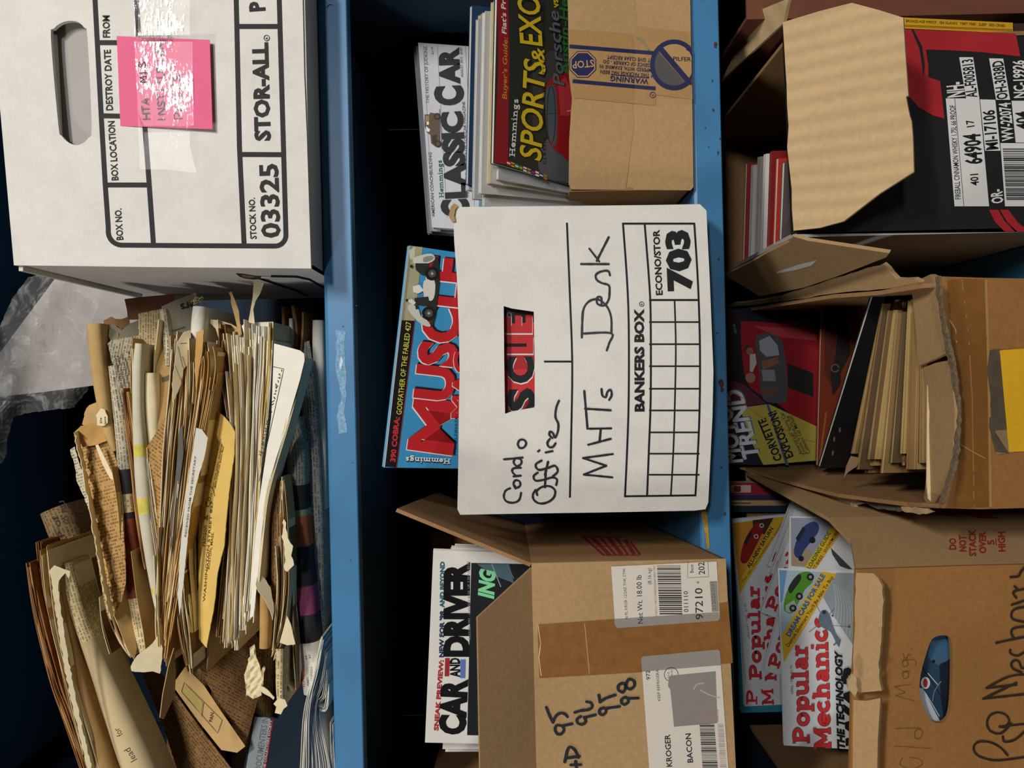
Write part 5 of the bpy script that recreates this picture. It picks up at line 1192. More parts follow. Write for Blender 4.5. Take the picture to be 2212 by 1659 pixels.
pr = Print(d)
pr.poly(q_([(690, 300), (880, 320), (900, 420), (760, 440), (760, 900), (690, 760)]), '#4a1a10'); pr.poly(q_([(770, 400), (830, 390), (850, 640), (790, 760), (790, 830), (740, 900), (725, 760), (760, 640)]), '#1a1210'); pr.ring(*q_([(755, 730)])[0], 8, 3, '#55463a')
pr.poly(q_([(790, 330), (815, 330), (815, 500), (790, 500)]), '#2a120c'); pr.line(q_([(700, 1000), (660, 1300)]), 4, '#8a4a20'); pr.build(t, 'cover_print', parent=f_); t.finish()
# black-covered magazine standing askew
zz = -.372
a = PZ(1770, 1012, zz); b = PZ(1886, 638, zz); zmin = CAMZ + ZB + .006
c = [a, b, Vector((b.x, b.y, zmin)), Vector((a.x, a.y, zmin))]
t = Thing('magazine', 'black covered magazine standing askew in the torn carton, white page edge upward', 'magazine')
nb = (c[1] - c[0]).cross(c[3] - c[0]).normalized(); nb = nb if nb.y > 0 else -nb
f_ = mag3(t, c, .006, gloss('#18181b', .4), PAPER, leaves=3, side=nb)
pr = Print(DepW(c[0], c[1], c[3])); 
for x, y in ((1800, 945), (1797, 975), (1812, 925)): pr.poly([(x, y), (x + 4, y - 2), (x + 4, y + 8), (x, y + 9)], '#6d6f73')
pr.build(t, 'cover_print', parent=f_); t.finish()
# packed old magazines
rs = random.Random(31)
N = 21
ORD = 'first second third fourth fifth sixth seventh eighth ninth tenth eleventh twelfth thirteenth fourteenth fifteenth sixteenth seventeenth eighteenth nineteenth'.split()
ocol = ['#8a6c42', '#a08050', '#5d4a32', '#94774a', '#a37f45', '#6d5638', '#b0945e', '#4a3c2a']
pmat = [M('old_pages_a', '#c2a672', rough=.9, var=.22, scale=160, stretch=(1, 6, .3)), M('old_pages_b', '#ab8c58', rough=.9, var=.22, scale=160, stretch=(1, 6, .3)), M('old_pages_c', '#cdb688', rough=.9, var=.2, scale=160, stretch=(1, 6, .3)), M('old_pages_d', '#96774a', rough=.9, var=.22, scale=160)]
prev = None
for k in range(N):
    s0 = k / N; s1 = (k + .93) / N
    def edge_pts(s_, dl, dr):
        pl = 1838 + (1992 - 1838) * s_ ** .9; prr = 1905 + (1990 - 1905) * s_
        return PZ(pl, 1000 + dl, -.376), PZ(prr, 655 + dr, -.376)
    dl, dr = rs.choice((-20, -8, 0, 6, 14, 22)), rs.uniform(-14, 22)
    a0, b0 = edge_pts(s1, dl, dr); a1, b1 = edge_pts(s0, dl, dr)
    dz = rs.uniform(-.012, .004)
    q = [Vector((p.x, p.y, p.z + dz)) for p in (a0, b0)]; q1 = [Vector((p.x, p.y, p.z + dz)) for p in (a1, b1)]
    t = Thing('old_magazine', ['aged magazine at the very front of the packed row in the torn carton', 'aged magazine second from the front of the packed row in the torn carton', 'aged magazine third from the front of the packed row in the torn carton'][N - 1 - k] if N - 1 - k < 3 else 'aged magazine %s from the black cover in the packed row of the torn carton' % ORD[k], 'magazine', 'old magazines packed in the torn carton')
    lo = [Vector((p.x, p.y, zmin)) for p in q]; lo1 = [Vector((p.x, p.y, zmin)) for p in q1]
    fr = [q[0], q[1], lo[1], lo[0]]; bk_ = [q1[0], q1[1], lo1[1], lo1[0]]
    cv = gloss(ocol[k % 8], .6); ofs = [(y_ - x_) for x_, y_ in zip(fr, bk_)]
    t.mesh('front_cover', *hexa(fr, [o * .07 for o in ofs]), cv)
    bits = []
    for j in range(3):
        r0, r1 = .08 + .28 * j, .08 + .28 * (j + 1) - .01; dd = Vector((0, 0, rs.uniform(-.0025, -.0004)))
        qq = [p + o * r0 for p, o in zip(fr, ofs)]; qq[0] = qq[0] + dd; qq[1] = qq[1] + dd
        bits.append(hexa(qq, [o * (r1 - r0) for o in ofs]))
    t.mesh('pages', *join(bits), pmat[rs.randrange(4)]); t.mesh('back_cover', *hexa([p + o * .93 for p, o in zip(fr, ofs)], [o * .07 for o in ofs]), cv)
    t.finish()
# loose sheets and paper strip in that carton
t = Thing('paper_strip', 'cream paper strip standing behind the folded front edge of the torn carton', 'paper')
plate(t, 'strip', [(2004, 832), (2010, 870), (2018, 960), (2021, 1020), (2016, 1088), (2005, 1078), (2002, 1040), (2003, 940)], flat(.722), M('cream_strip', '#d8c69c', rough=.9, var=.08), .0012); t.finish()
t = Thing('loose_leaf', 'torn brown leaf hanging below the black magazine in the torn carton', 'paper')
plate(t, 'leaf', [(1838, 985), (1862, 990), (1850, 1008), (1832, 1020), (1823, 1032), (1828, 1008)], flat(.86), M('torn_leaf', '#8d6f52', rough=.9, var=.15), .0006); t.finish()

# ---------- magazines in the whisky carton
wl = [('#a0362c', 'red-edged magazine nearest the rear in the whisky carton'), ('#d6d3cc', 'white magazine second from the rear in the whisky carton'), ('#b7a8a2', 'pale grey magazine third from the rear in the whisky carton'), ('#dad7d1', 'bright white magazine in the middle of the whisky carton row'), ('#7c1d1b', 'dark red magazine fourth from the rear in the whisky carton'), ('#a82f22', 'red-orange magazine near the front of the whisky carton row'), ('#4f4746', 'grey magazine frontmost in the whisky carton row')]
for k, (c_, lab) in enumerate(wl):
    pxk = 1604 + k * 13.5; z_ = -.288
    a = PZ(pxk + 3, 574 - 9 * k, z_); b = PZ(pxk + 10, [352, 356, 338, 332, 326, 342, 350][k], z_)
    c = [a, b, Vector((b.x, b.y, zmin)), Vector((a.x, a.y, zmin))]
    t = Thing('magazine', lab, 'magazine'); mag3(t, c, .008, gloss(c_, .4), PAPER if k != 4 else M('red_edge', '#9c4a40'), leaves=3, seed=60 + k); t.finish()
# yellow-spined monthly standing beside the whisky carton
t = Thing('yellow_spine_magazine', 'yellow magazine spine with small black words, beside the whisky carton', 'magazine')
ys = .786
c = [P(1790, 54, ys), P(1790, 30, ys), P(2188, 49, ys), P(2187, 72, ys)]
c[0].z = c[1].z = P(1790, 20, ys).z; c[2].z = c[3].z = P(2188, 60, ys).z
t.mesh('spine', *hexa(c, Vector((0, .0008, 0))), gloss('#d19d20', .4)); t.mesh('pages', *hexa([p + Vector((0, .001, 0)) for p in c], Vector((0, .17, 0))), PAPER)
zlow = c[2].z
pr = Print(flat(ys)); pr.text('BRONZE AGE WRECK   SEA ISLANDS   TIBET TREK   SLEEP   RED CRABS', (1957, 47.5), (2171, 58), 5.2, '#2a2010', .004)
pr.line([(1950, 54), (2187, 64)], .9, '#6b4f12'); pr.line([(1950, 56.5), (2187, 66.5)], .7, '#6b4f12'); pr.build(t, 'spine_print'); t.finish()

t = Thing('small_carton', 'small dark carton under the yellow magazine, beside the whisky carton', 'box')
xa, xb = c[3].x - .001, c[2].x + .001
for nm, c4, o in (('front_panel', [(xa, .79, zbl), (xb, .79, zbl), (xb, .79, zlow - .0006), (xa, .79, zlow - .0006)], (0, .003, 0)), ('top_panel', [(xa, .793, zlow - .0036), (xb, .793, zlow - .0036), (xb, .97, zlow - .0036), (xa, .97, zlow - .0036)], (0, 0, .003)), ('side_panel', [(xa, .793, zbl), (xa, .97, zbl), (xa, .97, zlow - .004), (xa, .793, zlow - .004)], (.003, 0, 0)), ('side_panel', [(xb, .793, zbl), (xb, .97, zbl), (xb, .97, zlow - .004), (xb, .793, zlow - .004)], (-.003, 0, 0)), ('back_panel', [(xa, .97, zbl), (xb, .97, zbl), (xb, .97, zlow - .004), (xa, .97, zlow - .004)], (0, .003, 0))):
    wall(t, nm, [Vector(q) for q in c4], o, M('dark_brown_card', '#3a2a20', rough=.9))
t.finish()
# ================================================================ newspapers and clippings on the top shelf
NPW = newsprint('news_grey', '#c9bfa6', '#4a443a'); NPT = newsprint('news_tan', '#c49c62', '#5a3c1c', row=.0034); NPB = newsprint('news_brown', '#8f6c45', '#3e2611'); NPC = newsprint('news_cream', '#d8c596', '#5b4a30')
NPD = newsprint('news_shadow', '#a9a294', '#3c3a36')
CRM = M('cream_paper', '#e6d7b0', rough=.88, var=.10, scale=70, stain=.12, spec=.1); TNP = M('tan_paper', '#c6a46e', rough=.9, var=.12, scale=70, stain=.2, spec=.1)
ORP = M('orange_tan_paper', '#c2985c', rough=.9, var=.14, scale=60, stain=.2, spec=.1); BRP = M('brown_paper', '#85633f', rough=.9, var=.2, scale=60, stain=.25, spec=.1); RUP = M('rust_paper', '#a06c44', rough=.9, var=.2, scale=80, stain=.2, spec=.1)
WHP = M('white_paper', '#ebe6d8', rough=.8, var=.05, scale=60, stain=.06, spec=.15); GRP = M('grey_paper', '#a9a596', rough=.8, var=.06, scale=60, spec=.15); YLP = M('yellow_envelope', '#dcb968', rough=.85, var=.08, scale=50, stain=.12, spec=.12)
DKP = M('dark_ink_page', '#2c2a2b', rough=.7, var=.1, scale=60); RDP = M('red_brown_page', '#7a3a28', rough=.75, var=.15, scale=60); ORG = M('orange_page', '#b0603a', rough=.8, var=.12); GNP = M('green_page', '#8a9a70', rough=.8); PKP = M('pink_page', '#8f3f60', rough=.8, var=.1)
def stations(line, width, step=12):
    pts = smooth_line(line, 6); n = len(pts)
    if not isinstance(width, (list, tuple)): width = [width] * len(line)
    ws = smooth_line([(w_, 0) for w_ in width], 6); ws = [q[0] for q in ws]
    if len(ws) != n: ws = [width[0] + (width[-1] - width[0]) * i / (n - 1) for i in range(n)]
    out = []
    for i, p in enumerate(pts):
        a = Vector(pts[max(i - 1, 0)]); b = Vector(pts[min(i + 1, n - 1)]); d = (b - a).normalized()
        out.append((Vector(p), Vector((-d.y, d.x)), max(ws[i], 1.0)))
    return out
def leaf_mesh(S, o, tw, y, L, dz, r_, trim=0, i0=0, i1=None, wob=.0):
    """one bundle of leaves: strip along stations S, at fraction o of the width, tw px thick, running back L metres"""
    i1 = len(S) if i1 is None else i1
    V = []; Fc = []; ph = r_.uniform(0, 6)
    for i in range(i0, i1):
        p, nn, w_ = S[i]
        c = p + nn * (o * w_ + wob * math.sin(i * .35 + ph))
        h = nn * min(tw * .5, w_ * .5)
        yy = y + .0015 * math.sin(i * .5 + ph)
        a = P(*(c - h), yy); b = P(*(c + h), yy)
        bk = Vector((0, L, dz)); V += [a, b, b + bk, a + bk]
    n = i1 - i0
    for i in range(n - 1):
        k = 4 * i
        for j in range(4): Fc.append((k + j, k + (j + 1) % 4, k + 4 + (j + 1) % 4, k + 4 + j))
    Fc += [(3, 2, 1, 0), (4 * n - 4, 4 * n - 3, 4 * n - 2, 4 * n - 1)]
    return V, Fc
def paper(label, line, width, y, mats, n=5, L=.10, dz=0.0, fold=None, name='newspaper', cat='newspaper', group=None, seed=1, gap=.35, bands=None, wob=.6, fray=6):
    """bundle of folded leaves seen on its front edge; fold = material of a rounded wrapper sheet"""
    th = Thing(name, label, cat, group); r_ = random.Random(seed); S = stations(line, width)
    if not isinstance(mats, (list, tuple)): mats = [mats]
    if n > 2: n = n * 2 + 1
    by = {}
    for j in range(n):
        o = (j + .5) / n - .5; m = mats[j % len(mats)]
        a = r_.randrange(0, max(1, fray)); b = len(S) - r_.randrange(0, max(1, fray))
        wmax = max(s_[2] for s_ in S)
        v = leaf_mesh(S, o, wmax / n * (1 - min(.40, gap) - r_.uniform(0, .12)), y + (.004 if fold else 0) + r_.uniform(0, .006), L, dz, r_, i0=a, i1=max(b, a + 3), wob=wob)
        by.setdefault(m.name, []).append(v)
    first = True
    for k, v in by.items(): th.mesh('pages', *join(v), MATS[k])
    if fold:
        prof = []  # (lateral, depth) in units of half width: rounded nose at the front
        for q in range(9):
            an_ = math.pi * q / 8; prof.append((-math.cos(an_), -math.sin(an_) * .8))
        V = []; UV = []; Fc = []; fm = []; ms = [fold]
        for b_ in (bands or []):
            if b_[2] not in ms: ms.append(b_[2])
        m_ = len(prof) + 2; acc = 0; last = None
        for i, (p, nn, w_) in enumerate(S):
            h = w_ * .5; sc_ = h * y / F
            a = P(*(p - nn * h), y); b = P(*(p + nn * h), y)
            if last: acc += (P(*p, y) - last).length
            last = P(*p, y); across = 0
            row = [a + Vector((0, L, dz))] + [P(*(p + nn * h * q[0]), y) + Vector((0, sc_ * q[1] + .0005, 0)) for q in prof] + [b + Vector((0, L, dz))]
            for k, v in enumerate(row):
                if k: across += (v - row[k - 1]).length
                V.append(v); UV.append((acc, across))
        ns = len(S)
        for i in range(ns - 1):
            t_ = i / (ns - 1); mi = 0
            for b_ in (bands or []):
                if b_[0] <= t_ < b_[1]: mi = ms.index(b_[2])
            for k in range(m_ - 1):
                q = i * m_ + k; Fc.append((q, q + 1, q + m_ + 1, q + m_)); fm.append(mi)
        th.mesh('outer_fold', V, Fc, ms, fm, uvs=UV, smooth=True)
    return th
def face(th, outline, dep, mat, thick=.0008, name='sheet', rag=0, seed=1, step=18, uvrot=0.0, parent=None):
    if rag: outline = ragged(outline + outline[:1], 8, rag, seed)[:-1]
    return plate(th, name, outline, dep, mat, thick, step=step, uvrot=uvrot, parent=parent)
def sheet_thing(label, outline, dep, mat, name='clipping', cat='clipping', **kw):
    th = Thing(name, label, cat); f_ = face(th, outline, dep, mat, **kw); return th, f_
HALF = math.pi / 2
# ---- upper left group
t = paper('tan folded paper standing leftmost above the pile, small taped window at its end', [(203, 700), (210, 780), (222, 870), (238, 945), (246, 975)], [32, 30, 26, 18, 10], .832, [TNP, BRP], 3, fold=TNP, seed=1)
pr = Print(flat(.829), .002); pr.poly([(196, 716), (204, 714), (206, 728), (199, 732)], M('window_glint', '#e8dfc4', rough=.2, var=0)); pr.build(t, 'window_patch'); t.finish()
t, f_ = sheet_thing('ragged brown scrap behind the tan folded paper at left', [(224, 692), (240, 685), (262, 690), (277, 683), (280, 700), (262, 712), (250, 730), (240, 800), (228, 740)], Dep([(224, 692, .87), (277, 690, .87), (240, 800, .85)]), BRP, rag=1.5, seed=3); t.finish()
t = paper('long newspaper with dark and red-brown printed band along its fold', [(244, 790), (256, 880), (264, 960), (270, 1040), (275, 1120), (284, 1210), (294, 1290), (308, 1370), (320, 1425)], [20, 26, 28, 30, 32, 34, 34, 32, 26], .836, [CRM, NPW], 4, fold=NPW, seed=2,
          bands=[(.33, .40, DKP), (.40, .47, NPC), (.47, .50, DKP), (.50, .74, RDP), (.74, 1.1, NPC)]); t.finish()
t, f_ = sheet_thing('grey newspaper page with readable lines, upper left of the pile', [(233, 742), (240, 735), (300, 724), (298, 800), (288, 872), (280, 920), (268, 880), (250, 815)], Dep([(233, 742, .838), (300, 728, .858), (270, 900, .826)]), NPW, name='newspaper', cat='newspaper', rag=.8, uvrot=-.25)
pr = Print(Dep([(233, 742, .838), (300, 728, .858), (270, 900, .826)]), .0004)
for k, (s_, a, b) in enumerate((('just north of the Swatch', (258, 880), (243, 782)), ('east edge of the park', (265, 838), (249, 766)), ('chwood Drive, looked', (273, 836), (256, 768)), ('large bite had been taken', (281, 836), (264, 762)), ('and aluminum', (288, 830), (272, 772)), ('and there', (294, 826), (279, 758)))): pr.text(s_, a, b, 5, '#4a443a', .004)
pr.build(t, 'headline_print', parent=f_)
face(t, [(236, 705), (246, 700), (262, 712), (298, 690), (300, 726), (240, 738), (235, 725)], Dep([(236, 705, .846), (298, 690, .872), (240, 738, .842)]), M('dusty_grey_page', '#a79f86', rough=.9, var=.12, scale=40, stain=.2), rag=1.2, name='torn_flap', seed=4); t.finish()
t = paper('narrow rust-brown bundle wedged beside the grey newspaper page', [(270, 838), (280, 920), (290, 1010), (297, 1090), (306, 1170), (314, 1230)], [22, 22, 18, 14, 10, 6], .822, [RUP, BRP, ORP], 4, fold=None, seed=5, gap=.15); t.finish()
t = paper('white folded paper with yellow highlighter streaks', [(300, 742), (296, 800), (296, 880), (300, 960), (306, 1040), (312, 1110), (322, 1190), (334, 1270), (344, 1330)], [16, 20, 20, 24, 28, 26, 22, 18, 12], .815, [WHP, CRM], 4, fold=M('highlighter_page', '#c9c2ac', rough=.8, var=.08, scale=50), seed=6,
          bands=[(.37, .41, M('yellow_highlight', '#d2c25a', rough=.8, var=.25, scale=120)), (.56, .61, MATS['yellow_highlight']), (.86, .885, MATS['yellow_highlight'])]); t.finish()
t, f_ = sheet_thing('tan newspaper column with long printed lines, upper centre left of the pile', [(299, 678), (306, 676), (346, 668), (350, 700), (345, 760), (330, 830), (312, 880), (304, 800)], Dep([(299, 678, .852), (346, 668, .868), (312, 880, .836)]), NPC, name='newspaper', cat='newspaper', rag=.6, uvrot=-.06); t.finish()
t = paper('cream folded wad with rounded crease, left centre of the pile', [(322, 806), (326, 870), (330, 950), (336, 1030), (340, 1090)], [26, 30, 26, 18, 8], .826, [CRM, NPW], 5, fold=CRM, seed=7); t.finish()
t, f_ = sheet_thing('reddish-brown newspaper corner tucked under the white box', [(269, 646), (300, 642), (345, 638), (380, 634), (370, 670), (300, 690), (276, 690), (274, 668)], Dep([(269, 646, .885), (380, 634, .91), (276, 690, .88)]), M('ruddy_page', '#8a5f48', rough=.9, var=.12, scale=40), name='newspaper', cat='newspaper'); t.finish()
t, f_ = sheet_thing('tan envelope face with one grey bar', [(338, 745), (352, 730), (376, 726), (378, 800), (372, 870), (364, 930), (346, 960), (338, 900), (337, 800)], Dep([(338, 745, .84), (376, 726, .852), (350, 930, .826)]), TNP, name='envelope', cat='envelope')
pr = Print(Dep([(338, 745, .84), (376, 726, .852), (350, 930, .826)]), .0004); pr.poly([(349, 816), (370, 808), (371, 818), (350, 826)], '#75695a'); pr.build(t, 'grey_bar', parent=f_)
t.finish()
t = paper('grey newspaper folded over itself near the white box, large letters upside down', [(352, 668), (356, 700), (360, 740), (362, 790)], [14, 16, 16, 10], .842, [GRP, CRM], 3, fold=NPW, seed=8)
dd = Dep([(352, 664, .842), (418, 640, .872), (365, 790, .842)])
f_ = face(t, [(350, 662), (380, 648), (424, 632), (424, 700), (410, 740), (380, 790), (366, 800), (358, 740)], dd, M('grey_front_page', '#a8a190', rough=.85, var=.06, scale=30)); pr = Print(dd, .0005)
pr.text('ers', (419, 650), (389, 657), 17, '#2e2b28', .02); pr.poly([(368, 728), (400, 718), (400, 740), (368, 752)], '#4a4540'); pr.line([(370, 716), (400, 706)], 2.5, '#6a645a'); pr.build(t, 'page_print', parent=f_); t.finish()
t = paper('small white booklet with stitched end, near the white box', [(430, 662), (428, 700), (424, 745)], [26, 30, 24], .836, [WHP, GRP], 3, fold=WHP, seed=9, name='booklet', cat='booklet'); t.finish()
t = Thing('string_knot', 'frayed straw-coloured knot on top of the small white booklet', 'string')
V_ = []; rs = random.Random(3)
kn = []
for k in range(26):
    an_ = rs.uniform(0, 6.28); a = P(428 + rs.uniform(-8, 8), 648 + rs.uniform(-8, 8), .838 + rs.uniform(-.004, .004)); b = a + Vector((rs.uniform(-.006, .006), rs.uniform(-.004, .004), rs.uniform(-.006, .006)))
    o = Vector((.0006, 0, .0004)); kn.append(hexa([a, b, b + o, a + o], Vector((0, .0006, 0))))
t.mesh('knot_strands', *join(kn), M('straw', '#c9b27a', var=.2)); t.finish()
# ---- centre group
t = paper('thick cream bundle of fanned sheets, centre of the pile', [(388, 716), (388, 780), (384, 860), (374, 960), (366, 1060), (357, 1160), (350, 1260), (346, 1350), (350, 1440)], [26, 40, 46, 44, 38, 30, 24, 22, 18], .806, [CRM, TNP, CRM, BRP, CRM], 7, seed=10, gap=.42, fray=10); t.finish()
t, f_ = sheet_thing('cream folded sheet with zigzag torn edge, top of the thick cream bundle', [(382, 742), (398, 716), (412, 714), (412, 760), (404, 790), (396, 800), (392, 830), (374, 868), (372, 830), (378, 780)], Dep([(382, 742, .802), (412, 714, .812), (374, 868, .800)]), CRM, rag=.8)
pr = Print(Dep([(382, 742, .802), (412, 714, .812), (374, 868, .800)]), .0004); pr.line([(384, 748), (394, 790), (398, 800), (400, 790), (394, 770)], 1, '#6d5632'); pr.line([(378, 790), (390, 820)], .8, '#8a7248'); pr.line([(389, 742), (404, 741)], 1, '#3a2f22'); pr.build(t, 'fold_lines', parent=f_); t.finish()
t, f_ = sheet_thing('dark grey leaf standing inside the thick cream bundle', [(388, 930), (394, 915), (396, 980), (386, 1060), (376, 1140), (370, 1200), (368, 1140), (378, 1040)], flat(.803), M('slate_page', '#5c5a58', rough=.7, var=.1)); t.finish()
t = paper('orange-tan bundle slanting beside the thick cream bundle', [(446, 738), (450, 790), (440, 870), (424, 960), (410, 1060), (394, 1160), (380, 1260), (366, 1350), (356, 1430)], [32, 44, 40, 34, 28, 26, 22, 18, 12], .802, [ORP, CRM, ORP, BRP, TNP], 7, seed=11, gap=.30, fray=12); t.finish()
t, f_ = sheet_thing('orange-tan folded corner above the slanting bundle', [(424, 718), (440, 712), (437, 760), (430, 800), (424, 850), (420, 800)], flat(.800), ORP, rag=.6); t.finish()
t, f_ = sheet_thing('flared tan paper end at the lower tip of the thick cream bundle', [(340, 1374), (330, 1390), (312, 1404), (296, 1416), (282, 1440), (284, 1450), (310, 1452), (330, 1450), (346, 1456), (352, 1400)], Dep([(340, 1374, .806), (282, 1440, .790), (352, 1440, .800)]), CRM, rag=.8, seed=8); t.finish()
t, f_ = sheet_thing('cream sheet with typed edge crossing the bundles', [(424, 924), (436, 928), (449, 946), (442, 986), (426, 1040), (412, 1100), (404, 1180), (396, 1260), (388, 1330), (384, 1290), (388, 1200), (398, 1100), (412, 1000)], Dep([(424, 924, .796), (449, 946, .800), (388, 1330, .798)]), WHP, rag=.5)
pr = Print(Dep([(424, 924, .796), (449, 946, .800), (388, 1330, .798)]), .0004); pr.text('RECEIVED FROM THE SECRETARY', (402, 1160), (424, 985), 4, '#6b5b40', .004); pr.build(t, 'typed_line', parent=f_); t.finish()
t = paper('bundle of thin sheets curving to a point below the cream sheet', [(388, 1230), (392, 1290), (398, 1350), (406, 1410), (412, 1456)], [16, 30, 30, 24, 12], .803, [CRM, TNP, BRP, CRM], 7, seed=12, gap=.5, fray=4); t.finish()
t, f_ = sheet_thing('tan folded wedge pointing down at the bottom of the pile', [(364, 1440), (376, 1400), (380, 1450), (378, 1500), (366, 1528), (354, 1553), (346, 1550), (352, 1500)], Dep([(364, 1440, .80), (380, 1450, .815), (350, 1550, .796)]), TNP, name='envelope', cat='envelope'); t.finish()
# tan text wedge between
t, f_ = sheet_thing('tan newspaper wedge with slanted lines, left of the thick cream bundle', [(366, 888), (372, 930), (368, 1000), (352, 1080), (340, 1180), (334, 1110), (322, 1000), (316, 968), (340, 930)], Dep([(366, 888, .822), (316, 968, .812), (340, 1180, .812)]), NPT, name='newspaper', cat='newspaper', uvrot=.9); t.finish()
t = paper('stack of cream sheets meeting in a point left of the thick bundle', [(316, 968), (324, 1050), (334, 1130), (344, 1210), (348, 1290)], [8, 14, 16, 14, 8], .811, [CRM, WHP, GRP, TNP], 4, seed=13, gap=.3); t.finish()
# yellow envelope
dY = Dep([(440, 850, .835), (507, 930, .812), (445, 1340, .815)])
t, f_ = sheet_thing('yellow printed envelope in the middle of the pile', [(430, 846), (446, 856), (470, 888), (488, 904), (502, 922), (508, 934), (506, 980), (496, 1050), (490, 1110), (484, 1180), (470, 1235), (464, 1300), (446, 1400), (430, 1380), (428, 1200), (430, 1000)], dY, YLP, name='envelope', cat='envelope', rag=.5)
pr = Print(dY, .0004); I2 = '#5a4318'
for s_, a, b, h, bo in (('Co.,', (453, 1096), (457, 1066), 10, .01), ('& ', (449, 1124), (450, 1112), 9, .01), ('rkinson', (443, 1180), (447, 1136), 9, .01), ('WASHINGTON STREET 827', (443, 1300), (460, 1082), 5, .012), ('BOSTON, MASS.', (452, 1230), (462, 1150), 5, .012), ('MAIN STORE CO., Boston, Mass.', (466, 1054), (484, 964), 3.5, .006), ('Competent Bonded Brokers', (456, 1040), (478, 948), 3, .0), ('for the year ending', (460, 1056), (480, 960), 3, .0)): pr.text(s_, a, b, h, I2, bold=bo)
pr.line([(442, 1046), (458, 1054), (464, 1072)], 1, I2, curve=3); pr.ring(446, 1010, 5, 1, I2); pr.ring(450, 960, 7, 1.5, '#8a6c30'); pr.build(t, 'envelope_print', parent=f_); t.finish()
# ---- bright magazines / booklets right of the envelope
specs = [('brown-edged booklet right of the yellow envelope, in the shade', [(478, 700), (484, 780), (494, 870), (502, 960), (502, 1060), (494, 1160), (484, 1270), (476, 1390)], [26, 28, 18, 14, 14, 16, 18, 22], .826, [TNP, CRM, BRP], 5),
         ('cream-edged booklet second from the yellow envelope', [(506, 716), (510, 790), (514, 880), (514, 980), (510, 1080), (504, 1190), (498, 1300), (496, 1400)], [14, 16, 14, 14, 14, 16, 18, 16], .818, [CRM, WHP, TNP], 5),
         ('cream-edged booklet third from the yellow envelope', [(524, 690), (524, 780), (526, 880), (526, 980), (522, 1080), (516, 1190), (512, 1300), (512, 1405)], [12, 12, 12, 12, 12, 14, 16, 12], .812, [WHP, CRM], 4),
         ('white-edged booklet fourth from the yellow envelope', [(542, 700), (544, 780), (540, 880), (538, 980), (534, 1080), (529, 1190), (525, 1290), (523, 1370)], [16, 18, 16, 14, 14, 14, 16, 16], .808, [CRM, WHP, CRM], 5),
         ('bright white booklet fifth from the yellow envelope', [(562, 704), (560, 790), (553, 890), (549, 990), (545, 1090), (540, 1190), (534, 1280), (530, 1350)], [20, 24, 20, 18, 16, 16, 16, 14], .804, [WHP, WHP, CRM], 5),
         ('white booklet with a yellowed cover edge beside the bordered leaflet', [(584, 696), (582, 790), (573, 890), (564, 990), (558, 1090), (552, 1190), (546, 1280), (541, 1345)], [16, 22, 20, 16, 14, 14, 14, 12], .801, [WHP, CRM, YLP, WHP], 5)]
for k, (lab, ln, wd, y, ms, n) in enumerate(specs):
    t = paper(lab, ln, wd, y, ms, n, seed=20 + k, gap=.16, name='booklet', cat='booklet', group='booklets lying right of the yellow envelope', fray=5, L=.16); t.finish()
# curled tips standing up under the white box
for k, (lab, o, dp, m) in enumerate((('curled paper tip under the white box, nearer the yellow envelope', [(494, 632), (500, 630), (508, 650), (516, 672), (519, 710), (521, 760), (516, 760), (514, 715), (506, 680), (499, 655), (498, 640)], flat(.828), TNP), ('tall curled paper tip reaching up to the white box', [(548, 606), (556, 608), (570, 612), (562, 634), (552, 650), (547, 668), (550, 698), (536, 698), (542, 664), (546, 640)], flat(.822), CRM),
                                ('shaded cream page fanning out above the booklets', [(450, 694), (456, 690), (474, 692), (500, 700), (514, 708), (510, 760), (488, 762), (478, 750), (466, 710)], flat(.846), CRM), ('second shaded page beside the fanning cream page', [(502, 726), (510, 708), (520, 700), (526, 760), (520, 790), (512, 770)], flat(.838), TNP), ('pale page folded over the white booklets', [(522, 704), (530, 697), (590, 695), (592, 712), (560, 715), (556, 740), (540, 770), (532, 740)], flat(.83), WHP))):
    t, f_ = sheet_thing(lab, o, dp, m, name='page', cat='page'); t.finish()
# white bordered leaflet
dL = Dep([(597, 742, .800), (655, 765, .794), (552, 1300, .797)])
t, f_ = sheet_thing('bright white leaflet with a black bordered text box', [(592, 742), (604, 745), (648, 757), (657, 764), (658, 778), (648, 820), (634, 868), (616, 930), (598, 985), (582, 1040), (574, 1075), (570, 1110), (562, 1180), (556, 1250), (548, 1330), (540, 1335), (544, 1250), (552, 1150), (560, 1080), (572, 1000), (586, 900)], dL, WHP, name='leaflet', cat='leaflet', thick=.0006)
pr = Print(dL, .0004)
pr.line([(589, 792), (613, 797), (570, 990), (560, 1040)], 1.2, '#2a2826')
rs = random.Random(15)
for k in range(26):
    a = Vector((606 - k * 1.75, 802 + k * 7.2)); pr.line([tuple(a + Vector((rs.uniform(-4, 3), rs.uniform(-3, 3)))) for _ in range(4)], 1.3, '#2a2826', curve=3)
pr.build(t, 'leaflet_print', parent=f_)
t.mesh('pages', *join([leaf_mesh(stations([(658, 772), (640, 846), (614, 940), (590, 1020), (576, 1080), (568, 1150), (558, 1260)], [9, 9, 9, 8, 7, 6, 4]), o, 1.5, .797, .03, 0, random.Random(2)) for o in (-.3, 0, .3, .55)]), CRM); t.finish()
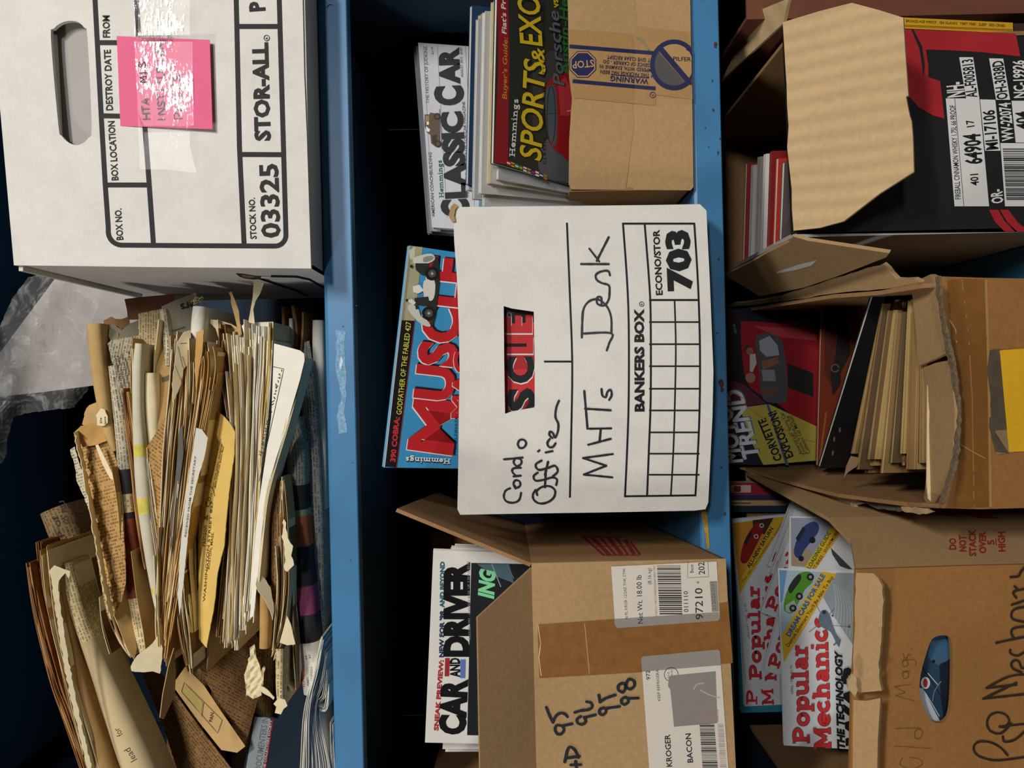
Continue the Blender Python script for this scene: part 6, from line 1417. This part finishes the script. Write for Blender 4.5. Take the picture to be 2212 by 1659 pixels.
# ---- right of the leaflet: torn brown papers
t = paper('brown newspaper roll with faint script beside the leaflet tip', [(600, 1035), (604, 1120), (604, 1200), (600, 1290), (594, 1370)], [30, 40, 36, 30, 20], .818, [BRP, TNP], 3, fold=NPB, seed=31); t.finish()
t = paper('stack of brittle cream sheets with ragged edges, right of the leaflet', [(610, 1030), (612, 1110), (614, 1190), (616, 1250), (610, 1320), (600, 1380), (588, 1425)], [10, 18, 22, 24, 22, 20, 14], .806, [CRM, TNP, CRM, CRM, BRP], 6, seed=32, gap=.35, wob=1.2); t.finish()
t, f_ = sheet_thing('chipped cream sheet end hanging on the brittle stack', [(612, 1120), (618, 1130), (622, 1160), (632, 1180), (630, 1200), (634, 1220), (622, 1234), (614, 1232), (616, 1200), (610, 1160)], flat(.799), CRM, rag=2.0, seed=6); t.finish()
t, f_ = sheet_thing('tan folded strip curling over the booklets at lower right', [(556, 1245), (562, 1240), (574, 1252), (584, 1270), (592, 1310), (590, 1340), (584, 1320), (572, 1295), (558, 1278), (552, 1262)], Dep([(556, 1245, .796), (592, 1310, .80), (560, 1290, .792)]), CRM, rag=.6); t.finish()
t = paper('short orange-brown booklet below the curling strip', [(570, 1270), (572, 1330), (570, 1400)], [18, 22, 20], .804, [ORP, TNP], 3, fold=ORP, seed=33); t.finish()
t, f_ = sheet_thing('crumpled cream shred hanging lowest in the middle of the pile', [(540, 1400), (550, 1392), (556, 1420), (562, 1450), (574, 1430), (570, 1470), (562, 1500), (548, 1512), (536, 1500), (530, 1508), (528, 1470), (534, 1440)], lambda a, b: .803 + .004 * math.sin(a * .4) * math.cos(b * .25), CRM, rag=3.0, seed=16, step=8); t.finish()
t, f_ = sheet_thing('torn cream ribbon beside the crumpled shred', [(562, 1480), (580, 1492), (594, 1508), (590, 1512), (574, 1500), (560, 1490)], flat(.797), CRM, rag=1.2); t.finish()
t = paper('narrow printed roll with frayed end at the lower right of the pile', [(604, 1400), (604, 1440), (604, 1480), (606, 1530)], [18, 18, 16, 14], .800, [CRM, BRP], 3, fold=NPC, seed=34); t.finish()
t, f_ = sheet_thing('frayed paper tuft at the end of the narrow printed roll', [(592, 1520), (604, 1508), (616, 1512), (622, 1526), (612, 1532), (606, 1542), (592, 1538), (598, 1528)], flat(.796), CRM, rag=2.2, seed=18); t.finish()
t, f_ = sheet_thing('small tan triangle of paper right of the brittle stack', [(620, 1330), (628, 1348), (638, 1392), (620, 1394), (604, 1388)], flat(.801), CRM); t.finish()
t, f_ = sheet_thing('translucent grey vellum sheet behind the brittle stack', [(620, 1180), (634, 1240), (644, 1340), (652, 1440), (648, 1474), (630, 1466), (618, 1440), (630, 1390), (626, 1280)], flat(.828), M('vellum', '#9a9a96', rough=.6, var=.05), name='page', cat='page'); t.finish()
# ---- coloured newspaper roll against the shelf lip
t = paper('newspaper roll with dark, orange and pink colour bands against the blue shelf edge', [(634, 900), (640, 980), (642, 1060), (646, 1140), (652, 1220), (660, 1310), (668, 1400), (678, 1496)], [30, 40, 40, 42, 44, 46, 46, 44], .842, [GRP, CRM], 3, fold=NPD, seed=35,
          bands=[(.26, .34, DKP), (.34, .36, GNP), (.36, .49, ORG), (.49, .63, DKP), (.63, .73, PKP), (.73, .81, DKP), (.81, 1.1, WHP)])
pr = Print(flat(.826), .001)
for s_, a, b, h, c_ in (('FEATURES', (660, 1484), (658, 1442), 5, '#8a2a2c'), ('ABBY', (668, 1482), (667, 1462), 5, '#2a2a2a'), ('CLASSIFIEDS', (676, 1482), (675, 1440), 4.5, '#2a2a2a'), ('COMICS', (683, 1482), (682, 1450), 4.5, '#2a2a2a'), ('E4', (664, 1424), (663, 1416), 4, '#2a2a2a'), ('B3', (671, 1422), (670, 1414), 4, '#2a2a2a')): pr.text(s_, a, b, h, c_, .008)
pr.build(t, 'index_print'); t.finish()
t = paper('dark grey newspaper with text columns between colour roll and shelf edge', [(662, 780), (668, 870), (674, 960), (680, 1060), (684, 1160), (688, 1280), (692, 1400)], [30, 34, 34, 32, 30, 26, 20], .862, [GRP], 3, fold=NPD, seed=36)
pr = Print(flat(.846), .001)
for s_, a, b in (('will deprive', (652, 952), (655, 862)), ('And House', (659, 948), (661, 866)), ('bold fellow leg', (666, 950), (667, 862)), ('be responsible', (672, 950), (673, 864)), ('cost of the', (679, 944), (680, 866))): pr.text(s_, a, b, 5, '#2d2c2a', .004)
pr.build(t, 'text_print'); t.finish()
t = paper('pale rolled paper lying along the shelf edge under the white box', [(687, 692), (688, 780), (693, 880), (698, 1000), (700, 1100)], [24, 26, 20, 14, 8], .872, [GRP], 2, fold=M('pale_roll', '#c2beb2', rough=.85, var=.05), seed=37); t.finish()
for k, (lab, ln, wd, y, m) in enumerate((('dark folded clipping standing in shade under the white box', [(654, 674), (654, 710), (650, 760)], [4, 5, 4], .862, BRP), ('brown folded strip in shade left of the dark clipping', [(632, 660), (638, 700), (640, 750)], [7, 9, 9], .872, BRP), ('grey strip in shade under the white box', [(628, 688), (629, 720), (628, 760)], [8, 9, 8], .866, GRP), ('thin brown clipping furthest in the shade under the white box', [(610, 662), (612, 700), (608, 750)], [5, 7, 6], .878, BRP))):
    t = paper(lab, ln, wd, y, [m, CRM], 2, fold=m, seed=40 + k, name='clipping', cat='clipping', L=.1); t.finish()
t, f_ = sheet_thing('dim grey paper with text behind the leaflet corner', [(655, 740), (668, 736), (676, 790), (664, 860), (640, 880), (640, 840), (652, 790)], flat(.866), NPD, name='newspaper', cat='newspaper'); t.finish()
# ---- left group below
dG = Dep([(165, 930, .840), (262, 1000, .832), (240, 1330, .812)])
t, f_ = sheet_thing('large torn tan newspaper page with brown text, left side of the pile', [(160, 938), (172, 926), (212, 912), (238, 940), (252, 1000), (262, 1080), (270, 1200), (272, 1260), (262, 1300), (240, 1340), (232, 1330), (222, 1280), (206, 1180), (192, 1090), (178, 1010)], dG, NPT, name='newspaper', cat='newspaper', rag=.8, uvrot=HALF + .25)
face(t, [(160, 934), (168, 930), (178, 985), (190, 1040), (202, 1100), (212, 1150), (224, 1220), (238, 1300), (244, 1335), (236, 1336), (220, 1260), (206, 1180), (194, 1110), (180, 1030), (166, 970)], Dep([(165, 930, .828), (200, 1100, .822), (240, 1330, .802)]), CRM, rag=2.2, seed=21, name='torn_edge', step=10)
face(t, [(162, 932), (175, 920), (214, 912), (230, 930), (238, 950), (205, 962), (178, 966)], Dep([(162, 932, .832), (230, 930, .834), (178, 966, .828)]), ORP, rag=1.0, name='folded_flap')
face(t, [(206, 962), (212, 960), (232, 1000), (246, 1030), (252, 1040), (238, 1034), (220, 1000)], flat(.822), CRM, name='torn_ribbon'); t.finish()
t, f_ = sheet_thing('ragged cream scrap pile above the torn tan page', [(180, 900), (192, 876), (212, 868), (224, 880), (232, 900), (212, 914), (188, 920), (178, 915)], Dep([(180, 900, .842), (224, 880, .848), (188, 920, .838)]), TNP, rag=2.5, seed=22); t.finish()
t, f_ = sheet_thing('small cream clipping with bold initials by the torn tan page', [(208, 896), (218, 882), (226, 884), (232, 900), (232, 914), (224, 920), (210, 918)], flat(.825), CRM, rag=.8)
pr = Print(flat(.825), .0004); pr.text('De', (220, 914), (219, 902), 4, '#3a3024', .01); pr.text('Jame', (229, 917), (228, 900), 4, '#3a3024', .01); pr.build(t, 'print', parent=f_); t.finish()
t, f_ = sheet_thing('pale grey strip of newsprint along the torn tan page', [(150, 970), (160, 966), (172, 1000), (184, 1040), (196, 1080), (204, 1092), (190, 1098), (176, 1060), (166, 1040), (162, 1010)], Dep([(150, 970, .838), (160, 966, .838), (196, 1090, .826)]), NPW, rag=1.6, seed=23, uvrot=HALF + .3); t.finish()
t = paper('dim rolled brown newspaper in the shadow at the left', [(118, 1098), (140, 1150), (164, 1210), (188, 1270), (208, 1330)], [62, 66, 58, 52, 44], .895, [BRP], 2, fold=newsprint('news_dim', '#8a7252', '#33291d', row=.004), seed=44)
pr = Print(flat(.862), .001)
for s_, a, b, h in (('P of', (140, 1158), (124, 1112), 13), ('10 BU', (152, 1130), (138, 1080), 11)): pr.text(s_, a, b, h, '#2a2018', .02)
pr.build(t, 'large_letters'); t.finish()
t, f_ = sheet_thing('grey crumpled paper corner in the shadow at the left', [(112, 1142), (122, 1142), (136, 1158), (148, 1190), (156, 1230), (140, 1220), (126, 1180)], flat(.885), GRP, rag=1); t.finish()
for k, (lab, ln, wd, y, ms, n) in enumerate((('rust-brown fanned page bundle at the far left of the pile', [(92, 1170), (98, 1240), (112, 1320), (128, 1400), (148, 1480)], [34, 32, 24, 20, 14], .846, [RUP, BRP, RUP], 8), ('thin rust-brown bundle outermost at the left', [(62, 1216), (76, 1300), (96, 1390), (120, 1480), (150, 1560), (186, 1662), (226, 1790)], [14, 18, 20, 22, 24, 26, 24], .838, [RUP, BRP, ORP], 5),
                                            ('cream and rust bundle running down to the lower left corner', [(112, 1270), (124, 1350), (140, 1430), (162, 1520), (186, 1600), (208, 1680), (240, 1800)], [16, 20, 24, 26, 26, 26, 24], .826, [ORP, CRM, RUP, CRM], 5))):
    t = paper(lab, ln, wd, y, ms, n, seed=50 + k, gap=.2, group='rust-brown bundles at the left', L=.08); t.finish()
t = paper('tan roll with ragged bright edge and torn open end, lower left', [(120, 1226), (130, 1300), (146, 1380), (166, 1470), (190, 1560), (222, 1668), (258, 1790)], [28, 24, 26, 34, 44, 54, 50], .838, [CRM, TNP], 2, fold=M('blank_tan_page', '#b08c58', rough=.88, var=.1, scale=30, stain=.2), seed=55, L=.05)
face(t, [(106, 1232), (116, 1222), (130, 1226), (140, 1228), (152, 1234), (150, 1250), (140, 1238), (132, 1246), (126, 1256), (128, 1290), (134, 1330), (144, 1400), (158, 1480), (178, 1570), (200, 1668), (190, 1668), (170, 1580), (150, 1500), (134, 1410), (122, 1330), (112, 1260)], Dep([(110, 1232, .806), (150, 1240, .812), (200, 1660, .80)]), CRM, rag=1.8, seed=25, name='torn_edge', step=12)
t.finish()
dR = Dep([(140, 1230, .828), (282, 1660, .815), (236, 1668, .822)])
t = paper('rolled cream newspaper sheet with large type, lower left of the pile', [(142, 1216), (158, 1290), (184, 1370), (216, 1450), (252, 1540), (292, 1640), (340, 1760)], [24, 30, 32, 40, 54, 66, 70], .845, [CRM, TNP], 2, fold=NPC, seed=57, L=.035, bands=[(.36, 1.1, M('blank_cream_page', '#cbb68c', rough=.88, var=.08, scale=30, stain=.15))])
pr = Print(dR, .006)
pr.text('for', (266, 1586), (256, 1570), 14, '#4a3c2a', .004); pr.text('lead', (296, 1640), (280, 1614), 15, '#4a3c2a', .006); pr.build(t, 'large_type')
t.finish()
t = paper('curved tan leaves hanging beside the long newspaper, lower left', [(234, 1190), (232, 1250), (244, 1320), (264, 1380), (284, 1420)], [10, 26, 30, 22, 8], .828, [TNP, CRM, BRP], 4, seed=56, gap=.3); t.finish()
t, f_ = sheet_thing('tan folded cover with curved edge beside the long newspaper', [(258, 1150), (240, 1180), (228, 1210), (230, 1250), (244, 1320), (270, 1390), (290, 1425), (296, 1400), (284, 1320), (272, 1220)], Dep([(258, 1150, .836), (228, 1210, .82), (290, 1425, .83)]), TNP, name='page', cat='page'); t.finish()
# ---- deep, dim pages at the lower middle
t, f_ = sheet_thing('dim brown newspaper page lying deep behind the pile, dense text', [(430, 1330), (480, 1300), (540, 1330), (566, 1400), (560, 1500), (530, 1610), (500, 1560), (450, 1480), (420, 1420)], Dep([(430, 1330, .93), (560, 1400, .95), (530, 1610, .90)]), NPB, name='newspaper', cat='newspaper', uvrot=1.0); t.finish()
dK = Dep([(375, 1500, .90), (430, 1420, .91), (510, 1620, .885)])
t, f_ = sheet_thing('tan comic strip page lying deep behind the pile', [(372, 1480), (400, 1440), (440, 1480), (480, 1540), (530, 1612), (520, 1620), (512, 1626), (478, 1620), (430, 1560)], dK, TNP, name='newspaper', cat='newspaper')
pr = Print(dK, .0005); pr.line([(392, 1494), (398, 1474), (480, 1556), (470, 1584), (392, 1494)], 1.2, '#3c2d1a'); pr.line([(436, 1548), (440, 1518)], 1, '#3c2d1a'); pr.poly([(395, 1492), (400, 1478), (438, 1517), (434, 1543)], '#a8964a'); pr.text('PAN', (458, 1560), (462, 1540), 7, '#3c2d1a', .02); pr.build(t, 'comic_frame', parent=f_); t.finish()
t, f_ = sheet_thing('brown newspaper page fanning out at the bottom edge behind the pile', [(330, 1430), (380, 1500), (430, 1570), (500, 1660), (520, 1760), (420, 1780), (350, 1560), (300, 1440)], Dep([(330, 1430, .945), (480, 1640, .90), (380, 1660, .91)]), NPB, name='newspaper', cat='newspaper', uvrot=.7); t.finish()
# ---- glossy magazines lying at the lower edge of the top shelf
dD = Dep([(560, 1540, .93), (640, 1560, .90), (600, 1660, .87)])
t, f_ = sheet_thing('dark blue glossy magazine cover slanting at the lower edge of top shelf', [(552, 1540), (600, 1552), (655, 1420), (668, 1440), (650, 1560), (640, 1780), (500, 1780)], dD, gloss('#1f2c3a', .3), name='magazine', cat='magazine', thick=.004)
pr = Print(dD, .0006); pr.poly([(550, 1548), (584, 1552), (566, 1668), (530, 1668)], '#8e959a'); pr.poly([(584, 1552), (592, 1553), (574, 1668), (566, 1668)], '#6a2030'); pr.text('DOCUMENTERS IN', (563, 1666), (580, 1550), 13, '#5f676d', .02); pr.text('THE COLLECTORS SOCIETY', (572, 1666), (588, 1556), 4.5, '#cfc9c4', .01); pr.build(t, 'cover_print', parent=f_); t.finish()
for k in range(8):
    o = k * 10.5; lab = 'white-edged glossy magazine, %s from the dark blue cover, at lower edge of top shelf' % ('first second third fourth fifth sixth seventh eighth'.split()[k])
    y0_ = [1392, 1376, 1384, 1398, 1410, 1440, 1470, 1560][k]
    x0_ = 700 + k * 2.4
    ln = [(x0_ - 6, y0_), (x0_ - 18 + k * 1.2, y0_ + 60), (690 - 30 + k * 4.2, 1540), (652 + k * 9.6, 1668), (640 + k * 11, 1780)]
    if y0_ > 1500: ln = [(716, 1560), (717, 1610), (720, 1668)]
    t = paper(lab, ln, [6, 8, 9, 10, 10] if len(ln) == 5 else [6, 8, 9], .812 + k * .003, [PAPER, M('grey_edge', '#8d8f92', var=.1, scale=60), PAPER], 3, seed=70 + k, gap=.12, name='magazine', cat='magazine', group='glossy magazines lying at the lower edge of the top shelf', L=.2, wob=.3, fray=2); t.finish()
# ---- white board and clear plastic bag behind the pile
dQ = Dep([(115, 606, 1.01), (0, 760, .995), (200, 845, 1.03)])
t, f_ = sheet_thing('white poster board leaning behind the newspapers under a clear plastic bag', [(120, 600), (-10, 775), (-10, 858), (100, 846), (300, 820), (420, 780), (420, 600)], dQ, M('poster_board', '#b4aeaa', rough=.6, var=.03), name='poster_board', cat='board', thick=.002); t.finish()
def film(name, alpha, col):
    m = bpy.data.materials.new(name); m.use_nodes = True; nt = m.node_tree; b = nt.nodes['Principled BSDF']; MATS[name] = m
    b.inputs['Base Color'].default_value = lin(col); b.inputs['Roughness'].default_value = .22; b.inputs['Specular IOR Level'].default_value = .7
    mix = nd(nt, 'ShaderNodeMixShader'); tr = nd(nt, 'ShaderNodeBsdfTransparent'); tc = nd(nt, 'ShaderNodeTexCoord')
    n = nd(nt, 'ShaderNodeTexNoise'); n.inputs['Scale'].default_value = 38; n.inputs['Detail'].default_value = 7; n.inputs['Distortion'].default_value = 1.6; nt.links.new(tc.outputs['Object'], n.inputs['Vector'])
    r = nd(nt, 'ShaderNodeMapRange'); r.inputs[1].default_value = .5; r.inputs[2].default_value = .8; r.inputs[3].default_value = 1 - alpha * .4; r.inputs[4].default_value = 1 - alpha * 2.2; nt.links.new(n.outputs['Fac'], r.inputs[0])
    bp = nd(nt, 'ShaderNodeBump'); bp.inputs['Strength'].default_value = .9; bp.inputs['Distance'].default_value = .006; nt.links.new(n.outputs['Fac'], bp.inputs['Height']); nt.links.new(bp.outputs[0], b.inputs['Normal'])
    nt.links.new(r.outputs[0], mix.inputs[0]); nt.links.new(b.outputs[0], mix.inputs[1]); nt.links.new(tr.outputs[0], mix.inputs[2]); nt.links.new(mix.outputs[0], nt.nodes['Material Output'].inputs[0])
    return m
FILM = film('clear_film', .15, '#d8d8d6')
rs = random.Random(2)
dZ = lambda a, b: .965 + .012 * math.sin(a * .045 + b * .02) + .008 * math.sin(b * .06 - a * .03)
t, f_ = sheet_thing('crumpled clear plastic bag draped over the white board behind the newspapers', [(110, 588), (60, 600), (30, 640), (6, 690), (-20, 740), (-20, 1000), (4, 1000), (14, 985), (16, 950), (30, 900), (70, 890), (160, 880), (190, 840), (180, 740), (220, 640), (200, 606)], dZ, FILM, name='plastic_bag', cat='bag', thick=.0002, step=10, rag=1.5); t.finish()
# ---- thin single sheets filling the pile between the larger bundles
fill = [([(252, 720), (258, 800), (266, 900), (276, 1000), (284, 1100)], 4, .846, TNP), ([(286, 730), (284, 820), (292, 930), (302, 1050), (310, 1150)], 4, .824, CRM), ([(340, 690), (332, 790), (340, 900), (348, 1000), (346, 1120)], 5, .83, CRM), ([(366, 700), (368, 800), (362, 900), (356, 1010), (352, 1120), (346, 1240)], 4, .812, TNP),
        ([(408, 730), (406, 830), (398, 940), (384, 1060), (372, 1180), (360, 1300)], 5, .803, CRM), ([(420, 760), (416, 850), (404, 960), (390, 1080), (378, 1200), (364, 1330)], 4, .805, BRP), ([(470, 760), (462, 850), (446, 940), (430, 1040)], 4, .806, ORP), ([(416, 1010), (420, 1100), (424, 1200), (424, 1320)], 6, .822, BRP), ([(426, 1030), (432, 1130), (434, 1230), (432, 1370)], 5, .826, TNP),
        ([(486, 790), (496, 900), (500, 1010), (496, 1140), (488, 1280), (482, 1400)], 4, .816, WHP), ([(504, 770), (508, 900), (508, 1040), (502, 1180), (500, 1320), (490, 1410)], 3, .808, CRM), ([(516, 760), (520, 900), (519, 1040), (512, 1180), (506, 1300), (506, 1395)], 3, .803, WHP), ([(534, 750), (534, 900), (530, 1050), (522, 1200), (518, 1320)], 3, .800, CRM), ([(552, 740), (548, 900), (542, 1050), (536, 1200), (528, 1340)], 3, .798, WHP), ([(572, 730), (564, 900), (556, 1050), (548, 1200), (538, 1320)], 3, .797, CRM),
        ([(590, 720), (580, 860), (568, 980), (558, 1100)], 3, .797, WHP), ([(470, 690), (482, 760), (488, 860), (492, 960)], 5, .832, BRP), ([(614, 1050), (622, 1130), (626, 1220), (622, 1300)], 4, .81, BRP), ([(596, 1180), (598, 1260), (596, 1340), (590, 1420)], 4, .802, TNP), ([(440, 1130), (446, 1220), (450, 1300), (448, 1400), (446, 1450)], 4, .83, TNP),
        ([(404, 1140), (410, 1220), (416, 1300), (420, 1390)], 3, .812, TNP), ([(340, 1140), (342, 1230), (340, 1330), (344, 1420)], 3, .800, CRM), ([(330, 1180), (336, 1260), (338, 1340)], 4, .806, GRP), ([(214, 1290), (222, 1350), (240, 1420)], 4, .835, BRP), ([(282, 1180), (296, 1280), (308, 1360), (316, 1430)], 3, .812, CRM), ([(240, 1010), (256, 1110), (264, 1210)], 3, .818, CRM),
        ([(86, 1180), (94, 1260), (110, 1350), (130, 1440), (156, 1540), (180, 1630)], 3, .818, CRM), ([(100, 1180), (110, 1270), (124, 1360), (144, 1460), (172, 1570), (196, 1668)], 3, .816, ORP), ([(630, 1250), (634, 1330), (636, 1410), (640, 1500)], 5, .82, BRP), ([(600, 1450), (620, 1480), (634, 1500)], 3, .81, TNP)]
wh_ = ['upper left', 'left of the yellow-marked fold', 'beside the cream wad', 'before the tan envelope', 'on the thick cream bundle', 'between cream and orange bundles', 'outside the orange bundle', 'in the dark gap before the yellow envelope', 'nearest the yellow envelope in the dark gap', 'right of the yellow envelope', 'second right of the yellow envelope', 'third right of the yellow envelope', 'fourth right of the yellow envelope', 'fifth right of the yellow envelope', 'sixth right of the yellow envelope', 'against the bordered leaflet', 'in shade under the white box', 'above the brittle stack', 'in front of the brown roll', 'below the yellow envelope', 'beside the pointed bundle', 'at the flared paper end', 'left of the flared paper end', 'beside the dim roll', 'along the red-brown band', 'along the torn tan page', 'in the outer rust bundle', 'between rust bundle and torn roll', 'behind the vellum sheet', 'at the frayed tuft']
for k, (ln, wd, y, m) in enumerate(fill):
    t = paper('thin loose sheet ' + wh_[k], ln, [wd] * len(ln), y, [m, CRM if m is not CRM else TNP], 2, L=.12, seed=100 + k, gap=.3, name='loose_sheet', cat='paper', group='loose sheets in the newspaper pile', wob=1.5, fray=3); t.finish()

# ---- older folded newspapers lying at the back under the pile
for k, (lab, ln, wd, y, m) in enumerate((('dim folded newspaper lowest at the back of the pile', [(668, 1180), (664, 1350), (660, 1520), (656, 1780)], 34, .985, NPB), ('dim folded newspaper second from the bottom at the back', [(628, 1200), (622, 1370), (616, 1540), (612, 1780)], 36, .99, NPB), ('dim folded newspaper third from the bottom at the back', [(584, 1230), (576, 1390), (570, 1560), (566, 1780)], 38, .995, NPT), ('dim folded newspaper fourth from the bottom at the back', [(538, 1260), (528, 1400), (520, 1580), (516, 1780)], 38, 1.0, NPB),
                                            ('dim folded newspaper fifth from the bottom at the back', [(492, 1280), (480, 1420), (470, 1600), (466, 1780)], 38, 1.005, NPB), ('dim folded newspaper sixth from the bottom at the back', [(446, 1300), (434, 1440), (424, 1610), (420, 1780)], 38, 1.01, NPT), ('dim folded newspaper uppermost at the back under the roll', [(404, 1330), (388, 1470), (378, 1620), (374, 1780)], 36, 1.015, NPB))):
    t = paper(lab, ln, [wd] * 4, y, [BRP, TNP], 4, fold=m, seed=140 + k, L=.16, group='folded newspapers stacked at the back of the top shelf', fray=2); t.finish()
